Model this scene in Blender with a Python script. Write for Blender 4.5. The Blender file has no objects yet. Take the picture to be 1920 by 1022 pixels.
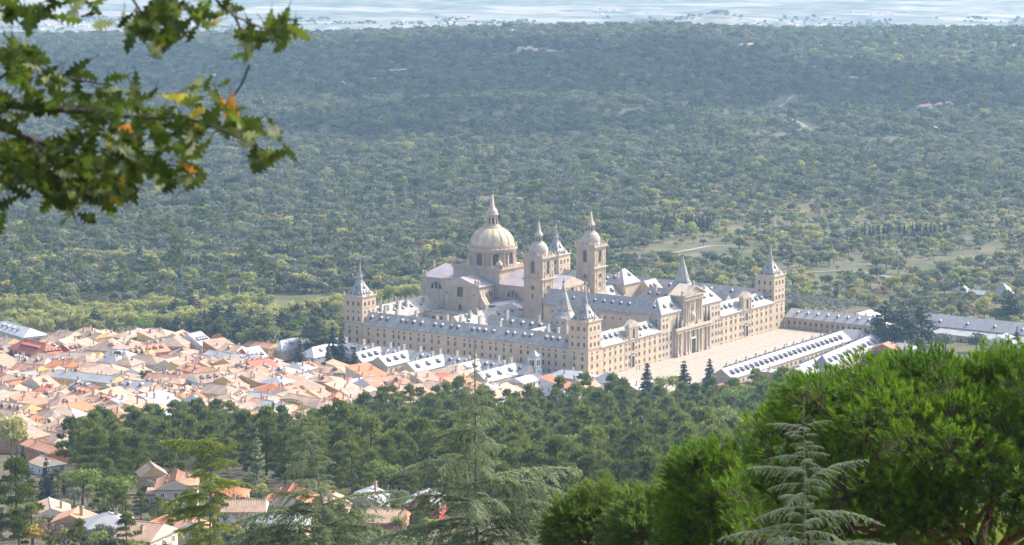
import bpy, bmesh, math, random
import numpy as np
from mathutils import Vector, Matrix, noise

random.seed(7)
rng = np.random.default_rng(11)
sc = bpy.context.scene
COL = sc.collection
R = math.radians

# ------------------------------------------------------------------ camera
CAM = (-1370.06, -896.04, 302.2)
YAW, PIT, FPX = 0.6036057, -0.1484624, 5941.0
cam_data = bpy.data.cameras.new('camera')
cam = bpy.data.objects.new('camera', cam_data)
COL.objects.link(cam)
cam.location = CAM
cam.rotation_euler = (math.pi / 2 + PIT, 0, YAW - math.pi / 2)
cam_data.sensor_width = 36.0
cam_data.lens = 36.0 * FPX / 1920.0
cam_data.clip_start = 0.5
cam_data.clip_end = 90000.0
cam_data.dof.use_dof = True
cam_data.dof.focus_distance = 1200.0
cam_data.dof.aperture_fstop = 13.0
sc.camera = cam

# ------------------------------------------------------------------ light
SUN_EL, SUN_AZ = R(42), R(-22)      # azimuth measured from +X (south) towards -Y (west)
SUN_DIR = Vector((math.cos(SUN_EL) * math.cos(SUN_AZ), math.cos(SUN_EL) * math.sin(SUN_AZ), math.sin(SUN_EL)))
world = bpy.data.worlds.new('World')
sc.world = world
world.use_nodes = True
wn = world.node_tree
wn.nodes.clear()
wo = wn.nodes.new('ShaderNodeOutputWorld')
wb = wn.nodes.new('ShaderNodeBackground')
ws = wn.nodes.new('ShaderNodeTexSky')
ws.sky_type = 'NISHITA'
ws.sun_disc = False
ws.sun_elevation = SUN_EL
ws.sun_rotation = math.atan2(SUN_DIR.x, SUN_DIR.y)
ws.altitude = 1000
ws.dust_density = 5.0
ws.air_density = 0.6
ws.ozone_density = 0.4
wb.inputs['Strength'].default_value = 0.15
wn.links.new(ws.outputs['Color'], wb.inputs['Color'])
wn.links.new(wb.outputs['Background'], wo.inputs['Surface'])
sun_data = bpy.data.lights.new('sun', 'SUN')
sun_data.energy = 2.0
sun_data.angle = R(0.6)
sun_data.color = (1.0, 0.955, 0.89)
sun = bpy.data.objects.new('sun', sun_data)
COL.objects.link(sun)
sun.rotation_euler = SUN_DIR.to_track_quat('Z', 'Y').to_euler()
sun.location = (0, 0, 900)

sc.view_settings.view_transform = 'Standard'
sc.view_settings.look = 'None'
sc.view_settings.gamma = 1.0
sc.view_settings.exposure = 1.9
sc.render.engine = 'CYCLES'
cy = sc.cycles
cy.max_bounces = 5
cy.diffuse_bounces = 2
cy.glossy_bounces = 2
cy.transmission_bounces = 3
cy.transparent_max_bounces = 6
cy.volume_bounces = 0
cy.use_denoising = True
cy.sample_clamp_indirect = 6.0
cy.caustics_reflective = False
cy.caustics_refractive = False

# ------------------------------------------------------------------ terrain
FW = (math.cos(YAW), math.sin(YAW))
RT = (math.sin(YAW), -math.cos(YAW))
PROF_D = [-3000, -300, 0, 40, 100, 200, 300, 400, 500, 600, 700, 800, 900, 1000, 1100, 1200, 1300, 1400, 1500, 1600, 1700, 1800, 1900, 2050, 2250,
          2500, 2800, 3100, 3500, 4000, 4500, 4800, 5200, 5800, 6500, 7200, 7800, 9000, 12000, 60000]
PROF_Z = [900, 385, 299.8, 284, 261, 233, 208, 184, 165, 148, 132, 117, 101, 85, 67, 50, 36, 25, 14, 6, 1, -3, -8, -15, -26,
          -36, -42, -47, -52, -52, -49, -51, -75, -160, -240, -285, -300, -302, -310, -400]

def to_ds(x, y):
    dx, dy = x - CAM[0], y - CAM[1]
    return dx * FW[0] + dy * FW[1], dx * RT[0] + dy * RT[1]

def from_ds(d, s):
    return CAM[0] + d * FW[0] + s * RT[0], CAM[1] + d * FW[1] + s * RT[1]

def smooth(a, b, x):
    t = np.clip((np.asarray(x, float) - a) / (b - a), 0, 1)
    return t * t * (3 - 2 * t)

def waves(x, y, seed=0):
    r = np.random.default_rng(seed)
    out = 0
    for k in range(9):
        f = 0.0016 * 1.45 ** k
        a = r.uniform(0, 6.283)
        out = out + np.sin((x * math.cos(a) + y * math.sin(a)) * f * 6.283 + r.uniform(0, 6.28)) * 0.75 ** k
    return out / 2.2

def ground(x, y):
    x = np.asarray(x, float)
    y = np.asarray(y, float)
    d, s = to_ds(x, y)
    z = np.interp(d, PROF_D, PROF_Z)
    # the wooded ridge is lower on the left
    lat = s / np.maximum(d, 500)
    rz = np.interp(lat, [-.17, -.07, -.035, 0.0, .05, .09, .13, .17], [-16, -14, -7, 0, 4, -5, -3, -4])
    z = z + rz * smooth(3600, 4700, d) * (1 - smooth(5000, 5600, d))
    # rolling ground beyond the monastery
    z = z + waves(x, y, 3) * 5.0 * smooth(2100, 2900, d) * (1 - smooth(4300, 4700, d))
    z = z + waves(x * 3, y * 3, 5) * 2.2 * smooth(50, 300, d) * (1 - smooth(1000, 1300, d))
    # far blue hills on the plain
    for (dd, ss, rd, rs, hh) in ((7700, 470, 420, 110, 46), (7750, 610, 420, 160, 42), (7800, 320, 420, 130, 30), (7900, 900, 300, 300, 38), (8200, -250, 250, 500, 22), (7700, -880, 250, 420, 25)):
        z = z + hh * np.exp(-((d - dd) / rd) ** 2 - ((s - ss) / rs) ** 2)
    # the levelled ground round the monastery
    ex = np.maximum(np.maximum(-62 - x, x - 285), 0)
    ey = np.maximum(np.maximum(-112 - y, y - 205), 0)
    m = 1 - smooth(0, 75, np.hypot(ex, ey))
    return z * (1 - m)

def gz(x, y):
    return float(ground(x, y))

_f = Vector((math.cos(PIT) * FW[0], math.cos(PIT) * FW[1], math.sin(PIT)))
_r = Vector((RT[0], RT[1], 0))
_u = _r.cross(_f)

def sight(u, v, dist):
    """the place that stands on the line of sight through photo pixel (u, v), dist metres ahead"""
    w = _f + _r * ((u - 960) / FPX) + _u * ((511 - v) / FPX)
    w /= (w.x * FW[0] + w.y * FW[1])
    return Vector(CAM) + w * dist

def land(u, v, lo=500, hi=12000):
    """where that line of sight meets the ground"""
    prev = lo
    dd = lo
    while dd < hi:
        p = sight(u, v, dd)
        if p.z < gz(p.x, p.y):
            a, b = prev, dd
            for _ in range(14):
                m = (a + b) / 2
                p = sight(u, v, m)
                if p.z < gz(p.x, p.y):
                    b = m
                else:
                    a = m
            return Vector((p.x, p.y, gz(p.x, p.y)))
        prev = dd
        dd *= 1.015
    return Vector((p.x, p.y, gz(p.x, p.y)))

# ------------------------------------------------------------------ materials
def new_mat(name):
    m = bpy.data.materials.new(name)
    m.use_nodes = True
    nt = m.node_tree
    return m, nt, nt.nodes['Principled BSDF']

def mat(name, col, rough=0.8, var=0.15, scale=0.3, spec=0.3, bump=0.0, detail=4.0, col2=None, per_object=0.0, streak=None):
    """a plain surface mottled by noise between two tones of its own colour"""
    m, nt, bs = new_mat(name)
    tc = nt.nodes.new('ShaderNodeTexCoord')
    nz = nt.nodes.new('ShaderNodeTexNoise')
    nz.inputs['Scale'].default_value = scale
    nz.inputs['Detail'].default_value = detail
    src = tc.outputs['Object']
    if streak:
        mp = nt.nodes.new('ShaderNodeMapping')
        mp.inputs['Scale'].default_value = streak
        nt.links.new(src, mp.inputs['Vector'])
        src = mp.outputs['Vector']
    nt.links.new(src, nz.inputs['Vector'])
    rp = nt.nodes.new('ShaderNodeValToRGB')
    rp.color_ramp.elements[0].position = 0.32
    rp.color_ramp.elements[1].position = 0.68
    c2 = col2 or tuple(min(1, c * (1 + var)) for c in col)
    c1 = tuple(c * (1 - var) for c in col)
    rp.color_ramp.elements[0].color = (*c1, 1)
    rp.color_ramp.elements[1].color = (*c2, 1)
    nt.links.new(nz.outputs['Fac'], rp.inputs['Fac'])
    out = rp.outputs['Color']
    if per_object:
        oi = nt.nodes.new('ShaderNodeObjectInfo')
        mr = nt.nodes.new('ShaderNodeMapRange')
        mr.inputs['To Min'].default_value = 1 - per_object
        mr.inputs['To Max'].default_value = 1 + per_object
        nt.links.new(oi.outputs['Random'], mr.inputs['Value'])
        hs = nt.nodes.new('ShaderNodeHueSaturation')
        nt.links.new(mr.outputs['Result'], hs.inputs['Value'])
        nt.links.new(out, hs.inputs['Color'])
        out = hs.outputs['Color']
    nt.links.new(out, bs.inputs['Base Color'])
    bs.inputs['Roughness'].default_value = rough
    bs.inputs['Specular IOR Level'].default_value = spec
    if bump:
        bp = nt.nodes.new('ShaderNodeBump')
        bp.inputs['Strength'].default_value = bump
        bp.inputs['Distance'].default_value = 0.3
        nt.links.new(nz.outputs['Fac'], bp.inputs['Height'])
        nt.links.new(bp.outputs['Normal'], bs.inputs['Normal'])
    return m

def leaf_mat(name, ca, cb, transl=0.35, rough=0.6, nscale=0.5):
    """leaves: every tree takes its own tone between ca and cb"""
    m, nt, bs = new_mat(name)
    oi = nt.nodes.new('ShaderNodeObjectInfo')
    tc = nt.nodes.new('ShaderNodeTexCoord')
    nz = nt.nodes.new('ShaderNodeTexNoise')
    nz.inputs['Scale'].default_value = nscale
    nz.inputs['Detail'].default_value = 3
    nt.links.new(tc.outputs['Object'], nz.inputs['Vector'])
    ad = nt.nodes.new('ShaderNodeMath')
    ad.operation = 'MULTIPLY_ADD'
    nt.links.new(oi.outputs['Random'], ad.inputs[0])
    ad.inputs[1].default_value = 0.75
    sb = nt.nodes.new('ShaderNodeMath')
    sb.operation = 'MULTIPLY_ADD'
    nt.links.new(nz.outputs['Fac'], sb.inputs[0])
    sb.inputs[1].default_value = 0.9
    sb.inputs[2].default_value = -0.32
    nt.links.new(sb.outputs[0], ad.inputs[2])
    mx = nt.nodes.new('ShaderNodeMix')
    mx.data_type = 'RGBA'
    mx.inputs[6].default_value = (*ca, 1)
    mx.inputs[7].default_value = (*cb, 1)
    nt.links.new(ad.outputs[0], mx.inputs[0])
    nt.links.new(mx.outputs[2], bs.inputs['Base Color'])
    bs.inputs['Roughness'].default_value = rough
    bs.inputs['Specular IOR Level'].default_value = 0.25
    tr = nt.nodes.new('ShaderNodeBsdfTranslucent')
    nt.links.new(mx.outputs[2], tr.inputs['Color'])
    ms = nt.nodes.new('ShaderNodeMixShader')
    ms.inputs[0].default_value = transl
    nt.links.new(bs.outputs[0], ms.inputs[1])
    nt.links.new(tr.outputs[0], ms.inputs[2])
    nt.links.new(ms.outputs[0], nt.nodes['Material Output'].inputs['Surface'])
    return m

STONE = mat('granite', (.52, .395, .255), .85, .11, .5, bump=.15, detail=7, streak=(1, 1, .3))
STONE2 = mat('granite_pale', (.47, .38, .275), .85, .14, .5, bump=.15, detail=7, streak=(1, 1, .4))
STONE3 = mat('granite_church', (.44, .345, .24), .85, .15, .45, bump=.2, detail=7, streak=(1, 1, .4))
STONE_DK = mat('granite_dark', (.13, .115, .10), .85, .2, .5)
SLATE = mat('slate', (.30, .28, .24), .65, .22, .35, spec=.15, bump=.15, detail=8)
SLATE_B = mat('slate_brownish', (.31, .28, .245), .65, .16, .5, spec=.15, bump=.15, detail=8)
SLATE_P = mat('slate_pale', (.33, .31, .285), .65, .14, .5, spec=.15, bump=.15, detail=8)
LEAD = mat('lead_sheet', (.22, .215, .21), .55, .15, .5, spec=.3)
LEAD_BR = mat('lead_reddish', (.33, .275, .265), .5, .14, .15, spec=.4)
GLASS = mat('dark_glass_and_shade', (.05, .052, .06), .3, .3, .3, spec=.4)  # window panes, and the shade painted into the open belfry arches
BLUEDOOR = mat('dark_blue_paint', (.03, .06, .11), .5, .2, .6)
GREENDOOR = mat('dark_green_paint', (.03, .055, .055), .5, .2, .6)
BRICK = mat('chimney_stone', (.42, .36, .29), .9, .2, .6)
BRONZE = mat('bronze', (.10, .09, .075), .5, .2, 1.0, spec=.5)

# ------------------------------------------------------------------ mesh building
class MB:
    def __init__(self):
        self.v, self.f, self.m, self.s = [], [], [], []
        self.T = Matrix.Identity(4)

    def add(self, vs, fs, m=0, sm=False):
        b = len(self.v)
        for p in vs:
            self.v.append(tuple(self.T @ Vector(p)))
        for f in fs:
            self.f.append(tuple(b + i for i in f))
            self.m.append(m)
            self.s.append(sm)

    def box(self, x0, x1, y0, y1, z0, z1, m=0, top=None):
        self.add([(x0, y0, z0), (x1, y0, z0), (x1, y1, z0), (x0, y1, z0), (x0, y0, z1), (x1, y0, z1), (x1, y1, z1), (x0, y1, z1)],
                 [(0, 1, 5, 4), (1, 2, 6, 5), (2, 3, 7, 6), (3, 0, 4, 7), (0, 3, 2, 1)], m)
        n = len(self.v)
        self.f.append((n - 4, n - 3, n - 2, n - 1))
        self.m.append(m if top is None else top)
        self.s.append(False)

    def cbox(self, cx, cy, hx, hy, z0, z1, m=0):
        self.box(cx - hx, cx + hx, cy - hy, cy + hy, z0, z1, m)

    def taper(self, cx, cy, a0, b0, a1, b1, z0, z1, m=0):
        vs = [(cx - a0, cy - b0, z0), (cx + a0, cy - b0, z0), (cx + a0, cy + b0, z0), (cx - a0, cy + b0, z0),
              (cx - a1, cy - b1, z1), (cx + a1, cy - b1, z1), (cx + a1, cy + b1, z1), (cx - a1, cy + b1, z1)]
        self.add(vs, [(0, 1, 5, 4), (1, 2, 6, 5), (2, 3, 7, 6), (3, 0, 4, 7), (4, 5, 6, 7), (3, 2, 1, 0)], m)

    def lathe(self, prof, n=16, cx=0, cy=0, m=0, sm=True, ph=0.0):
        vs, fs = [], []
        for (r, z) in prof:
            for k in range(n):
                a = 2 * math.pi * k / n + ph
                vs.append((cx + r * math.cos(a), cy + r * math.sin(a), z))
        for i in range(len(prof) - 1):
            for k in range(n):
                k2 = (k + 1) % n
                fs.append((i * n + k, i * n + k2, (i + 1) * n + k2, (i + 1) * n + k))
        self.add(vs, fs, m, sm)
        self.add([(cx + prof[-1][0] * math.cos(2 * math.pi * k / n + ph), cy + prof[-1][0] * math.sin(2 * math.pi * k / n + ph), prof[-1][1]) for k in range(n)], [tuple(range(n))], m)

    def ball(self, cx, cy, cz, r, m=0, n=8):
        k = 5
        self.lathe([(r * math.sin(math.pi * (i + .15) / (k + .3)), cz - r * math.cos(math.pi * (i + .15) / (k + .3))) for i in range(k + 1)], n, cx, cy, m)

    def roof(self, x0, y0, x1, y1, ze, zr, ax='x', h0=0.0, h1=0.0, m=0, mg=1, ov=.35, drop=.3):
        """ridge roof over a rectangle; h0/h1 are the hip set-backs at either end (0 = gable)"""
        if ax == 'x':
            ym = (y0 + y1) / 2
            rr = [(x0 + (h0 if h0 else -ov * .3), ym, zr), (x1 - (h1 if h1 else -ov * .3), ym, zr)]
        else:
            xm = (x0 + x1) / 2
            rr = [(xm, y0 + (h0 if h0 else -ov * .3), zr), (xm, y1 - (h1 if h1 else -ov * .3), zr)]
        e = [(x0 - ov, y0 - ov, ze), (x1 + ov, y0 - ov, ze), (x1 + ov, y1 + ov, ze), (x0 - ov, y1 + ov, ze)]
        vs = e + rr + [(p[0], p[1], ze - drop) for p in e]
        if ax == 'x':
            sl = [(0, 1, 5, 4), (2, 3, 4, 5)]
            en = [((3, 0, 4), h0), ((1, 2, 5), h1)]
        else:
            sl = [(1, 2, 5, 4), (3, 0, 4, 5)]
            en = [((0, 1, 4), h0), ((2, 3, 5), h1)]
        self.add(vs, sl, m)
        b = len(self.v) - len(vs)
        for f, h in en:
            self.f.append(tuple(b + i for i in f)); self.m.append(m if h else mg); self.s.append(False)
        for f in ((6, 7, 1, 0), (7, 8, 2, 1), (8, 9, 3, 2), (9, 6, 0, 3), (9, 8, 7, 6)):
            self.f.append(tuple(b + i for i in f)); self.m.append(m); self.s.append(False)

    def arch(self, w, h, M, mp, mr, ring=.45, proud=.3, n=8):
        """round-headed opening on the local XZ plane facing -Y: dark panel in a proud stone surround"""
        T = self.T
        self.T = T @ M
        r = w / 2
        inn = [(-r, 0)] + [(-r * math.cos(math.pi * k / n), h - r + r * math.sin(math.pi * k / n)) for k in range(n + 1)] + [(r, 0)]
        q = r + ring
        out = [(-q, 0)] + [(-q * math.cos(math.pi * k / n), h - r + q * math.sin(math.pi * k / n)) for k in range(n + 1)] + [(q, 0)]
        self.add([(x, -.03, z) for x, z in inn], [tuple(range(len(inn)))[::-1]], mp)
        k = len(inn)
        vs = [(x, -proud, z) for x, z in inn] + [(x, -proud, z) for x, z in out] + [(x, 0, z) for x, z in out] + [(x, -.02, z) for x, z in inn]
        fs = []
        for i in range(k - 1):
            fs += [(i, i + 1, k + i + 1, k + i), (k + i, k + i + 1, 2 * k + i + 1, 2 * k + i), (3 * k + i, 3 * k + i + 1, i + 1, i)]
        self.add(vs, fs, mr)
        self.T = T

    def mesh(self, name, mats):
        me = bpy.data.meshes.new(name)
        me.from_pydata(self.v, [], self.f)
        for x in mats:
            me.materials.append(x)
        me.polygons.foreach_set('material_index', self.m)
        me.polygons.foreach_set('use_smooth', self.s)
        me.update()
        return me

    def build(self, name, mats, parent=None):
        return link(name, self.mesh(name, mats), parent)

def link(name, me, parent=None, loc=(0, 0, 0), rz=0.0, scale=None):
    o = bpy.data.objects.new(name, me)
    COL.objects.link(o)
    o.location = loc
    if rz:
        o.rotation_euler = (0, 0, rz)
    if scale:
        o.scale = scale
    if parent:
        o.parent = parent
    return o

def tag(o, label=None, cat=None, group=None, kind=None):
    if label: o['label'] = label
    if cat: o['category'] = cat
    if group: o['group'] = group
    if kind: o['kind'] = kind
    return o

def thing(name, label, cat, loc=(0, 0, 0), rz=0.0, group=None):
    o = bpy.data.objects.new(name, None)
    COL.objects.link(o)
    o.empty_display_size = 1.0
    o.location = loc
    o.rotation_euler = (0, 0, rz)
    return tag(o, label, cat, group)

def TR(x, y, z, rz=0.0):
    return Matrix.Translation((x, y, z)) @ Matrix.Rotation(rz, 4, 'Z')

# facing: outward direction of a wall -> rotation that turns -Y outward
FACE = {'W': 0.0, 'E': math.pi, 'N': -math.pi / 2, 'S': math.pi / 2}   # W = -Y, N = -X

# ------------------------------------------------------------------ the ground sheet
def make_ground():
    ds = np.concatenate([np.linspace(-400, -170, 5), np.linspace(-150, 1200, 70), np.linspace(1216, 2000, 60), np.linspace(2030, 5400, 110), np.linspace(5500, 9000, 60), np.geomspace(9300, 40000, 16)])
    ts = np.concatenate([-np.geomspace(1, .05, 12)[:-1] * 5, np.linspace(-.28, .28, 110), np.geomspace(.05, 1, 12)[1:] * 5])
    D, T = np.meshgrid(ds, ts, indexing='ij')
    w = np.maximum(D, 0) + 420
    aT = np.abs(T)
    S = np.sign(T) * np.where(aT <= .28, aT * w, .28 * w + (aT - .28) / 4.72 * (np.minimum(5 * w, 13000) - .28 * w))
    X, Y = from_ds(D, S)
    Z = ground(X, Y)
    # the sheet dips a little under the paved levels
    n0, n1 = D.shape
    V = np.stack([X, Y, Z], -1).reshape(-1, 3)
    i, j = np.meshgrid(np.arange(n0 - 1), np.arange(n1 - 1), indexing='ij')
    a = (i * n1 + j).ravel()
    F = np.stack([a, a + n1, a + n1 + 1, a + 1], -1)[:, ::-1]
    me = bpy.data.meshes.new('ground')
    me.from_pydata(V.tolist(), [], F.tolist())
    me.polygons.foreach_set('use_smooth', [True] * len(F))
    me.update()
    m, nt, bs = new_mat('earth')
    tc = nt.nodes.new('ShaderNodeTexCoord')
    def noise_ramp(scale, c0, c1, p0, p1, det=6):
        nz = nt.nodes.new('ShaderNodeTexNoise')
        nz.inputs['Scale'].default_value = scale
        nz.inputs['Detail'].default_value = det
        nt.links.new(tc.outputs['Object'], nz.inputs['Vector'])
        rp = nt.nodes.new('ShaderNodeValToRGB')
        rp.color_ramp.elements[0].position = p0
        rp.color_ramp.elements[1].position = p1
        rp.color_ramp.elements[0].color = (*c0, 1)
        rp.color_ramp.elements[1].color = (*c1, 1)
        nt.links.new(nz.outputs['Fac'], rp.inputs['Fac'])
        return rp.outputs['Color'], nz
    woodc, nz = noise_ramp(.03, (.06, .07, .03), (.135, .115, .065), .36, .66, 10)
    # far plain: dry fields and dark scrub, in long parcels
    mp = nt.nodes.new('ShaderNodeMapping')
    mp.inputs['Rotation'].default_value = (0, 0, -YAW)
    mp.inputs['Scale'].default_value = (.0075, .0042, 1)
    nt.links.new(tc.outputs['Object'], mp.inputs['Vector'])
    vo = nt.nodes.new('ShaderNodeTexVoronoi')
    vo.inputs['Scale'].default_value = 1.0
    nt.links.new(mp.outputs['Vector'], vo.inputs['Vector'])
    sp = nt.nodes.new('ShaderNodeSeparateColor')
    nt.links.new(vo.outputs['Color'], sp.inputs['Color'])
    rp = nt.nodes.new('ShaderNodeValToRGB')
    cr = rp.color_ramp
    cr.interpolation = 'CONSTANT'
    cr.elements[0].color = (.07, .085, .06, 1)
    cr.elements[1].position = .45
    cr.elements[1].color = (.16, .15, .10, 1)
    for p, c in ((.6, (.26, .235, .19)), (.8, (.10, .115, .085)), (.88, (.34, .31, .255))):
        e = cr.elements.new(p)
        e.color = (*c, 1)
    nt.links.new(sp.outputs[0], rp.inputs['Fac'])
    plainc, nz2 = noise_ramp(.014, (.09, .105, .08), (.30, .27, .215), .40, .64, 10)
    mx0 = nt.nodes.new('ShaderNodeMix'); mx0.data_type = 'RGBA'
    mx0.inputs[0].default_value = .5
    nt.links.new(rp.outputs['Color'], mx0.inputs[6]); nt.links.new(plainc, mx0.inputs[7])
    # near woodland floor
    nearc, nz3 = noise_ramp(.2, (.05, .05, .028), (.13, .105, .06), .35, .65)
    geo = nt.nodes.new('ShaderNodeNewGeometry')
    def dist_mix(a, b, lo, hi):
        dt = nt.nodes.new('ShaderNodeVectorMath'); dt.operation = 'DOT_PRODUCT'
        sb = nt.nodes.new('ShaderNodeVectorMath'); sb.operation = 'SUBTRACT'
        nt.links.new(geo.outputs['Position'], sb.inputs[0]); sb.inputs[1].default_value = CAM
        nt.links.new(sb.outputs[0], dt.inputs[0]); dt.inputs[1].default_value = (FW[0], FW[1], 0)
        mr = nt.nodes.new('ShaderNodeMapRange'); mr.inputs['From Min'].default_value = lo; mr.inputs['From Max'].default_value = hi
        nt.links.new(dt.outputs['Value'], mr.inputs['Value'])
        mx = nt.nodes.new('ShaderNodeMix'); mx.data_type = 'RGBA'
        nt.links.new(mr.outputs[0], mx.inputs[0]); nt.links.new(a, mx.inputs[6]); nt.links.new(b, mx.inputs[7])
        return mx.outputs[2]
    c = dist_mix(nearc, woodc, 1250, 1450)
    c = dist_mix(c, mx0.outputs[2], 5000, 6000)
    nt.links.new(c, bs.inputs['Base Color'])
    bs.inputs['Roughness'].default_value = .95
    bs.inputs['Specular IOR Level'].default_value = .1
    me.materials.append(m)
    o = link('ground', me)
    return tag(o, 'sloping earth under the woods and the town', None, None, 'structure')
make_ground()
# ================================================================== the monastery
MON = thing('monastery', 'huge granite monastery with slate roofs, great dome, two bell towers and four spired corner towers', 'monastery')
WINQ = []          # windows wait here; the 300 that show largest become parts, the rest are joined
def make_window(w, h, fr=.16):
    b = MB()
    x, t = w / 2, w / 2 + fr
    i = [(-x, 0), (x, 0), (x, h), (-x, h)]
    o = [(-t, -fr), (t, -fr), (t, h + fr), (-t, h + fr)]
    vs = [(p, -.14, q) for p, q in i] + [(p, -.14, q) for p, q in o] + [(p, 0, q) for p, q in o] + [(p, -.03, q) for p, q in i]
    fs = []
    for k in range(4):
        n = (k + 1) % 4
        fs += [(k, n, 4 + n, 4 + k)[::-1], (4 + k, 4 + n, 8 + n, 8 + k)[::-1], (12 + k, 12 + n, n, k)[::-1]]
    b.add(vs, fs, 0)
    b.add([(p, -.03, q) for p, q in i], [(0, 1, 2, 3)], 1)
    b.box(-.05, .05, -.07, -.031, 0.02, h - .02, 2)
    return b
FRAME_W = mat('window_bar', (.30, .28, .25), .6, .1)
WM = [STONE2, GLASS, FRAME_W]
WT = {'tall': make_window(1.3, 2.2), 'small': make_window(1.1, 1.15), 'low': make_window(1.2, 1.8), 'mini': make_window(1.0, .6), 'large': make_window(1.9, 3.2)}
WME = {k: b.mesh('window', WM) for k, b in WT.items()}
def win(parent, x, y, z, face, kind, pri=0):
    WINQ.append((pri, parent, x, y, z, face, kind))

def row(parent, face, fixed, pos, z, kind, pri=0, skip=()):
    for a in pos:
        if any(lo <= a <= hi for lo, hi in skip):
            continue
        if face in 'WE':
            win(parent, a, fixed, z, face, kind, pri)
        else:
            win(parent, fixed, a, z, face, kind, pri)

def flush_windows():
    WINQ.sort(key=lambda w: w[0])
    for pri, parent, x, y, z, face, kind in WINQ[:300]:
        link('window', WME[kind], parent, (x, y, z), FACE[face])
    rest = {}
    for w in WINQ[300:]:
        rest.setdefault(w[1].name, []).append(w)
    for k, ws_ in rest.items():
        b = MB()
        for pri, parent, x, y, z, face, kind in ws_:
            s = WT[kind]
            b.T = TR(x, y, z, FACE[face])
            n = len(b.v)
            b.v += [tuple(b.T @ Vector(p)) for p in s.v]
            b.f += [tuple(n + i for i in f) for f in s.f]
            b.m += s.m
            b.s += s.s
        tag(b.build('window_rows', WM, ws_[0][1]), kind='stuff')

# dormers: front faces -Y, sits on the slope
def make_dormer(w=1.9, h=1.8, dep=2.5):
    b = MB()
    x = w / 2
    b.add([(-x, 0, 0), (x, 0, 0), (x, 0, h), (-x, 0, h), (-x, dep, h * .9), (x, dep, h * .9), (x, dep, 0), (-x, dep, 0)],
          [(0, 1, 2, 3), (1, 6, 5, 2), (7, 0, 3, 4)], 0)
    t = x + .2
    b.add([(-t, -.25, h), (t, -.25, h), (0, .5, h + .8), (0, dep + .6, h + .8), (-t, dep, h), (t, dep, h)],
          [(0, 1, 2), (1, 5, 3, 2), (4, 0, 2, 3)], 1)
    b.add([(-x + .18, -.02, .35), (x - .18, -.02, .35), (x - .18, -.02, h - .15), (-x + .18, -.02, h - .15)], [(0, 1, 2, 3)], 2)
    b.box(-x, x, -.16, -.001, 0.15, .32, 1)
    b.box(-.05, .05, -.06, -.021, .36, h - .21, 1)
    return b
DORMER = make_dormer().mesh('dormer', [LEAD, LEAD, GLASS])
DORMER_S = make_dormer(1.2, 1.3, 1.9).mesh('dormer', [LEAD, LEAD, GLASS])
def dormer(parent, x, y, z, face, small=False):
    return link('dormer', DORMER_S if small else DORMER, parent, (x, y, z), FACE[face])
def make_chimney(h=3.0, a=.55, c=.9):
    b = MB()
    b.cbox(0, 0, c, a, -1.5, h, 0)
    b.cbox(0, 0, c + .15, a + .15, h, h + .25, 0)
    b.cbox(-c * .5, 0, .22, .22, h + .25, h + .7, 1)
    b.cbox(c * .5, 0, .22, .22, h + .25, h + .7, 1)
    return b
CHIM = [make_chimney(h).mesh('chimney', [BRICK, STONE_DK]) for h in (2.2, 3.2, 4.2)]
def chimney(parent, x, y, z, k=1, rz=0.0):
    return link('chimney', CHIM[k], parent, (x, y, z), rz)

NPOS = [y + dy for y in (13.8, 19.2) for dy in (0,)] + []
_y = 15.0
_g = [5.4, 4.3, 3.7, 3.6, 6.3, 4.4, 6.4, 4.6, 5.2, 3.7]
_i = 0
NPOS = []
while _y < 147.5:
    NPOS.append(_y)
    _y += _g[_i % 10]
    _i += 1

def wing(x0, y0, x1, y1, ax, ze=16.0, zr=22.2, h0=0., h1=0., slate=None, wall=None):
    b = MB()
    b.box(x0, x1, y0, y1, -1.0, ze - .35)
    w = b.build('wing', [wall or STONE], MON)
    r = MB()
    r.roof(x0, y0, x1, y1, ze, zr, ax, h0, h1, 0, 1, .55, .35)
    r.build('roof', [slate or SLATE, wall or STONE], w)
    return w

# ---- north range
NW_ = wing(0, 12.2, 13, 149, 'y')
b = MB()
for z in (9.2, 15.1):
    b.box(-.16, 0, 12.3, 148.6, z, z + .35)
b.box(-.22, 0, 12.3, 148.6, -1, .9)
for y in NPOS[2::3]:
    b.box(-.10, 0, y + 1.9, y + 2.5, .9, 9.19)
    b.box(-.10, 0, y + 1.9, y + 2.5, 9.56, 15.09)
b.build('string_course', [STONE2], NW_)
row(NW_, 'N', 0, NPOS, 13.35, 'small', 1)
row(NW_, 'N', 0, NPOS, 10.1, 'tall', 0)
row(NW_, 'N', 0, NPOS, 5.9, 'tall', 0)
row(NW_, 'N', 0, NPOS, 2.0, 'low', 6)
row(NW_, 'S', 13, NPOS[::2], 10.5, 'low', 9)
_k = 0
for y in NPOS[::1]:
    _k += 1
    if _k % 5 != 0:
        dormer(NW_, 2.55, y + .4, 18.35, 'N')
for y, k in ((24.5, 1), (31, 2), (62, 1), (75.5, 2), (88, 1), (97, 1), (104, 0), (118, 1), (131, 1), (139, 2)):
    chimney(NW_, 8.4, y, 21.5, k)
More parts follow.
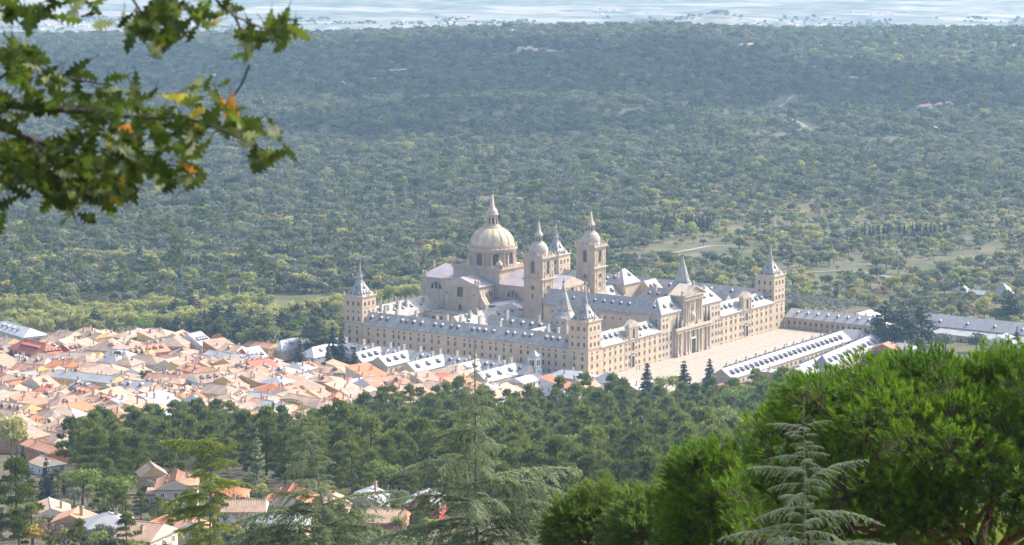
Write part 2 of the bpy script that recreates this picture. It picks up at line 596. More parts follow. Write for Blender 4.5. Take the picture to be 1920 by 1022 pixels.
# ---- west range in two halves and its middle block
WPOS_L = [15.8, 21.2, 26.4, 31.6, 36.9, 50.2, 55.4, 60.6, 65.8, 71.0]
WPOS_R = [207 - a for a in WPOS_L]
def west_strings(w, x0, x1, ztop=15.1):
    b = MB()
    for z in (9.2, ztop):
        b.box(x0, x1, -.18, 0, z, z + .35)
    b.box(x0, x1, -.22, 0, -1, .9)
    x = x0 + 2.4
    while x < x1 - 2:
        b.box(x, x + .55, -.10, 0, .9, 9.19)
        b.box(x, x + .55, -.10, 0, 9.56, 15.09)
        x += 10.4
    b.build('string_course', [STONE2], w)
def side_portal(w, xc):
    """gabled frontispiece with scrolls over a side door"""
    b = MB()
    b.box(xc - 4.6, xc + 4.6, -.35, 2.2, 15.9, 23.6, 0)
    b.add([(xc - 5.1, -.6, 23.6), (xc + 5.1, -.6, 23.6), (xc, -.6, 26.6), (xc - 5.1, 2.6, 23.6), (xc + 5.1, 2.6, 23.6), (xc, 2.6, 26.6)],
          [(0, 1, 2), (1, 4, 5, 2), (3, 0, 2, 5), (0, 3, 4, 1)], 0)
    for sgn in (-1, 1):
        n = 7
        vs = []
        for yy in (-.35, 1.2):
            vs.append((xc + sgn * 4.6, yy, 15.9))
            for k in range(n + 1):
                a = math.pi / 2 * k / n
                vs.append((xc + sgn * (4.6 + 4.4 * (1 - math.sin(a))), yy, 15.9 + 5.6 * (1 - math.cos(a))))
        m = n + 2
        fs = [tuple(range(m)) if sgn < 0 else tuple(range(m))[::-1]]
        fs += [(k, k + 1, m + k + 1, m + k) for k in range(1, m - 1)]
        b.add(vs, fs, 0)
        b.box(xc + sgn * 3.9 - .45, xc + sgn * 3.9 + .45, -.75, -.35, 15.9, 23.3, 0)
        b.box(xc + sgn * 2.4 - .35, xc + sgn * 2.4 + .35, -.6, -.35, 15.9, 23.3, 0)
        b.ball(xc + sgn * 4.4, .4, 24.6, .55, 0)
        b.ball(xc + sgn * 8.2, .2, 17.2, .6, 0)
    b.box(xc - 4.9, xc + 4.9, -.9, 2.2, 22.7, 23.4, 0)
    b.arch(2.3, 5.2, TR(xc, -.36, 16.7), 1, 0, .5, .25)
    b.arch(2.3, 4.6, TR(xc, -.01, 9.9), 1, 0, .5, .3)
    b.box(xc - 2.3, xc + 2.3, -.5, 0, 6.8, 7.3, 0)
    b.box(xc - 2.0, xc - 1.4, -.45, 0, .9, 6.8, 0)
    b.box(xc + 1.4, xc + 2.0, -.45, 0, .9, 6.8, 0)
    b.box(xc - 1.6, xc + 1.6, -.4, 0, 7.3, 8.6, 0)
    b.box(xc - 1.2, xc + 1.2, -.46, -.4, 7.6, 8.3, 1)
    g = b.build('frontispiece', [STONE2, GLASS], w)
    d = MB()
    d.box(xc - 1.4, xc - .03, -.18, -.02, 0, 5.4, 0)
    d.box(xc + .03, xc + 1.4, -.18, -.02, 0, 5.4, 0)
    d.box(xc - 1.4, xc + 1.4, -.18, -.02, 5.5, 6.75, 0)
    d.build('door', [BLUEDOOR], w)
for (x0, x1, pos, pc) in ((12.2, 72, WPOS_L, 43.5), (135, 194.8, WPOS_R, 163.5)):
    w = wing(x0, 0, x1, 13, 'x')
    west_strings(w, x0, x1)
    side_portal(w, pc)
    sk = ((pc - 2.2, pc + 2.2),)
    for z, kd, pr in ((13.35, 'small', 2), (10.1, 'tall', 0), (5.9, 'tall', 0), (2.0, 'low', 1)):
        row(w, 'W', 0, pos, z, kd, pr, sk)
        row(w, 'W', 0, [pc - 3.4, pc + 3.4], z, 'low' if kd == 'tall' else kd, pr + 1)
    row(w, 'W', -.2, pos, .15, 'mini', 8)
    for a in pos:
        if abs(a - pc) > 9:
            dormer(w, a + (.6 if a < 100 else -.6), 2.55, 18.35, 'W')
def front_block():
    w = MB()
    w.box(72, 135, 0, 13.4, -1, 25.0)
    w = w.build('wing', [STONE2], MON)
    r = MB()
    r.roof(72, 0, 135, 13.4, 25.3, 33.0, 'x', 6.5, 4.5, 0, 1, .6, .4)
    r.build('roof', [SLATE, STONE], w)
    b = MB()
    for z in (9.2, 15.1, 24.3):
        for x0, x1 in ((72, 85), (124, 135)):
            b.box(x0, x1, -.18, 0, z, z + .38)
    b.box(71.82, 72, .1, 13.3, 24.3, 24.68)
    tag(b.build('string_course', [STONE2], w), kind='stuff')
    lx, rx = [74.8, 78.2, 82.4], [126.4, 130.0, 133.0]
    for z, kd in ((21.3, 'small'), (17.2, 'tall'), (13.35, 'small'), (10.1, 'tall'), (5.9, 'tall'), (2.0, 'low')):
        row(w, 'W', 0, lx[:2] if z > 15 else lx, z, kd, 0)
        row(w, 'W', 0, rx, z, kd, 0)
    for y in (3, 7, 11):
        win(w, 72, y, 21.3, 'N', 'small', 3)
    for x in (79.5, 86.5, 121, 128.5):
        dormer(w, x, 1.8, 27.2, 'W')
    dormer(w, 73.9, 6.0, 27.4, 'N')
    # the great portal
    p = MB()
    X = 103.5
    p.box(85, 122.4, -1.3, 0, -.5, 14.4, 0)
    p.box(84.2, 123.2, -2.4, 0, 14.4, 15.9, 0)
    p.box(84.6, 122.8, -2.1, 0, 13.1, 13.5, 0)
    for o in (5.0, 8.2, 13.6, 16.8):
        for s in (-1, 1):
            p.box(X + s * o - 1.05, X + s * o + 1.05, -2.5, -1.3, -.5, 1.6, 0)
            p.lathe([(.92, 1.6), (.92, 2.0), (.78, 2.2), (.74, 8), (.66, 12.3), (.95, 12.6), (.95, 13.1)], 12, X + s * o, -1.5, 0)
    for o in (10.9,):
        for s in (-1, 1):
            for z0, z1 in ((2.0, 4.4), (5.6, 8), (9.6, 11.6)):
                p.box(X + s * o - .75, X + s * o + .75, -1.42, -1.29, z0, z1, 0)
                p.box(X + s * o - .5, X + s * o + .5, -1.45, -1.421, z0 + .25, z1 - .25, 2)
    # upper order
    p.box(93.6, 113.4, -1.1, 4.5, 15.9, 31.4, 0)
    for o in (4.2, 6.0, 8.2):
        for s in (-1, 1):
            p.box(X + s * o - .8, X + s * o + .8, -1.95, -1.1, 15.9, 17.6, 0)
            p.lathe([(.72, 17.6), (.6, 18.0), (.56, 24), (.5, 29.4), (.75, 29.7), (.75, 30.1)], 10, X + s * o, -1.2, 0)
    p.box(93.0, 114.0, -2.0, 5, 30.1, 30.6, 0)
    p.box(93.3, 113.7, -1.5, 5, 30.6, 32.2, 0)
    p.box(92.2, 114.8, -2.6, 5.4, 32.2, 33.1, 0)
    p.add([(92.0, -2.4, 33.1), (115.0, -2.4, 33.1), (X, -2.4, 38.0), (92.0, 8, 33.1), (115.0, 8, 33.1), (X, 8, 38.0)],
          [(1, 4, 5, 2), (3, 0, 2, 5), (0, 3, 4, 1), (4, 3, 5)], 0)
    p.add([(93.4, -2.0, 33.2), (113.6, -2.0, 33.2), (X, -2.0, 37.2)], [(0, 1, 2)], 0)
    for a, c in (((92.0, 33.1), (X, 38.0)), ((115.0, 33.1), (X, 38.0))):
        sx = 1 if c[0] > a[0] else -1
        p.add([(a[0], -2.9, a[1]), (c[0], -2.9, c[1]), (c[0], -2.9, c[1] - .75), (a[0] + sx * 1.6, -2.9, a[1] - .02),
               (a[0], -1.9, a[1]), (c[0], -1.9, c[1]), (c[0], -1.9, c[1] - .75), (a[0] + sx * 1.6, -1.9, a[1] - .02)],
              [(0, 1, 2, 3), (4, 5, 1, 0), (2, 6, 7, 3)], 0)
    for o in (-11.4, 0, 11.4):
        p.box(X + o - .6, X + o + .6, -1.8, -.6, 33.1 if o else 37.6, 34.6 if o else 38.6, 0)
        p.ball(X + o, -1.2, 35.4 if o else 39.4, .85, 0)
    # niche with the statue, royal arms below
    p.arch(2.6, 5.0, TR(X, -1.11, 24.2), 2, 0, .45, .3)
    p.lathe([(.8, 24.3), (.75, 25.4), (.6, 26.6), (.72, 27.4), (.3, 27.8), (.36, 28.3), (.1, 28.7)], 8, X, -1.35, 0)
    p.box(X - 1.9, X + 1.9, -1.6, -1.1, 18.4, 22.6, 0)
    p.lathe([(1.3, 18.9), (1.5, 20), (1.4, 21.5), (.6, 22.1)], 8, X, -1.2, 0)
    for sgn in (-1, 1):
        # scroll walls beside the upper order
        n = 6
        vs = []
        for yy in (-.9, 0.0):
            vs.append((X + sgn * 9.9, yy, 15.9))
            for k in range(n + 1):
                a = math.pi / 2 * k / n
                vs.append((X + sgn * (9.9 + 5.0 * (1 - math.sin(a))), yy, 15.9 + 8 * (1 - math.cos(a))))
        m = n + 2
        p.add(vs, [tuple(range(m)) if sgn < 0 else tuple(range(m))[::-1]] + [(k, k + 1, m + k + 1, m + k) for k in range(1, m - 1)], 0)
    p.arch(2.4, 3.6, TR(X, -1.31, 9.2), 1, 0, .4, .3)
    p.box(X - 3.2, X + 3.2, -1.9, -1.3, 8.0, 8.7, 0)
    for s in (-1, 1):
        p.box(X + s * 2.6 - .45, X + s * 2.6 + .45, -1.75, -1.3, 0, 8, 0)
    po = p.build('great_portal', [STONE2, GLASS, STONE], MON)
    d = MB()
    d.box(X - 2.1, X - .04, -1.5, -1.31, 0, 6.0, 0)
    d.box(X + .04, X + 2.1, -1.5, -1.31, 0, 6.0, 0)
    d.box(X - 2.1, X + 2.1, -1.5, -1.31, 6.1, 7.9, 0)
    d.build('door', [GREENDOOR], po)
    ob = MB()
    ob.taper(0, 0, .75, .75, .75, .75, 0, 1.4)
    ob.taper(0, 0, .62, .62, .22, .22, 1.4, 7.2)
    ob.ball(0, 0, 7.7, .5)
    me = ob.mesh('obelisk', [STONE_DK])
    for o in (13.4, 16.8):
        for s in (-1, 1):
            link('obelisk', me, po, (X + s * o, -1.2, 15.9))
    win(po, X, -1.3, 11.0, 'W', 'tall', 0) if False else None
front_block()

# ---- south and east ranges
w = wing(194, 12.2, 207, 149, 'y')
for y in (30, 44, 58, 72, 86, 100, 116, 132):
    dormer(w, 196.6, y, 18.35, 'N')
row(w, 'N', 194, [99, 105, 111, 117, 123, 129, 135, 141], 10.1, 'tall', 9)
row(w, 'N', 194, [99, 105, 111, 117, 123, 129, 135, 141], 13.3, 'small', 9)
w = wing(12.2, 148, 74, 161, 'x', 15.5, 23.0, 0, 7)
for i, x in enumerate((17, 24, 33, 41, 49, 58)):
    dormer(w, x, 150.6, 18.0, 'W')
for x, k in ((15, 1), (21.5, 2), (28, 1), (37, 2), (45, 2), (62, 1)):
    chimney(w, x, 152.0, 18.8, k, math.pi / 2)
row(w, 'W', 148, [20, 26, 32, 38, 44, 50, 56, 62], 10.1, 'tall', 9)
w = wing(132, 148, 194.8, 161, 'x', 15.5, 22.4, 7, 0)
for x in (144, 156, 168, 180):
    dormer(w, x, 150.6, 18.0, 'W')

# ---- inner ranges of the college (north) and the convent (south)
def cross(xm, x0, x1, ym, s):
    # spine running west-east and two running north-south
    a = wing(xm - 5.5, 13, xm + 5.5, 91, 'y', 15.5, 21.3)
    c = wing(x0, ym - 5.5, x1, ym + 5.5, 'x', 15.5, 21.3)
    d = wing(x0, 90, x1, 102, 'x', 16.5, 23.6)
    return a, c, d
a, c, d = cross(41, 13, 70, 45, 1)
for y in (56, 62, 68, 75, 82):
    dormer(a, 37.2, y, 17.7, 'N')
for y, k in ((58, 1), (79, 2)):
    chimney(a, 39.5, y, 20.5, k)
for y in (20, 26, 33):
    dormer(a, 37.2, y, 17.7, 'N')
for x in (18, 24, 30, 55, 62):
    dormer(c, x, 41.3, 17.7, 'W')
for x in (17, 22, 51, 58, 64):
    dormer(d, x, 92.2, 18.9, 'W')
chimney(d, 25, 94, 21, 2, math.pi / 2)
chimney(d, 33, 95, 21, 2, math.pi / 2)
for x in (32, 52):
    row(d, 'E', 102, [x], 10, 'tall', 9)
a = wing(159, 13, 171, 71, 'y', 16.2, 23.3, 0, 5)
c = wing(137, 39.5, 194, 50.5, 'x', 15.5, 21.3)
d = wing(137, 84, 164, 96, 'x', 16.5, 22.6)
e = wing(181.5, 74, 194, 86, 'x', 16.5, 23.4)
for x in (184.5, 188.5):
    dormer(e, x, 76.2, 18.9, 'W')
for y in (18, 25, 52.5, 58, 64):
    dormer(a, 161.4, y, 18.6, 'N')
for x in (143, 150, 157, 178, 186):
    dormer(c, x, 41.3, 17.7, 'W')
for x in (142, 150, 158):
    dormer(d, x, 86.2, 18.9, 'W')
for y, k in ((60, 1),):
    chimney(a, 163, y, 20.5, k)
# ranges either side of the kings' court
w = wing(70.5, 6.8, 83.5, 76, 'y', 25.2, 32.6, 0, 0, SLATE_B)
for y in (21.5, 27, 32.5, 38, 44, 51, 58, 65.5):
    dormer(w, 72.9, y, 27.7, 'N')
b = MB()
for i in range(48):
    b.box(70.1, 70.5, 18 + i * 1.2, 18.6 + i * 1.2, 23.7, 24.6)
b.box(70.25, 70.5, 17.5, 75.5, 23.2, 23.6)
tag(b.build('bracket_cornice', [STONE2], w), kind='stuff')
row(w, 'N', 70.5, [20 + 5 * i for i in range(11)], 20.4, 'small', 7)
w = wing(123.5, 17.2, 136.5, 76, 'y', 16.2, 22.0)
for y in (30, 44, 58):
    dormer(w, 125.9, y, 18.6, 'N')
# court of the palace: terrace with a gallery below the north transept
b = MB()
b.box(57, 72, 100, 148, -1, 15.2, 0)
b.box(56.6, 57, 101.9, 148, 14.6, 15.4, 0)
b.box(13, 57, 142.5, 148, -1, 12.5, 0)
b.box(56.8, 57.05, 102, 147.9, 15.2, 16.1, 1)
for i in range(14):
    b.box(56.75, 57.2, 103.5 + i * 3.3, 104.1 + i * 3.3, 15.41, 16.6, 1)
w = b.build('terrace', [STONE2, LEAD], MON)
row(w, 'N', 57, [105 + 5.2 * i for i in range(8)], 10.4, 'large', 8)
# pavilion over the great stair, hipped
w = MB()
w.box(164.5, 181, 83, 95.5, -1, 22.7)
w.box(165.5, 167.5, 82.6, 83, 18, 21, 0)
w = w.build('wing', [STONE3], MON)
r = MB()
r.roof(164.5, 83, 181, 95.5, 23.0, 30.8, 'x', 7.5, 5.5, 0, 1, .7, .4)
r.build('roof', [SLATE_P, STONE], w)
dormer(w, 175, 85.4, 26.0, 'W')
dormer(w, 166.4, 91, 25.2, 'N')
chimney(w, 167, 88.5, 26, 1)
w = wing(137, 102, 194, 113, 'x', 15.5, 21.0)
w = wing(150, 113, 161, 148, 'y', 13, 17)

# ---- the four corner towers
def corner_tower(x0, y0, face_list, pri):
    H = 12.4
    xc, yc = x0 + H / 2, y0 + H / 2
    h = H / 2
    b = MB()
    b.cbox(xc, yc, h, h, -1.5, 31.0)
    for z, o in ((9.2, .16), (15.9, .34), (24.6, .16), (30.4, .3), (30.9, .6)):
        b.cbox(xc, yc, h + o, h + o, z, z + .4)
    t = b.build('corner_tower', [STONE], MON)
    c = MB()
    c.cbox(xc, yc, h + .42, h + .42, 16.32, 16.62)
    c.build('ledge', [SLATE], t)
    for f in face_list:
        for o in (-3.7, 0, 3.7):
            for z, kd in ((25.9, 'tall'), (21.9, 'small'), (17.5, 'tall')):
                if f == 'N': win(t, x0, yc + o, z, f, kd, pri)
                if f == 'W': win(t, xc + o, y0, z, f, kd, pri)
        for o in (-2.6, 2.6):
            for z, kd in ((13.35, 'small'), (10.1, 'tall'), (5.9, 'tall'), (2.0, 'low')):
                if f == 'N': win(t, x0, yc + o, z, f, kd, pri)
                if f == 'W': win(t, xc + o, y0, z, f, kd, pri)
    # slate bell roof with lead lucarnes, obelisk, ball and cross
    s = MB()
    prof = [(5.9, 31.3), (5.2, 32.0), (4.0, 33.6), (2.9, 35.6), (2.1, 37.4), (1.75, 38.6)]
    for (a, z0), (c2, z1) in zip(prof[:-1], prof[1:]):
        s.taper(xc, yc, a, a, c2, c2, z0, z1, 0)
    s.lathe([(1.95, 38.6), (1.95, 39.0), (1.5, 39.2), (1.5, 41.2), (1.75, 41.3), (1.75, 41.6)], 8, xc, yc, 0, False, .39)
    s.lathe([(1.1, 41.6), (.22, 49.8)], 8, xc, yc, 0, False, .39)
    sp = s.build('spire', [SLATE], t)
    for px, py in ((1, 0), (-1, 0), (0, 1), (0, -1)):
        for k, (q, z) in enumerate(((-2.6, 31.6), (0, 31.6), (2.6, 31.6), (0, 34.6))):
            r_ = 5.2 if z < 33 else 3.4
            ang = {(1, 0): math.pi / 2, (-1, 0): -math.pi / 2, (0, 1): math.pi, (0, -1): 0.0}[(px, py)]
            link('dormer', DORMER_S, t, (xc + px * r_ + (q if px == 0 else 0), yc + py * r_ + (q if py == 0 else 0), z), ang)
    f = MB()
    f.ball(xc, yc, 50.5, .75, 0, 10)
    f.box(xc - .09, xc + .09, yc - .09, yc + .09, 51.1, 54.0)
    f.box(xc - .6, xc + .6, yc - .08, yc + .08, 52.6, 52.8)
    f.build('finial', [BRONZE], t)
    q = MB()
    for i in (-1, 0, 1):
        for j in (-1, 0, 1):
            if i or j:
                x, y = xc + i * (h + .05), yc + j * (h + .05)
                q.cbox(x, y, .3, .3, 31.3, 32.4)
                q.ball(x, y, 32.9, .5, 0, 6)
    q.build('balls', [STONE2], t)
corner_tower(0, 0, 'NW', 0)
corner_tower(194.6, 0, 'NW', 1)
corner_tower(0, 148.6, 'NW', 2)
corner_tower(194.6, 148.6, 'NW', 4)

# ---- the two pointed spires of college and convent
def pointed_spire(xc, yc, ze=24.8, zt=43.2):
    b = MB()
    b.cbox(xc, yc, 6.0, 6.0, -1, ze - .3)
    b.cbox(xc, yc, 6.3, 6.3, ze - .6, ze - .15)
    t = b.build('spire_tower', [STONE2], MON)
    for o in (-3.5, 0, 3.5):
        win(t, xc - 6.0, yc + o, ze - 3.2, 'N', 'small', 4)
        win(t, xc + o, yc - 6.0, ze - 3.2, 'W', 'small', 4)
    s = MB()
    prof = [(7.9, 0.), (6.3, 1.1), (4.7, 3.4), (3.8, 6.0), (.18, zt - ze)]
    s.lathe([(r * 1.03, ze + z) for r, z in prof], 8, xc, yc, 0, False, math.pi / 8)
    s.lathe([(7.65, ze - .3), (7.9, ze)], 8, xc, yc, 0, False, math.pi / 8)
    s.build('spire', [SLATE], t)
    for k in range(8):
        a = k * math.pi / 4
        link('dormer', DORMER_S, t, (xc + 4.5 * math.cos(a), yc + 4.5 * math.sin(a), ze + 2.7), a + math.pi / 2)
    f = MB()
    f.ball(xc, yc, zt + .5, .7, 0, 10)
    f.box(xc - .08, xc + .08, yc - .08, yc + .08, zt + 1, zt + 2.8)
    f.box(xc - .5, xc + .5, yc - .07, yc + .07, zt + 2, zt + 2.2)
    f.build('finial', [BRONZE], t)
pointed_spire(40.6, 42.6)
pointed_spire(164.2, 43.0)

# ---- the basilica
def thermal(b, M, w=8.0):
    """half-round window with two mullions"""
    b.arch(w, w / 2 + .02, M, 1, 0, .5, .3, 12)
    T = b.T
    b.T = T @ M
    for x in (-w / 6, w / 6):
        b.box(x - .35, x + .35, -.28, -.04, 0, w / 2 - .55, 0)
    b.T = T
BX, BY = 103.5, 133.6
def basilica():
    b = MB()
    # arms of the cross
    b.box(71.8, 87, 120.6, 146.6, -1, 30.0)           # north transept
    b.box(120, 135.2, 120.6, 146.6, -1, 30.0)
    b.box(88, 119, 80, 118, -1, 30.0)                 # nave
    b.box(88, 119, 149, 173, -1, 30.0)                # chancel
    b.box(84, 123, 76.8, 90.5, -1, 22)
    for (x0, x1, y0, y1) in ((71.5, 87, 120.3, 146.9), (120, 135.5, 120.3, 146.9), (87.7, 119.3, 90, 118), (87.7, 119.3, 149, 173.3)):
        b.box(x0, x1, y0, y1, 29.0, 29.5)
    # north front of the transept: pilasters, string, big arched window, doorway
    for y in (120.9, 127.2, 139.4, 145.7):
        b.box(71.5, 71.8, y - .6, y + .6, 15, 29)
    b.box(71.45, 71.8, 120.6, 146.6, 22.6, 23.1)
    b.box(71.5, 71.8, 125, 142, 20.2, 20.5)
    b.arch(4.0, 7.6, TR(71.79, BY, 23.4, FACE['N']), 1, 0, .6, .4, 10)
    b.arch(2.2, 3.6, TR(71.79, BY, 15.8, FACE['N']), 1, 0, .4, .3, 2)
    for y in (124, 143):
        b.arch(.9, 1.3, TR(71.79, y, 24.4, FACE['N']), 1, 0, .2, .1, 2)
        b.box(71.6, 71.8, y - 1.3, y + 1.3, 16.4, 20.0)
    # sloping buttresses on its west side
    for x0 in (72.4, 74.6):
        b.add([(x0, 116.2, 15), (x0 + 1.8, 116.2, 15), (x0 + 1.8, 120.6, 15), (x0, 120.6, 15), (x0, 119.4, 24), (x0 + 1.8, 119.4, 24), (x0 + 1.8, 120.6, 28), (x0, 120.6, 28), (x0, 116.2, 20), (x0 + 1.8, 116.2, 20)],
              [(0, 1, 9, 8), (8, 9, 5, 4), (4, 5, 6, 7), (1, 2, 6, 5, 9), (3, 0, 8, 4, 7)], 0)
    thermal(b, TR(81.5, 120.59, 23.6, FACE['W']), 6.5)
    thermal(b, TR(87.99, 108.5, 23.2, FACE['N']), 8.0)
    thermal(b, TR(87.99, 162, 23.6, FACE['N']), 8.0)
    # west gable between the bell towers
    b.box(88, 119, 79, 80, 22, 30)
    b.arch(3.2, 8.2, TR(BX, 78.98, 22.6, FACE['W']), 1, 0, .6, .4, 10)
    for x in (93, 98, 109, 114):
        b.box(x - .7, x + .7, 78.6, 79, 22, 30)
    t = b.build('church_body', [STONE3, GLASS], MON)
    r = MB()
    r.roof(71.8, 120.6, 89.5, 146.6, 30.0, 34.6, 'x', 0, 0, 0, 1, .6, .5)
    r.roof(117.5, 120.6, 135.2, 146.6, 30.0, 34.6, 'x', 0, 0, 0, 1, .6, .5)
    r.roof(88, 79.2, 119, 120, 30.0, 36.0, 'y', 0, 0, 0, 1, .6, .5)
    r.roof(88, 147, 119, 173, 30.0, 36.0, 'y', 0, 6, 0, 1, .6, .5)
    r.build('roof', [LEAD_BR, STONE3], t)
    # aisle roofs, lead and reddish
    r = MB()
    r.add([(71, 91, 17.5), (88, 91, 21.6), (88, 119.5, 21.6), (71, 119.5, 17.5), (71, 91, -1), (71, 119.5, -1)], [(0, 1, 2, 3), (4, 0, 3, 5)], 0)
    r.roof(76, 93, 88.2, 117.5, 19.8, 23.0, 'x', 5, 0, 1, 0, .3, .3)
    r.build('aisle_roof', [LEAD_BR, LEAD_BR], t)
    # pairs of stone balls on the gables
    q = MB()
    for x, y, z in ((72.5, 121.5, 30.6), (72.5, 123.4, 30.9), (72.5, 143.8, 30.9), (72.5, 145.7, 30.6), (88, 171.5, 30.6), (88, 169.5, 30.9), (94, 168, 35.8)):
        q.cbox(x, y, .55, .55, z - 1, z + 1.3)
        q.ball(x, y, z + 2.0, .85, 0, 8)
    q.build('balls', [STONE2], t)
    # statues of the kings on the court front
    st = MB()
    st.lathe([(.9, 0), (.95, .8), (.75, 1.0), (.8, 2.2), (.62, 3.4), (.78, 4.3), (.3, 4.7), (.4, 5.2), (.42, 5.5), (.15, 5.8)], 8)
    st.box(-.95, -.65, -.35, .1, 2.6, 4.2)
    st.box(.65, .95, -.35, .1, 2.6, 4.2)
    me = st.mesh('statue', [STONE])
    for x in (88.5, 94, 99.5, 107.5, 113, 118.5):
        link('statue', me, t, (x, 77.6, 22))
    # crossing block with balustrade
    c = MB()
    c.cbox(BX, BY, 16.0, 16.0, 22, 37.6)
    for z, o in ((36.2, .3), (37.6, .9)):
        c.cbox(BX, BY, 16 + o, 16 + o, z, z + .6)
    for i in range(13):
        p = -16 + i * 32 / 12
        for x, y in ((BX - 16.4, BY + p), (BX + 16.4, BY + p), (BX + p, BY - 16.4), (BX + p, BY + 16.4)):
            c.cbox(x, y, .32, .32, 38.2, 39.6)
            if i % 2 == 0:
                c.ball(x, y, 40.0, .42, 0, 6)
    for x0, x1, y0, y1 in ((-16.5, 16.5, -16.55, -16.25), (-16.5, 16.5, 16.25, 16.55), (-16.55, -16.25, -16.2, 16.2), (16.25, 16.55, -16.2, 16.2)):
        c.box(BX + x0, BX + x1, BY + y0, BY + y1, 38.2, 39.2)
    for i in (-1, 1):
        for j in (-1, 1):
            x, y = BX + i * 15.6, BY + j * 15.6
            c.lathe([(1.7, 38.2), (1.7, 40.6), (2.1, 40.7), (2.1, 41.0), (1.9, 41.4), (1.6, 42.3), (.9, 43.1), (.3, 43.4), (.25, 44.2), (.5, 44.5), (.12, 45.4)], 12, x, y)
            c.box(x - .4, x + .4, y - 1.74, y - 1.65, 38.6, 40, 1)
    for z in (24.5, 28.5, 32.5):
        c.arch(.8, 1.4, TR(88.2, BY - 16.01, z, FACE['W']), 1, 0, .15, .08, 2)
    cb = c.build('crossing', [STONE3, GLASS], MON)
    # dome
    d = MB()
    d.lathe([(13.2, 38.2), (13.2, 39.2), (12.5, 39.25), (12.5, 46.2), (13.5, 46.4), (13.5, 47.2), (14.4, 47.6), (14.5, 48.4), (13.0, 48.6), (12.9, 50.0), (12.4, 50.1)], 48, BX, BY, 0, False)
    for k in range(8):
        a = k * math.pi / 4
        d.arch(4.0, 6.9, Matrix.Translation((BX + 12.54 * math.cos(a), BY + 12.54 * math.sin(a), 39.25)) @ Matrix.Rotation(a + math.pi / 2, 4, 'Z'), 1, 0, .55, .5, 10)
        for o in (.235, .355, .43, .55):
            e = a + o
            if o in (.235, .55):
                d.lathe([(.72, 39.2), (.58, 39.8), (.55, 43), (.48, 45.6), (.7, 45.9), (.7, 46.3)], 8, BX + 13.05 * math.cos(e), BY + 13.05 * math.sin(e))
            else:
                d.lathe([(.62, 39.2), (.5, 39.8), (.46, 45.6), (.62, 45.9), (.62, 46.3)], 8, BX + 12.95 * math.cos(e), BY + 12.95 * math.sin(e))
    for k in range(32):
        e = k * math.pi / 16
        d.cbox(BX + 13.9 * math.cos(e), BY + 13.9 * math.sin(e), .25, .25, 48.4, 49.7)
        if k % 2 == 0:
            d.ball(BX + 13.9 * math.cos(e), BY + 13.9 * math.sin(e), 50.1, .45, 0, 6)
    dr = d.build('drum', [STONE3, GLASS], MON)
    g = MB()
    def sh(z):
        return 12.35 * math.sqrt(max(0, 1 - ((z - 50.1) / 10.35) ** 2))
    zs = [50.1, 51.2, 52.4, 53.7, 55, 56.2, 57.3, 58.3, 59.1, 59.8]
    g.lathe([(sh(z), z) for z in zs], 48, BX, BY, 0)
    for k in range(16):
        a = k * math.pi / 8
        for z0, z1 in zip(zs[:-1], zs[1:]):
            vs = []
            for z in (z0, z1):
                w_ = .45 + .035 * sh(z)
                for rr, tt in ((sh(z) - .1, -1), (sh(z) + .38, -1), (sh(z) + .38, 1), (sh(z) - .1, 1)):
                    t_ = a + tt * w_ / max(sh(z), 3)
                    vs.append((BX + rr * math.cos(t_), BY + rr * math.sin(t_), z))
            g.add(vs, [(0, 4, 5, 1), (1, 5, 6, 2), (2, 6, 7, 3)], 0)
    dm = g.build('dome', [DOME], dr)
    l = MB()
    l.lathe([(4.4, 59.5), (5.0, 59.7), (5.0, 60.3), (4.2, 60.5), (4.1, 61.3), (2.6, 61.5), (2.4, 66.3), (3.4, 66.6), (3.6, 67.2), (3.3, 67.4)], 24, BX, BY, 0, False)
    for k in range(8):
        a = k * math.pi / 4
        l.arch(1.25, 3.6, Matrix.Translation((BX + 2.62 * math.cos(a), BY + 2.62 * math.sin(a), 61.9)) @ Matrix.Rotation(a + math.pi / 2, 4, 'Z'), 1, 0, .2, .15, 6)
        e = a + math.pi / 8
        for r0, r1, z0, z1 in ((4.0, 3.5, 60.5, 62.2), (3.5, 3.0, 62.2, 64), (3.0, 3.0, 64, 66.4)):
            T = l.T
            l.T = TR(BX, BY, 0, e)
            l.add([(2.3, -.3, z0), (r0, -.3, z0), (r0, .3, z0), (2.3, .3, z0), (2.3, -.3, z1), (r1, -.3, z1), (r1, .3, z1), (2.3, .3, z1)], [(0, 1, 5, 4), (1, 2, 6, 5), (2, 3, 7, 6), (4, 5, 6, 7)], 0)
            l.T = T
    l.lathe([(3.3, 67.3), (3.25, 68.2), (2.9, 69.3), (2.2, 70.2), (1.5, 70.6)], 20, BX, BY, 0)
    l.taper(BX, BY, 1.35, 1.35, 1.35, 1.35, 70.5, 71.2, 0)
    l.taper(BX, BY, 1.1, 1.1, .35, .35, 71.2, 78.6, 0)
    l.build('lantern', [STONE2, GLASS], dr)
    f = MB()
    f.ball(BX, BY, 79.4, .95, 0, 12)
    f.box(BX - .1, BX + .1, BY - .1, BY + .1, 80.2, 82.4)
    f.box(BX - .55, BX + .55, BY - .09, BY + .09, 81.3, 81.55)
    f.build('finial', [BRONZE], dr)

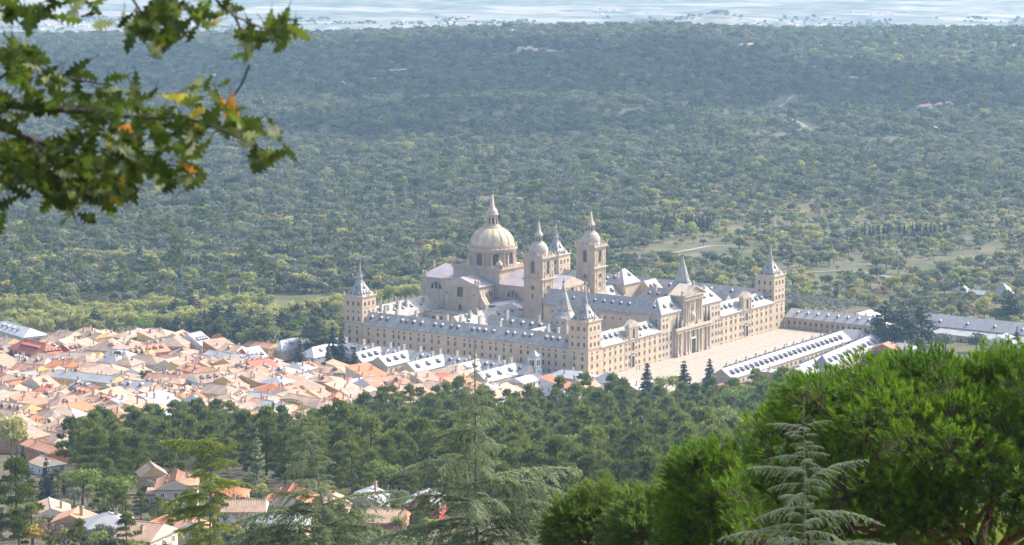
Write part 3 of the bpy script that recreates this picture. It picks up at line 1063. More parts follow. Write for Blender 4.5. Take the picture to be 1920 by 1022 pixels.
def bell_tower(xc, yc, clock):
    b = MB()
    h = 6.1
    b.cbox(xc, yc, h + .3, h + .3, -1, 22)
    b.cbox(xc, yc, h, h, 22, 38)
    b.cbox(xc, yc, h - .1, h - .1, 38, 50)
    for z, o, t in ((21.2, .55, .5), (21.7, 1.0, .7), (24.6, .2, .35), (37.0, .4, .6), (37.6, 1.0, .7), (40.6, .15, .35), (48.6, .3, .5), (49.2, .6, .5), (49.7, 1.05, .7)):
        b.cbox(xc, yc, h + o, h + o, z, z + t)
    for f in ('N', 'W', 'S', 'E'):
        T = b.T
        b.T = TR(xc, yc, 0, FACE[f])
        y = -h
        b.arch(2.7, 7.2, TR(0, y + .09, 41.0), 1, 0, .55, .3, 10)  # open belfry arch: the shade inside is put in as a dark panel
        for x in (-5.2, -2.9, 2.9, 5.2):
            b.box(x - .5, x + .5, y - .2, y + .1, 38.3, 48.6, 0)
            b.box(x - .5, x + .5, y - .25, y, 25, 37, 0)
        for x in (-4.1, 4.1):
            for z, q in ((42.0, 2.2), (45.6, 1.6), (26, 2.0), (31.5, 2.0)):
                b.box(x - .55, x + .55, y - .12, y + .1, z, z + q, 2)
        b.arch(1.3, 3.0, TR(0, y - .01, 26.8), 1, 0, .3, .2, 2)
        # round window (or clock) with stone ring
        n = 12
        vs = [(1.25 * math.cos(2 * math.pi * k / n), y - .05, 33 + 1.25 * math.sin(2 * math.pi * k / n)) for k in range(n)]
        b.add(vs, [tuple(range(n))], 1)
        ri = [(1.25, -.22), (1.65, -.22), (1.65, 0)]
        vs = [(r_ * math.cos(2 * math.pi * k / n), y + yy, 33 + r_ * math.sin(2 * math.pi * k / n)) for r_, yy in ri for k in range(n)]
        b.add(vs, [(i * n + k, i * n + (k + 1) % n, (i + 1) * n + (k + 1) % n, (i + 1) * n + k) for i in range(2) for k in range(n)], 0)
        b.T = T
    q = h + .55
    for x0, x1, y0, y1 in ((-q, q, -q, -q + .3), (-q, q, q - .3, q), (-q, -q + .3, -q + .31, q - .31), (q - .3, q, -q + .31, q - .31)):
        b.box(xc + x0, xc + x1, yc + y0, yc + y1, 50.4, 51.3, 0)
    for i in range(-2, 3):
        for j in range(-2, 3):
            if abs(i) == 2 or abs(j) == 2:
                x, y = xc + i * (q - .1) / 2, yc + j * (q - .1) / 2
                b.cbox(x, y, .33, .33, 50.35, 51.7)
                b.ball(x, y, 52.2, .48, 0, 6)
    t = b.build('bell_tower', [STONE3, GLASS, STONE2], MON)
    d = MB()
    d.lathe([(5.5, 50.3), (5.5, 51.6), (5.2, 51.7), (5.25, 52.6), (5.3, 52.8), (5.15, 54.0), (4.7, 55.4), (3.9, 56.7), (2.9, 57.6), (2.3, 57.95)], 24, xc, yc)
    d.build('dome', [DOME_S], t)
    l = MB()
    l.lathe([(2.5, 57.8), (2.5, 58.3), (1.85, 58.4), (1.85, 61.6), (2.4, 61.8), (2.4, 62.2), (2.1, 62.5), (1.8, 63.2), (1.2, 63.8)], 16, xc, yc, 0, False)
    for k in range(8):
        a = k * math.pi / 4
        l.arch(.75, 2.5, Matrix.Translation((xc + 1.87 * math.cos(a), yc + 1.87 * math.sin(a), 58.7)) @ Matrix.Rotation(a + math.pi / 2, 4, 'Z'), 1, 0, .14, .12, 4)
    l.taper(xc, yc, .95, .95, .25, .25, 63.7, 69.6, 0)
    l.build('lantern', [STONE2, GLASS], t)
    f = MB()
    f.ball(xc, yc, 70.1, .65, 0, 10)
    f.box(xc - .08, xc + .08, yc - .08, yc + .08, 70.6, 72.2)
    f.box(xc - .4, xc + .4, yc - .07, yc + .07, 71.4, 71.6)
    f.build('finial', [BRONZE], t)
    bl = MB()
    bl.lathe([(1.0, 41.9), (.75, 42.6), (.6, 43.6), (.2, 44.0)], 10, xc, yc - h - .1)
    bl.build('bell', [BRONZE], t)
DOME = mat('dome_granite', (.56, .44, .28), .8, .16, .25, bump=.15)
DOME_S = mat('dome_granite_grey', (.43, .36, .275), .8, .2, .4, bump=.15)
basilica()
bell_tower(77, 83.4, False)
bell_tower(130, 83.4, True)
flush_windows()

# ---- the paved forecourt, west and north
LONJA = mat('forecourt_paving', (.32, .27, .21), .9, .13, .35, detail=8, bump=.1)
LONJA2 = mat('forecourt_stone_bands', (.275, .225, .165), .9, .15, .4)
b = MB()
b.add([(-24, -52, .06), (212, -48, .06), (212, 0, .06), (207, 200, .06), (-24, 200, .06)], [(0, 1, 2, 3, 4)], 0)
for x in range(-12, 208, 12):
    b.add([(x, -50, .066), (x + .9, -50, .066), (x + .9, -3, .066), (x, -3, .066)], [(0, 1, 2, 3)], 1)
for y in (-36, -24, -12):
    b.add([(-22, y, .071), (208, y, .071), (208, y + .9, .071), (-22, y + .9, .071)], [(0, 1, 2, 3)], 1)
tag(b.build('forecourt', [LONJA, LONJA2]), 'pale paved forecourt in front of the monastery', None, None, 'structure')
# ================================================================== town, service ranges, villas
TILE = {
    'pale clay': mat('tiles_pale_clay', (.37, .25, .165), .85, .2, .35, per_object=.12, detail=8, bump=.2),
    'terracotta': mat('tiles_terracotta', (.37, .19, .11), .85, .2, .35, per_object=.12, detail=8, bump=.2),
    'brown': mat('tiles_brown', (.28, .20, .14), .85, .2, .35, per_object=.12, detail=8, bump=.2),
    'orange': mat('tiles_orange', (.42, .16, .07), .85, .2, .35, per_object=.1, detail=8, bump=.2),
    'red': mat('tiles_red', (.40, .12, .07), .85, .2, .35, per_object=.1, detail=8, bump=.2),
    'grey slate': mat('slate_town', (.26, .255, .245), .6, .14, .3, per_object=.15, spec=.2),
    'white metal': mat('zinc_roof', (.33, .33, .325), .6, .12, .3, per_object=.15, spec=.2),
}
WALL = {
    'cream': mat('render_cream', (.60, .49, .35), .9, .1, .4, per_object=.08),
    'yellow': mat('render_yellow', (.62, .40, .13), .9, .1, .4, per_object=.08),
    'ochre': mat('render_ochre', (.52, .33, .16), .9, .1, .4, per_object=.08),
    'orange': mat('render_orange', (.50, .22, .085), .9, .12, .4, per_object=.08),
    'red': mat('render_red', (.38, .085, .06), .9, .12, .4, per_object=.08),
    'white': mat('render_white', (.70, .67, .60), .9, .1, .4, per_object=.06),
    'grey': mat('render_grey', (.30, .29, .28), .9, .1, .4),
    'stone': STONE2,
}
WHITE = mat('white_paint', (.75, .74, .70), .6, .05)
HOUSE_CHIM = mat('chimney_render', (.50, .36, .26), .9, .2, .8)
DARKMETAL = mat('dark_metal', (.06, .065, .07), .5, .2)
HB = make_window(.95, 1.3, .14)
HWIN = HB.mesh('window', [WHITE, GLASS, WHITE])
HWIN_L = make_window(1.5, 1.5, .16).mesh('window', [WHITE, GLASS, WHITE])
HDOR = {}
def house_dormer(roofmat, wallmat):
    k = roofmat.name + wallmat.name
    if k not in HDOR:
        HDOR[k] = make_dormer(1.7, 1.5, 2.2).mesh('dormer', [wallmat, roofmat, GLASS])
    return HDOR[k]
def make_sky():
    b = MB()
    b.box(-.5, .5, -.75, .75, 0, .12, 0)
    b.box(-.4, .4, -.65, .65, .121, .13, 1)
    return b.mesh('skylight', [LEAD, mat('skylight_glass', (.32, .38, .44), .15, .1, spec=.6)])
SKYL = make_sky()
HCH = []
for h in (1.0, 1.5, 2.1):
    b = MB()
    b.cbox(0, 0, .42, .32, -1.2, h, 0)
    b.cbox(0, 0, .52, .42, h, h + .14, 0)
    b.cbox(0, 0, .3, .22, h + .14, h + .4, 1)
    HCH.append(b.mesh('chimney', [HOUSE_CHIM, DARKMETAL]))
HRECT = []

def house(x, y, w, d, he, rz=0.0, roof='terracotta', wall='cream', kind='gable', ax='x', pitch=.42, label=None, cat='house', name='town_house', group=None,
          chim=1, sky=0, dorm=0, z=None, cols=None, rows=None, large=False, ribs=False, faces='NW', seed=0, ov=.4):
    """one house: w along its local x, d along its local y; local -x and -y look towards the viewpoint"""
    r = random.Random(seed + int(x * 13 + y * 7))
    if z is None:
        z = min(gz(x + a, y + b_) for a in (-w / 2, w / 2) for b_ in (-d / 2, d / 2))
        z = (z + gz(x, y)) / 2
    t = thing(name, label, cat, (x, y, z), rz, group)
    HRECT.append((x, y, max(w, d) * .5, t))
    wm, rm = WALL[wall], TILE[roof]
    b = MB()
    b.box(-w / 2, w / 2, -d / 2, d / 2, -5, he - .18)
    b.box(-w / 2 - .06, w / 2 + .06, -d / 2 - .06, d / 2 + .06, he - .55, he - .3, 1)
    b.build('wall', [wm, WALL['cream']], t)
    half = (d if ax == 'x' else w) / 2
    zr = he + half * pitch
    rb = MB()
    L = w if ax == 'x' else d
    h0 = h1 = 0.0
    if kind == 'hip':
        h0 = h1 = min(half, L / 2 - .3)
    elif kind == 'hip_end':
        h0 = half
    if kind == 'shed':
        rb.add([(-w / 2 - ov, -d / 2 - ov, he), (w / 2 + ov, -d / 2 - ov, he), (w / 2 + ov, d / 2 + ov, he + d * pitch * .6), (-w / 2 - ov, d / 2 + ov, he + d * pitch * .6)], [(0, 1, 2, 3)], 0)
        rb.add([(-w / 2, -d / 2, he - .2), (w / 2, -d / 2, he - .2), (w / 2, d / 2, he - .2), (-w / 2, d / 2, he - .2), (w / 2, d / 2, he + d * pitch * .58), (-w / 2, d / 2, he + d * pitch * .58)], [(1, 2, 4), (3, 0, 5), (2, 3, 5, 4)], 1)
        zr = he + d * pitch * .6
    elif kind == 'flat':
        rb.box(-w / 2 - .1, w / 2 + .1, -d / 2 - .1, d / 2 + .1, he - .17, he + .25, 0)
        rb.box(-w / 2 - .15, w / 2 + .15, -d / 2 - .15, -d / 2 + .1, he + .251, he + .8, 1)
        rb.box(-w / 2 - .15, -w / 2 + .1, -d / 2 + .1, d / 2 + .15, he + .251, he + .8, 1)
        zr = he
    else:
        rb.roof(-w / 2, -d / 2, w / 2, d / 2, he, zr, ax, h0, h1, 0, 1, ov, .2)
        # ridge tiles
        if ax == 'x':
            rb.box(-w / 2 + h0 - .1, w / 2 - h1 + .1, -.16, .16, zr - .12, zr + .1, 0)
        else:
            rb.box(-.16, .16, -d / 2 + h0 - .1, d / 2 - h1 + .1, zr - .12, zr + .1, 0)
    ro = rb.build('roof', [rm, wm], t)
    sl = (zr - he) / max(half, .1)
    if ribs and kind != 'flat':
        q = MB()
        n = int(L / .62)
        for i in range(n):
            p = -L / 2 + (i + .5) * L / n
            top = 1.0
            if h0 and abs(p) > L / 2 - h0:
                top = (L / 2 - abs(p)) / h0
            for sgn in (-1, 1):
                a0, a1 = sgn * (half + ov * .9), sgn * half * (1 - top)
                z0, z1 = zr - abs(a0) * sl + .02, zr - abs(a1) * sl + .02
                if ax == 'x':
                    q.add([(p - .13, a0, z0), (p + .13, a0, z0), (p, a0, z0 + .14), (p - .13, a1, z1), (p + .13, a1, z1), (p, a1, z1 + .14)], [(0, 1, 2), (1, 4, 5, 2), (0, 2, 5, 3)] if sgn < 0 else [(0, 2, 1), (1, 2, 5, 4), (0, 3, 5, 2)], 0)
                else:
                    q.add([(a0, p - .13, z0), (a0, p + .13, z0), (a0, p, z0 + .14), (a1, p - .13, z1), (a1, p + .13, z1), (a1, p, z1 + .14)], [(0, 2, 1), (1, 2, 5, 4), (0, 3, 5, 2)], 0)
        tag(q.build('tile_rows', [rm], ro), kind='stuff')
    # windows on the walls that can be seen
    me = HWIN_L if large else HWIN
    nr = rows or max(1, int(he / 3.0))
    for f in faces:
        ln = w if f in 'WE' else d
        n = cols or max(1, int(ln / 3.4))
        for i in range(n):
            for k in range(nr):
                p = -ln / 2 + (i + .5) * ln / n
                zz = he - 2.3 - k * 2.9
                if r.random() < .1:
                    continue
                if f == 'W': link('window', me, t, (p, -d / 2 - .001, zz), FACE['W'])
                elif f == 'N': link('window', me, t, (-w / 2 - .001, p, zz), FACE['N'])
                elif f == 'E': link('window', me, t, (p, d / 2 + .001, zz), FACE['E'])
                else: link('window', me, t, (w / 2 + .001, p, zz), FACE['S'])
    if kind == 'flat':
        for i in range(chim):
            link('chimney', HCH[r.randrange(3)], t, (r.uniform(-.35, .35) * w, r.uniform(-.2, .4) * d, he + .3))
        return t
    def on_roof(sgn, frac, along):
        zz = zr - half * (1 - frac) * sl
        if kind == 'shed':
            zz = he + (frac * .9 + .05) * d * pitch * .6
            return along, -d / 2 + (frac * .9 + .05) * d, zz
        return (along, sgn * half * (1 - frac), zz) if ax == 'x' else (sgn * half * (1 - frac), along, zz)
    lim = max(.2, (L / 2 - max(h0, h1)) * .82)
    for i in range(chim):
        px, py, pz = on_roof(r.choice((-1, 1)), r.uniform(.45, .85), r.uniform(-lim, lim))
        link('chimney', HCH[r.randrange(3)], t, (px, py, pz), r.choice((0, math.pi / 2)))
    ang = math.atan(sl if kind != 'shed' else pitch * .6)
    for i in range(sky):
        px, py, pz = on_roof(-1, r.uniform(.35, .7), -lim + (i + .5) * 2 * lim / sky)
        o = link('skylight', SKYL, t, (px, py, pz + .03))
        o.rotation_euler = (ang, 0, 0) if ax == 'x' else (0, -ang, 0)
        if ax != 'x':
            o.rotation_euler = (ang, 0, -math.pi / 2)
    for i in range(dorm):
        px, py, pz = on_roof(-1, .38, -lim + (i + .5) * 2 * lim / dorm)
        o = link('dormer', house_dormer(rm, wm), t, (px, py, pz - .4), 0 if ax == 'x' else -math.pi / 2)
    return t

def at(u, v, lo=500):
    p = land(u, v, lo)
    return p.x, p.y

# ---- the service ranges north of the forecourt
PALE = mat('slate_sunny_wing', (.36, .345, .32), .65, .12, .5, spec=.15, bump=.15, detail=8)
def service_range():
    t = thing('service_range', 'long slate service range with white roofed cross wings below the north facade', 'building', (0, 0, 0))
    def piece(x0, y0, x1, y1, ax, ze, zr, h0=0, h1=0):
        b = MB()
        b.box(x0, x1, y0, y1, -3, ze - .3)
        o = b.build('wing', [STONE2], t)
        r = MB()
        r.roof(x0, y0, x1, y1, ze, zr, ax, h0, h1, 0, 1, .4, .3)
        r.build('roof', [PALE, STONE2], o)
        return o
    def dm(o, x, y, z, f):
        link('dormer', DORMER, o, (x, y, z), FACE[f])
    m = piece(-31, 20, -19, 150, 'y', 5.6, 10.2, 0, 5)
    for y in (24, 36, 42, 46, 59, 64, 69, 83, 88, 106, 111, 126, 134):
        dm(m, -28.6, y, 7.0, 'N')
    for y in (22, 33, 41, 56, 68, 79, 92, 103, 112, 130, 142):
        link('chimney', CHIM[1], m, (-23.5, y, 9.2))
    for yc, ln in ((29.5, 34), (52.5, 30), (76, 32), (99.5, 26), (117.6, 24)):
        a = piece(-25 - ln, yc - 6.2, -25, yc + 6.2, 'x', 5.6, 10.25, 0, 0)
        n = 3
        for i in range(n):
            dm(a, -25 - ln + 5 + i * (ln - 12) / 2.2, yc - 4.4, 6.7, 'W')
        link('chimney', CHIM[0], a, (-25 - ln * .7, yc + 1, 9.3))
        link('chimney', CHIM[1], a, (-25 - ln * .25, yc + 1, 9.3))
        for i in range(int(ln / 5)):
            link('window', WME['low'], a, (-25 - ln + 3 + i * 5, yc - 6.2, 2.2), FACE['W'])
    HRECT.append((-40, 50, 26, t)); HRECT.append((-40, 30, 24, t)); HRECT.append((-38, 75, 24, t)); HRECT.append((-36, 98, 22, t)); HRECT.append((-35, 117, 20, t)); HRECT.append((-30, 138, 18, t))
service_range()
for (u, v, w_, d_, lab) in ((545, 668, 30, 12, 'white roofed slate building behind dark cedars left of the north facade'), (600, 682, 26, 12, 'white roofed slate building with grey hipped end just below the tall firs')):
    x, y = at(u, v)
    house(x, y, w_, d_, 5.5, 0, 'white metal', 'stone', 'hip_end', 'x', .75, lab, 'building', 'slate_building', None, 0, 0, 2)

# ---- the two long ranges west of the forecourt
def west_ranges():
    def long_range(ox, oy, rz, L, W, ze, zr, label, nd, extra=None):
        t = thing('long_range', label, 'building', (ox, oy, 0), rz)
        b = MB()
        b.box(0, L, -W / 2, W / 2, -4, ze - .3)
        o = b.build('wall', [STONE2], t)
        r = MB()
        r.roof(0, -W / 2, L, W / 2, ze, zr, 'x', 0, 0 if extra else W / 2, 0, 1, .4, .3)
        r.build('roof', [PALE, STONE2], t)
        sl = (zr - ze) / (W / 2)
        for i in range(nd):
            x = 5 + i * (L - 14) / (nd - 1)
            link('dormer', DORMER, t, (x, -W / 2 + 1.6, ze + 1.6 * sl - .1), 0)
            link('dormer', DORMER_S, t, (x + 1.5, 1.9, zr - 1.9 * sl - .2), math.pi)
            if i % 2 == 0:
                link('chimney', HCH[2], t, (x + 3, 1.2, zr - .6))
        for i in range(int(L / 5)):
            link('window', WME['low'], t, (2.5 + i * 5, -W / 2, 1.0), 0)
        if extra:
            x0, x1, y0 = extra
            b = MB()
            b.box(x0, x1, y0, -W / 2 + .01, -4, ze - .32)
            b.build('cross_wing', [STONE2], t)
            r = MB()
            r.roof(x0, y0, x1, W / 2 - .4, ze + .05, zr + .04, 'y', 5, 5, 0, 1, .4, .3)
            r.build('cross_roof', [SLATE_P, STONE2], t)
            for y in (y0 + 6, y0 + 14):
                link('dormer', DORMER, t, (x0 + 1.6, y, ze + 1.2), FACE['N'])
        for k in range(int(L / 14)):
            HRECT.append((ox + math.cos(rz) * (k * 14 + 7), oy + math.sin(rz) * (k * 14 + 7), 11, t))
        return t
    long_range(27, -65, R(2.6), 141, 13, 4.3, 9.0, 'long pale slate range with rows of dormers along the west edge of the forecourt', 24, (141, 155, -30))
    long_range(60, -92.5, R(7.6), 116, 14, 4.0, 9.0, 'second long pale slate range, just outside the dormered range by the forecourt', 15)
west_ranges()
def south_ranges():
    t = thing('service_wing', 'low stone wing with one row of windows along the south end of the forecourt', 'building', (207, -1, 0))
    b = MB()
    b.box(-.6, 13, -62, 0, -5, 5.9)
    b.box(-.75, -.6, -62, 0, 5.2, 5.6)
    b.build('wall', [STONE], t)
    r = MB()
    r.roof(-.6, -62, 13, 0, 6.2, 10.6, 'y', 5, 0, 0, 1, .4, .3)
    r.build('roof', [SLATE_P, STONE], t)
    for i in range(17):
        link('window', WME['tall'], t, (-.6, -2.5 - i * 3.55, 2.3), FACE['N'])
        link('window', WME['mini'], t, (-.6, -2.5 - i * 3.55, .5), FACE['N'])
    for i in range(8):
        link('dormer', DORMER_S, t, (2.2, -6 - i * 6.6, 7.7), FACE['N'])
        link('chimney', HCH[1], t, (6.5, -9 - i * 6.6, 10))
    b = MB()
    b.box(13, 34, -46, -33, -5, 5.6)
    b.build('rear_wing', [STONE], t)
    r = MB()
    r.roof(13, -46, 34, -33, 6.0, 10.4, 'x', 0, 5, 0, 1, .4, .3)
    r.build('rear_roof', [SLATE_P, STONE], t)
    t = thing('gallery_building', 'long plain slate roofed building with a lower lean-to, right of the cedars', 'building', (228, -78, -2))
    b = MB()
    b.box(0, 15, -92, 0, -6, 7.8)
    b.build('wall', [STONE], t)
    r = MB()
    r.roof(0, -92, 15, 0, 8.1, 13.6, 'y', 0, 0, 0, 1, .4, .3)
    r.build('roof', [SLATE_P, STONE], t)
    b = MB()
    b.box(-7, -.01, -92, 0, -6, 5.1)
    b.add([(-7.4, -92, 5.2), (-7.4, 0, 5.2), (-.02, 0, 7.6), (-.02, -92, 7.6)], [(0, 3, 2, 1)], 1)
    b.build('lean_to', [STONE, PALE], t)
    for i in range(18):
        link('window', WME['low'], t, (-7.0, -3 - i * 5, 1.6), FACE['N'])
    for i in range(5):
        link('dormer', DORMER_S, t, (2.0, -10 - i * 17, 9.4), FACE['N'])
    # small pavilion roofs in the garden beyond
    for (u, v, w_, lab) in ((1803, 560, 12, 'small pyramid slate roofed pavilion beyond the long plain building'), (1880, 563, 15, 'larger pyramid slate roofed pavilion beside dark trees at the right edge')):
        x, y = at(u, v, 1500)
        house(x, y, w_, w_, 4.2, R(10), 'grey slate', 'stone', 'hip', 'x', .95, lab, 'pavilion', 'pavilion', None, 1, 0, 0)
    x, y = at(1845, 562, 1500)
    house(x, y, 9, 22, 4.0, R(8), 'white metal', 'stone', 'gable', 'y', .5, 'low pale roofed link between the two pyramid roofed pavilions', 'building', 'low_building', None, 0, 0, 0)
    # garden wall south of the monastery
    t = MB()
    for k in range(24):
        t.box(332, 332.6, -60 + k * 8, -60.0 + k * 8 + 7.6, -14, gz(332, -56 + k * 8) + 1.6)
    tag(t.build('garden_wall', [STONE2]), 'long stone garden wall behind the olive grove', 'wall')
south_ranges()

# ---- church of the town with its square bell tower
def town_church():
    x, y = at(1002, 716)
    z = gz(x, y)
    D = to_ds(x, y)[0]
    def zz(v):
        return sight(1000, v, D).z - z
    t = thing('town_church', 'small pale church with slim square bell tower in front of the great monastery', 'church', (x, y, z))
    HRECT.append((x, y, 8, t)); HRECT.append((x - 12, y - 2, 10, t)); HRECT.append((x + 4, y + 14, 12, t))
    ht = zz(667)
    b = MB()
    b.cbox(0, 0, 2.5, 2.5, -3, ht, 0)
    for q in (ht - .5, ht - 6.2, ht - 12):
        b.cbox(0, 0, 2.7, 2.7, q, q + .35, 1)
    for f in ('N', 'W', 'S', 'E'):
        T = b.T
        b.T = TR(0, 0, 0, FACE[f])
        for px in (-.85, .85):
            b.arch(.9, 3.0, TR(px, -2.51, ht - 5.0), 2, 1, .18, .12, 6)
        for px in (-.5, .5):
            b.arch(.5, 1.3, TR(px, -2.51, ht - 8.6), 2, 1, .12, .08, 2)
        b.T = T
    b.build('bell_tower', [WALL['white'], STONE2, GLASS], t)
    r = MB()
    r.taper(0, 0, 3.0, 3.0, .12, .12, ht + .01, ht + 2.8, 0)
    r.box(-.06, .06, -.06, .06, ht + 2.8, ht + 4.4, 1)
    r.box(-.4, .4, -.05, .05, ht + 3.6, ht + 3.75, 1)
    r.build('tower_roof', [PALE, DARKMETAL], t)
    n = MB()
    n.box(-24, 2, -10, 2.2, -4, 3.3)
    nv = n.build('nave', [WALL['white']], t)
    r = MB()
    r.roof(-24, -10, -2.6, 2.2, 3.6, 6.0, 'x', 0, 0, 0, 1, .4, .3)
    r.build('nave_roof', [PALE, WALL['white']], t)
    a = MB()
    a.lathe([(4.6, -4), (4.6, 3.2)], 8, -1, -8, 0, False, .39)
    a.lathe([(5.0, 3.21), (.3, 5.6)], 8, -1, -8, 1, False, .39)
    a.build('chapel', [WALL['white'], PALE], t)
    for px in (-20, -15, -10):
        link('window', WME['low'], t, (px, -10.0, 1.0), 0)
    a = MB()
    a.box(3, 14, 4, 26, -4, 3.9)
    a.build('school_wall', [WALL['white']], t)
    r = MB()
    r.roof(3, 4, 14, 26, 4.2, 6.8, 'y', 0, 4, 0, 1, .4, .3)
    r.build('side_roof', [PALE, WALL['white']], t)
town_church()

# ---- landmark houses
def H(u, v, w, d, he, rz, roof, wall, kind, ax, label, lo=900, **k):
    x, y = at(u, v, lo)
    k.setdefault('pitch', .42)
    return house(x, y, w, d, he, R(rz), roof, wall, kind, ax, k.pop('pitch'), label, **k)
# mansard hotel
t = H(68, 686, 14, 34, 8.6, -12, 'red', 'red', 'hip', 'y', 'long red hotel with a double row of red dormers in its tiled roof', pitch=.75, chim=2, dorm=9, rows=2, cols=8, cat='hotel', name='red_hotel')
for i in range(5):
    link('dormer', house_dormer(TILE['terracotta'], WALL['red']), t, (-4 + i * 2.2, -15.4, 9.3), 0)
H(34, 650, 16, 46, 9.5, -20, 'white metal', 'cream', 'hip', 'y', 'pale grey hotel with long slate roof and balcony row at the left edge', pitch=.45, chim=3, dorm=4, rows=3, cols=12, cat='hotel', name='grey_hotel')
H(165, 742, 12, 38, 9.5, 4, 'grey slate', 'yellow', 'gable', 'y', 'long yellow block with grey slate roof and four white chimneys', chim=4, sky=2, cat='apartment block', name='slate_block')
H(228, 694, 11, 15, 8, 8, 'grey slate', 'red', 'hip_end', 'y', 'slate roofed red house with five white dormers beside a beige tower house', dorm=5, chim=1, pitch=.6)
H(240, 712, 13, 13, 9, 8, 'brown', 'cream', 'hip', 'x', 'beige tower house with pyramid tiled roof right of the slate dormers', pitch=.5, chim=2, sky=1)
H(272, 706, 15, 24, 8.5, 10, 'brown', 'cream', 'hip', 'y', 'large cream house with brown hipped roof and rows of shutters beside young trees', chim=1)
H(365, 667, 11, 20, 7, 0, 'white metal', 'white', 'gable', 'x', 'white roofed building with four black dormers below the orange trees', dorm=4, pitch=.6, chim=1)
H(87, 762, 9, 9, 8.5, 25, 'red', 'red', 'hip', 'x', 'small bright red house with red tiles and one gabled dormer', dorm=1, pitch=.45, chim=1)
H(30, 757, 10, 12, 6.5, 20, 'pale clay', 'cream', 'gable', 'x', 'cream gabled house with a square attic window at the left edge of town', chim=0, cols=1)
H(86, 866, 9, 22, 6.3, -18, 'terracotta', 'orange', 'gable', 'y', 'plain orange house with white shuttered windows above the pines', lo=900, chim=1, rows=2, cols=4, large=True, faces='N')
H(150, 822, 10.5, 27, 6.5, -16, 'brown', 'ochre', 'gable', 'y', 'long ochre house with three skylights in its brown roof', sky=3, chim=1, rows=2, cols=5)
H(212, 800, 10, 18, 6.5, -20, 'brown', 'ochre', 'gable', 'x', 'brown roofed ochre gable house with two skylights touching the pine wood', sky=2, chim=1)
H(165, 862, 9, 18, 3.8, -18, 'white metal', 'orange', 'shed', 'y', 'low pale metal roofed shed right of the plain orange house', chim=0, rows=1, cat='shed', name='metal_roofed_shed', pitch=.2)
H(308, 782, 14, 20, 6.5, -14, 'white metal', 'cream', 'shed', 'y', 'big single pitch pale grey roof with dark gable and roof vents', chim=3, rows=1, pitch=.35, name='grey_roofed_house')
H(604, 808, 13, 13, 12, -25, 'brown', 'yellow', 'hip', 'x', 'tall bright yellow house half hidden behind a bare cedar tip', chim=1, rows=3)
H(590, 790, 10, 34, 9.5, -8, 'pale clay', 'orange', 'gable', 'y', 'long clay roofed row with orange end wall beside the tall yellow house', chim=3, rows=2)
H(632, 786, 11, 13, 8, 30, 'orange', 'red', 'gable', 'x', 'vivid orange roofed house with three skylights beside the yellow house', sky=3, chim=2, pitch=.6)
H(655, 790, 9, 10, 8, 20, 'pale clay', 'cream', 'hip', 'x', 'pale hipped roof at the pine tops right of the vivid orange roof', chim=0, pitch=.6)
H(492, 672, 10, 19, 7, -5, 'terracotta', 'yellow', 'gable', 'y', 'yellow house with pink tiles and grey slate gable end below the cedar', chim=1)
H(470, 697, 12, 20, 6.5, -6, 'white metal', 'red', 'gable', 'x', 'white roof with three dark dormers beside a red front', dorm=3, chim=0, pitch=.7)
H(425, 690, 10, 26, 6.5, -4, 'grey slate', 'grey', 'gable', 'y', 'long grey slate roof left of the white roof with three dormers', chim=1)
H(843, 727, 14, 26, 7, -10, 'pale clay', 'white', 'hip_end', 'x', 'wide clay roofed white house right of town with two flat dormers', chim=1, sky=2, pitch=.36)
H(960, 748, 8, 12, 4, 0, 'terracotta', 'yellow', 'gable', 'x', 'small yellow house at the pine tops below the bell tower', chim=0, rows=1)
H(1070, 722, 14, 24, 5, 2, 'white metal', 'stone', 'hip', 'y', 'pale hipped roof with big steel ventilation duct right of the bell tower', chim=2)
H(1050, 742, 10, 18, 5, 0, 'red', 'white', 'shed', 'y', 'red tiled lean-to roof below the steel duct', chim=0, rows=1)
H(1098, 742, 10, 14, 5.5, -25, 'pale clay', 'cream', 'gable', 'x', 'pink clay roof set askew right of the red lean-to', chim=1)
H(1140, 732, 12, 16, 5, 8, 'white metal', 'white', 'hip', 'x', 'white pyramid roof in front of the western corner tower', chim=1, pitch=.6)
H(1180, 745, 10, 15, 4.5, 12, 'white metal', 'red', 'gable', 'x', 'white gabled roof on pink walls left of the twin firs', chim=1, pitch=.5)
H(1065, 760, 9, 13, 4.5, -15, 'white metal', 'white', 'gable', 'x', 'white gabled roof behind the orange bush at the pine tops', chim=0, pitch=.5)
# right of the firs
H(1366, 748, 13, 17, 5.5, 18, 'orange', 'orange', 'hip', 'x', 'orange hipped roof beside the dark fir below the forecourt', chim=1)
H(1455, 728, 12, 15, 8.5, 4, 'grey slate', 'orange', 'flat', 'x', 'peach flat roofed apartment block with stair slots below the dormered range', chim=3, name='peach_apartment_block', cat='apartment block')
H(1497, 728, 11, 14, 6, 5, 'white metal', 'grey', 'gable', 'x', 'grey and white gabled roofs right of the peach apartment block', chim=0, pitch=.7)
H(1541, 706, 9, 9, 6, 20, 'grey slate', 'cream', 'hip', 'x', 'small turret house with steep pointed slate roof', chim=0, pitch=1.25, name='turret_house')
H(1512, 705, 11, 12, 5, 8, 'white metal', 'white', 'hip', 'x', 'white hipped roof left of the pointed turret house', chim=1, pitch=.6)
H(1660, 672, 10, 13, 6, 10, 'terracotta', 'orange', 'gable', 'x', 'orange gabled house at the end of the second long range', chim=1)
H(1690, 668, 12, 16, 5, 0, 'grey slate', 'grey', 'hip', 'y', 'grey roof beside the dark cedars right of the orange gable', chim=1)
H(1880, 660, 12, 18, 6, 5, 'white metal', 'white', 'gable', 'x', 'white roof among blue firs near the right edge', chim=1)
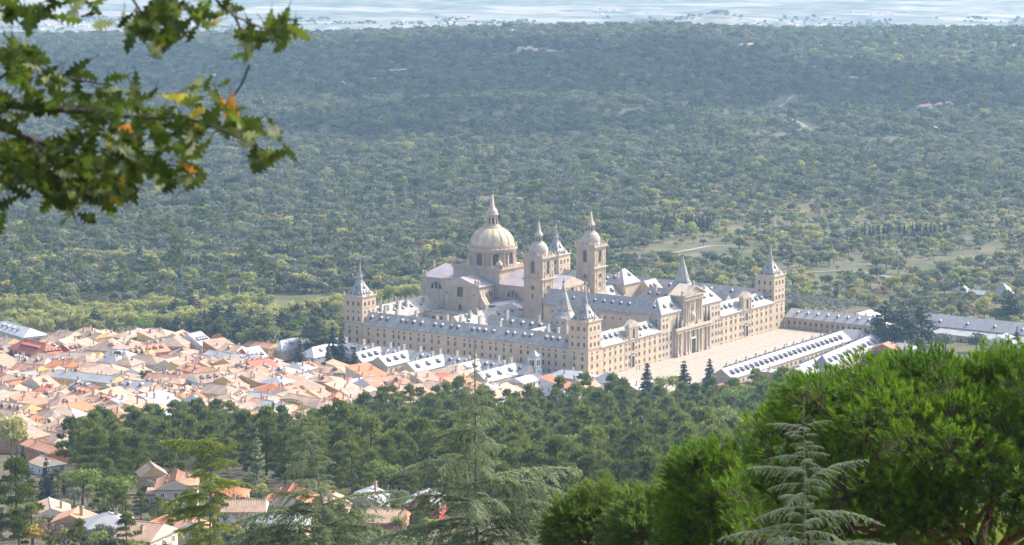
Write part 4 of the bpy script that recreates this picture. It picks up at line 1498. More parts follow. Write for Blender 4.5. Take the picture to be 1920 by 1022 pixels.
# villas on the slope at lower left, nearer the viewpoint
H(333, 952, 14, 11, 7.0, 38, 'terracotta', 'cream', 'gable', 'x', 'big cream villa with pink tiled gable roof and arcade', lo=650, chim=3, sky=1, rows=2, pitch=.45, name='villa', ribs=True)
H(300, 948, 9, 7, 4.2, 38, 'terracotta', 'cream', 'flat', 'x', 'flat terrace wing with columns joined to the big cream villa', lo=650, chim=0, rows=1, name='terrace_wing', cat='house')
H(286, 926, 8, 8, 6.5, 50, 'brown', 'ochre', 'gable', 'x', 'steep brown gable with skylight left behind the big cream villa', lo=650, chim=0, sky=2, pitch=.75, name='villa')
H(432, 955, 9, 9, 4.8, 30, 'orange', 'orange', 'hip', 'x', 'small bright orange hipped roof just right of the yellow-green cedar', lo=650, chim=0, name='villa', ribs=True)
H(455, 985, 10, 12, 5, 35, 'pale clay', 'white', 'gable', 'y', 'pale ribbed clay roof below the small orange hipped roof', lo=650, chim=1, name='villa', ribs=True)
H(545, 975, 13, 13, 6, 30, 'orange', 'cream', 'gable', 'x', 'red-orange tiled roof with two skylights behind the leaning cedar', lo=650, chim=1, sky=2, name='villa', ribs=True, pitch=.5)
H(530, 1010, 14, 12, 5, 32, 'grey slate', 'ochre', 'hip', 'x', 'broad grey slate hipped roof under the leaning cedar', lo=600, chim=0, name='villa', pitch=.5)
H(625, 980, 11, 9, 5.5, 30, 'pale clay', 'ochre', 'gable', 'x', 'ochre house with arched terrace right of the leaning cedar', lo=650, chim=1, name='villa')
H(690, 972, 12, 9, 6, 24, 'grey slate', 'grey', 'gable', 'x', 'dark grey walled house with slate roof between the two big cedars', lo=650, chim=1, sky=1, name='villa')
H(725, 1000, 11, 10, 4.5, 28, 'pale clay', 'orange', 'gable', 'y', 'low pink clay roof below the dark grey walled house', lo=600, chim=1, name='villa', ribs=True)
H(798, 975, 11, 9, 5.5, 26, 'white metal', 'red', 'gable', 'x', 'pale metal roof with dark red wall left of the central cedar', lo=650, chim=2, name='villa')
H(205, 1012, 11, 11, 4.5, 42, 'grey slate', 'grey', 'hip', 'x', 'blue-grey hipped roof under the umbrella pine', lo=600, chim=1, name='villa', pitch=.5)
H(275, 1042, 13, 9, 5.5, 12, 'pale clay', 'cream', 'gable', 'y', 'long pink ribbed tile roof at the bottom edge', lo=550, chim=1, name='villa', ribs=True)
H(362, 1020, 7, 8, 4.5, 38, 'terracotta', 'white', 'gable', 'x', 'small white gabled annexe with pink tiles near the bottom edge', lo=600, chim=1, name='villa')
H(298, 994, 9, 4, 2.6, 12, 'orange', 'cream', 'gable', 'x', 'little orange tiled porch roof above the bottom villas', lo=600, chim=0, name='porch', cat='porch', rows=1)
H(95, 990, 13, 10, 5.0, 45, 'pale clay', 'cream', 'gable', 'x', 'cream gable wall with clay roof behind the left pine trunk', lo=600, chim=1, name='villa')
H(140, 1005, 9, 9, 4.5, 30, 'terracotta', 'ochre', 'gable', 'x', 'small terracotta roof between the left pine and the umbrella pine', lo=600, chim=1, name='villa')
H(90, 890, 9, 10, 4.5, -18, 'pale clay', 'white', 'gable', 'y', 'low pink roof under the plain orange house', lo=700, chim=0, name='town_house')

# ---- the rest of the town, laid out along its lanes
TOWN = [(-30, 664), (100, 652), (150, 634), (300, 637), (400, 652), (480, 682), (560, 700), (640, 704), (690, 716), (800, 730), (930, 738), (960, 758), (800, 772), (640, 790), (610, 800), (450, 812), (300, 806), (190, 812), (140, 850), (60, 862), (-30, 800)]
def inside(u, v, poly):
    c = False
    n = len(poly)
    for i in range(n):
        (x0, y0), (x1, y1) = poly[i], poly[(i + 1) % n]
        if (y0 > v) != (y1 > v) and u < (x1 - x0) * (v - y0) / (y1 - y0) + x0:
            c = not c
    return c
def pix(x, y, z):
    w = Vector((x, y, z)) - Vector(CAM)
    q = w.dot(_f)
    return 960 + FPX * w.dot(_r) / q, 511 - FPX * w.dot(_u) / q
LANDMARKS = [((60, 655), 'beside the red hotel'), ((40, 700), 'below the red hotel at the left edge'), ((165, 720), 'beside the long slate and yellow block'), ((85, 745), 'round the small bright red house'),
             ((170, 668), 'behind the slate house with five dormers'), ((290, 690), 'beside the large cream hipped house'), ((370, 660), 'near the roof with four black dormers'), ((330, 735), 'amid the clay roofs of mid town'),
             ((300, 770), 'beside the single pitch pale grey roof'), ((120, 800), 'beside the skylit ochre house'), ((440, 720), 'near the russet trees of mid town'), ((470, 690), 'beside the roof with three dark dormers'),
             ((560, 715), 'below the yellow bush'), ((560, 760), 'behind the tall yellow house'), ((430, 780), 'just above the dark pine tops'), ((700, 715), 'below the white cross wings'), ((660, 750), 'right of the vivid orange roof'),
             ((780, 735), 'left of the wide white house'), ((880, 745), 'right of the wide white house'), ((20, 780), 'behind the big yellow-green tree')]
rt = random.Random(42)
cand = []
for i in range(38):
    for j in range(60):
        d_ = 1235 + i * 15.0 + rt.uniform(-3, 3)
        s_ = -310 + j * 14.5 + (i % 2) * 7 + rt.uniform(-3, 3)
        cand.append((d_, s_))
rt.shuffle(cand)
fill = []
for d_, s_ in cand:
    x, y = from_ds(d_, s_)
    z = gz(x, y)
    u, v = pix(x, y, z + 3)
    if not inside(u, v, TOWN):
        continue
    w = rt.uniform(9, 15)
    d2 = rt.uniform(11, 19)
    rad = max(w, d2) * .5
    if any(math.hypot(x - a, y - b_) < (rad + c) * .74 for a, b_, c, _ in HRECT):
        continue
    roofk = rt.choices(['pale clay', 'terracotta', 'brown', 'orange', 'grey slate', 'white metal', 'red'], [42, 20, 24, 5, 6, 3, 2])[0]
    wallk = rt.choices(['cream', 'yellow', 'ochre', 'orange', 'red', 'white'], [40, 14, 12, 10, 6, 18])[0]
    kind = rt.choices(['gable', 'hip', 'hip_end', 'shed'], [55, 22, 13, 10])[0]
    ax = rt.choice('xy')
    he = rt.uniform(5.5, 9.0)
    ch, sk, dm_ = rt.choice((0, 1, 1, 2, 3)), rt.choice((0, 0, 0, 1, 2, 3)), rt.choice((0, 0, 0, 0, 1, 2, 3))
    if kind == 'shed':
        dm_ = 0
    rz = rt.choice((0, 0, 6, -8, 14, -16, 25)) + rt.uniform(-3, 3)
    lm = min(LANDMARKS, key=lambda q: (q[0][0] - u) ** 2 + ((q[0][1] - v) * 2.2) ** 2)[1]
    fill.append((u, x, y, w, d2, he, rz, roofk, wallk, kind, ax, ch, sk, dm_, lm))
    HRECT.append((x, y, rad, None))
names = {}
for f in fill:
    u, x, y, w, d2, he, rz, roofk, wallk, kind, ax, ch, sk, dm_, lm = f
    kn = {'gable': 'gabled', 'hip': 'hipped', 'hip_end': 'half-hipped', 'shed': 'lean-to'}[kind]
    ft = []
    num = ('', 'one', 'two', 'three')
    if dm_: ft.append(num[dm_] + (' dormers' if dm_ > 1 else ' dormer'))
    elif sk: ft.append(num[sk] + (' skylights' if sk > 1 else ' skylight'))
    elif ch: ft.append(num[ch] + (' chimneys' if ch > 1 else ' chimney'))
    lab = f"{wallk} house, {kn} {roofk} roof" + (f", {ft[0]}" if ft else '') + f", {lm}"
    lab = " ".join(lab.split()[:14]) if len(lab.split()) > 14 else lab
    names.setdefault(lab, []).append(f)
for lab, fs in names.items():
    fs.sort(key=lambda q: q[0])
    for k, f in enumerate(fs):
        u, x, y, w, d2, he, rz, roofk, wallk, kind, ax, ch, sk, dm_, lm = f
        l2 = lab if len(fs) == 1 else ('left ', 'right ', 'rightmost ', 'far right ')[min(k, 3)] + lab
        HRECT_N = len(HRECT)
        house(x, y, w, d2, he, R(rz), roofk, wallk, kind, ax, rt.uniform(.34, .5), l2, 'house', 'town_house', 'houses of the town', ch, sk, dm_)
        del HRECT[HRECT_N:]
print('town houses', len(fill))
# ================================================================== vegetation
BARK = mat('bark', (.10, .075, .055), .9, .3, 1.5, bump=.3)
BARK_G = mat('bark_grey', (.20, .175, .15), .9, .3, 2.0, bump=.3)
BARK_R = mat('bark_reddish', (.16, .085, .055), .9, .35, 3.0, bump=.4)
LM = {
    'dark': leaf_mat('leaves_dark_oak', (.045, .062, .026), (.15, .16, .065), .42),
    'mid': leaf_mat('leaves_mid_green', (.105, .13, .045), (.25, .26, .095), .42),
    'blue': leaf_mat('leaves_grey_green', (.09, .10, .065), (.20, .205, .135), .42),
    'lime': leaf_mat('leaves_yellow_green', (.21, .235, .05), (.40, .38, .10), .45),
    'gold': leaf_mat('leaves_gold', (.34, .24, .035), (.46, .36, .06), .4),
    'orange': leaf_mat('leaves_orange', (.36, .16, .03), (.46, .25, .04), .4),
    'russet': leaf_mat('leaves_russet', (.17, .12, .075), (.25, .165, .10)),
    'spruce': leaf_mat('needles_spruce', (.028, .05, .034), (.06, .085, .052), .25),
    'bluefir': leaf_mat('needles_grey_fir', (.075, .09, .075), (.13, .145, .115), .25),
    'pine': leaf_mat('needles_pine', (.062, .092, .012), (.20, .225, .04), .42),
    'pine_l': leaf_mat('needles_pine_light', (.10, .17, .025), (.19, .25, .04), .4),
    'olive': leaf_mat('leaves_olive', (.15, .165, .125), (.23, .24, .185), .25),
    'plane': leaf_mat('leaves_plane', (.25, .275, .075), (.42, .40, .12), .5),
    'poplar': leaf_mat('leaves_poplar', (.15, .19, .06), (.24, .27, .10), .4),
}

def quads(P, D, U, ln, wd, mi, sharp=True):
    """leaf-sized pieces: at P, long axis D, width axis U (arrays n x 3)"""
    n = len(P)
    ln = np.broadcast_to(np.asarray(ln, float), (n,))[:, None]
    wd = np.broadcast_to(np.asarray(wd, float), (n,))[:, None]
    a = P - D * ln * .5
    c = P + D * ln * .5
    b = P + U * wd * .5 - D * ln * .08
    d = P - U * wd * .5 - D * ln * .08
    V = np.stack([a, b, c, d], 1).reshape(-1, 3)
    return V, n

def unit(v):
    return v / np.maximum(np.linalg.norm(v, axis=1, keepdims=True), 1e-9)

class Cloud:
    """collects leaf quads and woody tubes into one mesh with two materials"""
    def __init__(self):
        self.V, self.F, self.M = [], [], []
        self.n = 0

    def leaves(self, P, D, U, ln, wd, m=0):
        V, n = quads(P, D, U, ln, wd, m)
        self.V.append(V)
        self.F.append(np.arange(4 * n).reshape(-1, 4) + self.n)
        self.M.append(np.full(n, m))
        self.n += 4 * n

    def tube(self, pts, rad, k=6, m=1):
        pts = [Vector(p) for p in pts]
        V, F = [], []
        for i, p in enumerate(pts):
            t = (pts[min(i + 1, len(pts) - 1)] - pts[max(i - 1, 0)]).normalized()
            s = t.orthogonal().normalized()
            q = t.cross(s)
            for j in range(k):
                a = 2 * math.pi * j / k
                V.append(tuple(p + (s * math.cos(a) + q * math.sin(a)) * rad[i]))
        for i in range(len(pts) - 1):
            for j in range(k):
                j2 = (j + 1) % k
                F.append((i * k + j, i * k + j2, (i + 1) * k + j2, (i + 1) * k + j))
        self.V.append(np.array(V))
        self.F.append(np.array(F) + self.n)
        self.M.append(np.full(len(F), m))
        self.n += len(V)

    def mesh(self, name, mats):
        me = bpy.data.meshes.new(name)
        V = np.concatenate(self.V)
        F = np.concatenate(self.F)
        M = np.concatenate(self.M)
        me.vertices.add(len(V))
        me.vertices.foreach_set('co', V.astype(np.float32).ravel())
        me.loops.add(F.size)
        me.loops.foreach_set('vertex_index', F.astype(np.int32).ravel())
        me.polygons.add(len(F))
        me.polygons.foreach_set('loop_start', np.arange(0, F.size, 4, dtype=np.int32))
        for x in mats:
            me.materials.append(x)
        me.polygons.foreach_set('material_index', M.astype(np.int32))
        me.update(calc_edges=True)
        me.validate()
        return me

def rnd_units(n, g):
    return unit(g.normal(size=(n, 3)))

def crown_points(n, lobes, g, inner=.55):
    """points in the outer shell of lumpy lobes (cx,cy,cz,rx,rz) with outward normals"""
    L = np.array(lobes)
    k = g.choice(len(L), n, p=(L[:, 3] ** 2) / (L[:, 3] ** 2).sum())
    u = rnd_units(n, g)
    u[:, 2] = np.where(u[:, 2] < -.35, -u[:, 2] * .6, u[:, 2])
    r = inner + (1 - inner) * g.random(n) ** .6
    r = r * (1 + .10 * g.normal(size=n))
    S = np.stack([L[k, 3], L[k, 3], L[k, 4]], 1)
    return L[k, :3] + u * S * r[:, None], u

def broad_crown(seed, r, h, z0, nl, nq, q):
    g = np.random.default_rng(seed)
    lobes = [(0, 0, z0 + h * .5, r * .72, h * .44)]
    for i in range(nl):
        a = g.uniform(0, 6.283)
        rr = g.uniform(.35, .68) * r
        zz = z0 + h * g.uniform(.25, .82)
        s = g.uniform(.30, .46) * r
        lobes.append((rr * math.cos(a), rr * math.sin(a), zz, s, s * .8))
    P, N = crown_points(nq, lobes, g)
    D = unit(np.cross(N, rnd_units(nq, g)) + .35 * rnd_units(nq, g))
    U = unit(np.cross(N + .7 * rnd_units(nq, g), D))
    c = Cloud()
    c.leaves(P, D, U, q * g.uniform(.7, 1.35, nq), q * g.uniform(.55, 1.0, nq))
    return c

def trunk_cloud(h, r, lean=0.0, limbs=4, seed=0, spread=1.6):
    g = random.Random(seed)
    c = Cloud()
    c.tube([(0, 0, -1.2), (lean * .2, 0, h * .35), (lean, 0, h)], [r * 1.15, r, r * .6], 6, 0)
    for i in range(limbs):
        a = 6.283 * i / limbs + g.uniform(-.4, .4)
        z = h * g.uniform(.6, .95)
        c.tube([(lean * z / h, 0, z), (lean + math.cos(a) * spread * .5, math.sin(a) * spread * .5, z + spread * .45), (lean + math.cos(a) * spread, math.sin(a) * spread, z + spread * 1.0)], [r * .5, r * .35, r * .15], 4, 0)
    return c

def fir_cloud(seed, h, r, tiers, nq, q, bare=.06, droop=.25, ragged=.25, tip=True):
    """narrow conifer of drooping tiers"""
    g = np.random.default_rng(seed)
    P, D, U, S = [], [], [], []
    for t in range(tiers):
        f = (t + g.uniform(-.2, .2)) / tiers
        z = h * (bare + (1 - bare) * f)
        rr = r * (1 - f) ** .85 * g.uniform(1 - ragged, 1 + ragged * .5) + r * .04
        nb = max(5, int(11 * (1 - f) + 4))
        for b in range(nb):
            a = 6.283 * (b + g.uniform(-.3, .3)) / nb + t
            ln = rr * g.uniform(.7, 1.1)
            m = max(3, int(nq * ln / (r * tiers * 7)))
            s = np.sort(g.random(m)) ** .8
            x = s * ln
            zz = z - droop * ln * s ** 1.5 + g.normal(0, .10 * q * 2, m)
            w = g.normal(0, .16 * ln, m) * (1 - .4 * s)
            ca, sa = math.cos(a), math.sin(a)
            P.append(np.stack([ca * x - sa * w, sa * x + ca * w, zz], 1))
            d = np.stack([ca + g.normal(0, .35, m), sa + g.normal(0, .35, m), np.full(m, -.35) + g.normal(0, .3, m)], 1)
            D.append(unit(d))
            S.append(np.full(m, 1.0))
    P, D = np.concatenate(P), np.concatenate(D)
    n = len(P)
    U = unit(np.cross(D, rnd_units(n, g) * .6 + np.array([0, 0, 1.])))
    c = Cloud()
    c.leaves(P, D, U, q * g.uniform(.8, 1.5, n), q * g.uniform(.45, .8, n))
    return c

def pine_crown(seed, r, h, z0, nl, nq, q, flat=.55):
    """open pine crown of separate upturned clumps"""
    g = np.random.default_rng(seed)
    lobes = []
    for i in range(nl):
        f = (i + .5) / nl
        a = i * 2.4 + g.uniform(-.5, .5)
        prof = math.sin(math.pi * min(1, .22 + .78 * f)) ** .7
        rr = r * prof * g.uniform(.35, .8)
        s = r * g.uniform(.26, .42)
        lobes.append((rr * math.cos(a), rr * math.sin(a), z0 + h * f, s, s * flat))
    lobes.append((0, 0, z0 + h * .97, r * .34, r * .3))
    P, N = crown_points(nq, lobes, g, .45)
    D = unit(N * .8 + np.array([0, 0, .7]) + .6 * rnd_units(nq, g))
    U = unit(np.cross(D, rnd_units(nq, g)))
    c = Cloud()
    c.leaves(P, D, U, q * g.uniform(.8, 1.5, nq), q * g.uniform(.35, .7, nq))
    return c

def cedar_cloud(seed, h, r, tiers, nq, q):
    """wide dark cedar with flat plates"""
    g = np.random.default_rng(seed)
    P, D = [], []
    for t in range(tiers):
        f = t / (tiers - 1)
        z = h * (.12 + .86 * f)
        R_ = r * (1 - f ** 1.6) ** .8 + r * .1
        for b in range(6 if f < .8 else 4):
            a = g.uniform(0, 6.283)
            ln = R_ * g.uniform(.6, 1.05)
            m = int(nq * ln / (r * tiers * 3.6))
            x = ln * g.random(m) ** .6
            w = g.normal(0, .22 * ln, m) * (.35 + x / ln)
            zz = z + .10 * x + g.normal(0, .035 * h / tiers * 4, m)
            ca, sa = math.cos(a), math.sin(a)
            P.append(np.stack([ca * x - sa * w, sa * x + ca * w, zz], 1))
            D.append(unit(np.stack([np.full(m, ca), np.full(m, sa), np.full(m, .1)], 1) + .6 * g.normal(size=(m, 3))))
    P, D = np.concatenate(P), np.concatenate(D)
    n = len(P)
    U = unit(np.cross(D, np.array([0, 0, 1.]) + .4 * g.normal(size=(n, 3))))
    c = Cloud()
    c.leaves(P, D, U, q * g.uniform(.8, 1.4, n), q * g.uniform(.5, .9, n))
    return c

# ---- stock for the far wood: crown and stem in one mesh each
STOCK = bpy.data.collections.new('tree_stock')
def stock(c, leaf):
    i = len(STOCK.objects)
    o = bpy.data.objects.new('tree_stock.%03d' % i, c.mesh('tree_stock', [leaf, BARK]))
    STOCK.objects.link(o)
    return i
SK = {}
def add_stock(kind, leaf, seeds, fn):
    SK[kind] = [stock(fn(s), LM[leaf]) for s in seeds]
def oakc(s, r=4.2, h=5.6, n=260, q=1.15):
    c = broad_crown(s, r, h, 1.3, 9, n, q)
    c.tube([(0, 0, -1), (.1, 0, 3.5)], [.28, .2], 4, 1)
    return c
add_stock('dark', 'dark', (1, 2, 3, 4), oakc)
add_stock('mid', 'mid', (5, 6, 7), oakc)
add_stock('blue', 'blue', (8, 9, 10), oakc)
add_stock('lime', 'lime', (11, 12), lambda s: oakc(s, 4.0, 6.5))
add_stock('gold', 'gold', (13, 14), lambda s: oakc(s, 3.4, 6.0, 200, 1.1))
add_stock('russet', 'russet', (15, 16), lambda s: oakc(s, 3.6, 4.6, 150, .9))
add_stock('spruce', 'spruce', (17, 18), lambda s: fir_cloud(s, 13, 3.0, 9, 420, 1.3))
add_stock('pine', 'pine', (19, 20, 21), lambda s: pine_crown(s, 4.2, 8.0, 4.5, 12, 900, .9))
add_stock('shrub', 'blue', (23, 24), lambda s: oakc(s, 2.0, 2.2, 90, .8))

def scatter_group():
    ng = bpy.data.node_groups.new('scatter', 'GeometryNodeTree')
    ng.interface.new_socket('Geometry', in_out='INPUT', socket_type='NodeSocketGeometry')
    ng.interface.new_socket('Geometry', in_out='OUTPUT', socket_type='NodeSocketGeometry')
    N = ng.nodes
    gi, go = N.new('NodeGroupInput'), N.new('NodeGroupOutput')
    ip = N.new('GeometryNodeInstanceOnPoints')
    ci = N.new('GeometryNodeCollectionInfo')
    ci.inputs['Collection'].default_value = STOCK
    ci.inputs['Separate Children'].default_value = True
    ci.inputs['Reset Children'].default_value = True
    def attr(name, ty):
        a = N.new('GeometryNodeInputNamedAttribute')
        a.data_type = ty
        a.inputs['Name'].default_value = name
        return a.outputs['Attribute']
    ip.inputs['Pick Instance'].default_value = True
    cx = N.new('ShaderNodeCombineXYZ')
    e2 = N.new('FunctionNodeEulerToRotation')
    L = ng.links
    L.new(attr('turn', 'FLOAT'), cx.inputs['Z'])
    L.new(cx.outputs[0], e2.inputs[0])
    L.new(e2.outputs[0], ip.inputs['Rotation'])
    L.new(attr('size', 'FLOAT_VECTOR'), ip.inputs['Scale'])
    L.new(attr('kind_index', 'INT'), ip.inputs['Instance Index'])
    L.new(ci.outputs[0], ip.inputs['Instance'])
    L.new(gi.outputs[0], ip.inputs['Points'])
    L.new(ip.outputs[0], go.inputs[0])
    return ng
SCAT = scatter_group()
def scatter(name, P, idx, size, turn, label):
    me = bpy.data.meshes.new(name)
    me.vertices.add(len(P))
    me.vertices.foreach_set('co', np.asarray(P, np.float32).ravel())
    a = me.attributes.new('kind_index', 'INT', 'POINT'); a.data.foreach_set('value', np.asarray(idx, np.int32))
    a = me.attributes.new('turn', 'FLOAT', 'POINT'); a.data.foreach_set('value', np.asarray(turn, np.float32))
    a = me.attributes.new('size', 'FLOAT_VECTOR', 'POINT'); a.data.foreach_set('vector', np.asarray(size, np.float32).ravel())
    o = link(name, me)
    m = o.modifiers.new('scatter', 'NODES')
    m.node_group = SCAT
    return tag(o, label, None, None, 'stuff')

def project(x, y, z):
    dx, dy, dz = x - CAM[0], y - CAM[1], z - CAM[2]
    q = dx * _f.x + dy * _f.y + dz * _f.z
    return 960 + FPX * (dx * _r.x + dy * _r.y) / q, 511 - FPX * (dx * _u.x + dy * _u.y + dz * _u.z) / q

# ---- single trees
class Kind:
    def __init__(self, name, cat, crowns, trunk, leaf, bark=BARK):
        self.name, self.cat = name, cat
        self.crowns = [c.mesh('crown', [LM[leaf], bark]) for c in crowns]
        self.trunk = trunk.mesh('trunk', [bark]) if trunk else None
        self.i = 0

    def put(self, x, y, label, group=None, s=1.0, sz=None, z=None, v=None, rz=None):
        z = gz(x, y) - .15 if z is None else z
        t = thing(self.name, label, self.cat, (x, y, z), rt.uniform(0, 6.28) if rz is None else rz, group)
        t.scale = (s, s, sz or s)
        k = self.i if v is None else v
        self.i += 1
        if self.trunk:
            link('trunk', self.trunk, t)
        link('crown', self.crowns[k % len(self.crowns)], t)
        return t
def two(a, b):
    return [a, b]
K = {}
K['oak'] = Kind('oak_tree', 'tree', [broad_crown(s, 4.3, 5.8, 1.4, 12, 620, .78) for s in (31, 32, 33)], trunk_cloud(3.6, .28, .2), 'dark')
K['oak_mid'] = Kind('oak_tree', 'tree', [broad_crown(s, 4.3, 5.8, 1.4, 12, 620, .78) for s in (34, 35, 36)], trunk_cloud(3.6, .28, .2), 'mid')
K['oak_grey'] = Kind('oak_tree', 'tree', [broad_crown(s, 4.0, 5.4, 1.6, 12, 560, .75) for s in (37, 38)], trunk_cloud(3.6, .28, .2), 'blue')
K['lime'] = Kind('deciduous_tree', 'tree', [broad_crown(s, 4.0, 6.8, 1.8, 12, 620, .75) for s in (41, 42)], trunk_cloud(4, .25, .2), 'lime', BARK_G)
K['gold'] = Kind('deciduous_tree', 'tree', [broad_crown(s, 3.2, 5.4, 1.6, 10, 480, .7) for s in (43, 44)], trunk_cloud(3.6, .2, .2), 'gold', BARK_G)
K['orange'] = Kind('deciduous_tree', 'tree', [broad_crown(s, 3.2, 4.6, 1.4, 10, 420, .65) for s in (45,)], trunk_cloud(3, .2, .2), 'orange', BARK_G)
K['russet'] = Kind('deciduous_tree', 'tree', [broad_crown(s, 3.2, 4.4, 1.4, 10, 360, .55) for s in (46,)], trunk_cloud(3.4, .2, .2, 7), 'russet', BARK_G)
K['plane'] = Kind('plane_tree', 'tree', [broad_crown(s, 5.0, 9.6, 2.9, 15, 900, .85) for s in (47, 48, 49)], trunk_cloud(7.0, .3, .1, 5, 3, 2.2), 'plane', BARK_G)
K['fir'] = Kind('fir_tree', 'tree', [fir_cloud(s, 16, 3.7, 15, 3600, .85) for s in (51, 52)], trunk_cloud(14, .3, .0, 0), 'spruce')
K['greyfir'] = Kind('fir_tree', 'tree', [fir_cloud(s, 15, 4.2, 13, 3400, .85, droop=.35) for s in (53, 54)], trunk_cloud(13, .3, .0, 0), 'bluefir')
K['cedar'] = Kind('cedar_tree', 'tree', [cedar_cloud(s, 17, 7.0, 10, 3800, 1.0) for s in (55, 56)], trunk_cloud(15, .5, .0, 0), 'spruce')
K['greycedar'] = Kind('cedar_tree', 'tree', [cedar_cloud(s, 16, 7.5, 9, 3600, 1.0) for s in (57, 58)], trunk_cloud(14, .5, .0, 0), 'mid')
K['umbrella'] = Kind('umbrella_pine', 'tree', [broad_crown(s, 5.4, 4.2, 6.5, 16, 1500, .62) for s in (59, 60)], trunk_cloud(7.5, .38, .4, 6, 5, 2.6), 'pine_l', BARK_R)
K['pine'] = Kind('pine_tree', 'tree', [pine_crown(s, 4.9, 11.0, 2.6, 14, 3200, .58, .62) for s in (61, 62, 63, 64, 161, 162)], trunk_cloud(12.5, .26, .15, 0), 'pine', BARK)
K['poplar'] = Kind('poplar_tree', 'tree', [fir_cloud(s, 15, 2.6, 14, 1300, .6, .05, -.5, .3) for s in (65, 66)], trunk_cloud(12, .22, .0, 0), 'poplar', BARK_G)
K['cypress'] = Kind('cypress_tree', 'tree', [fir_cloud(s, 10, 1.3, 14, 900, .5, .02, -.6, .15) for s in (67,)], trunk_cloud(7, .2, .0, 0), 'spruce')
K['olive'] = Kind('olive_tree', 'tree', [broad_crown(s, 2.3, 2.7, .9, 8, 260, .5) for s in (68, 69)], trunk_cloud(1.4, .2, .1, 3, 2, .7), 'olive', BARK_G)
K['bush'] = Kind('garden_bush', 'bush', [broad_crown(s, 2.2, 2.6, .1, 9, 420, .4) for s in (70, 71)], None, 'lime')
K['bare'] = Kind('bare_shrub', 'bush', [broad_crown(s, 2.0, 2.8, .4, 9, 300, .3) for s in (72,)], trunk_cloud(1.6, .06, .1, 7, 2, 1.2), 'russet', BARK_G)

# ---- the wood beyond the monastery
MEADOW = [(1380, 206, 100, 6), (1150, 208, 70, 6), (680, 266, 75, 6), (905, 290, 40, 4), (1262, 300, 40, 4), (1290, 456, 70, 9), (1345, 470, 60, 7), (1180, 478, 40, 6), (1468, 190, 34, 6), (930, 100, 60, 4), (1030, 97, 45, 5),
          (1700, 560, 60, 6), (1520, 515, 60, 7), (1620, 515, 60, 5), (1760, 490, 60, 6), (1850, 478, 60, 6), (1590, 500, 50, 6), (1460, 500, 30, 5), (1310, 560, 60, 6), (950, 372, 60, 4), (1800, 98, 120, 3), (900, 215, 60, 8), (1450, 250, 60, 5), (1220, 385, 50, 4),
          (1350, 425, 60, 5), (560, 250, 70, 5), (620, 125, 60, 3), (1860, 112, 60, 3), (1000, 206, 60, 4), (1660, 262, 60, 5), (300, 362, 40, 4), (1320, 348, 50, 4), (700, 300, 50, 4)]
ROADS = [([(760, 404), (800, 398), (850, 390), (900, 383), (945, 374), (985, 371)], 6), ([(1450, 206), (1468, 196), (1480, 186), (1492, 178)], 4), ([(1482, 222), (1500, 232), (1512, 240), (1526, 250)], 5),
         ([(520, 590), (570, 584), (640, 574), (720, 562), (800, 545)], 9), ([(1470, 514), (1520, 511), (1580, 508), (1640, 514), (1690, 526)], 4), ([(1240, 478), (1290, 470), (1330, 462), (1380, 460)], 5)]
def roads():
    m = mat('pale_track', (.22, .19, .15), .95, .15, .2)
    out = []
    for pts, w in ROADS:
        W = [land(u, v, 1500) for u, v in pts]
        vs, fs = [], []
        fine = []
        for a, b in zip(W[:-1], W[1:]):
            n = max(2, int((b - a).length / 12))
            fine += [a.lerp(b, k / n) for k in range(n)]
        fine.append(W[-1])
        for i, p in enumerate(fine):
            t = (fine[min(i + 1, len(fine) - 1)] - fine[max(i - 1, 0)])
            t.z = 0
            t.normalize()
            s = Vector((t.y, -t.x, 0)) * (w / 2)
            for q in (p - s, p + s):
                vs.append((q.x, q.y, gz(q.x, q.y) + .35))
        fs = [(2 * i, 2 * i + 1, 2 * i + 3, 2 * i + 2) for i in range(len(fine) - 1)]
        b = MB()
        b.add(vs, fs, 0)
        tag(b.build('road', [m]), 'pale track winding through the wood', None, None, 'structure')
        out.append((np.array([(p.x, p.y) for p in fine]), w))
    return out
ROADW = roads()

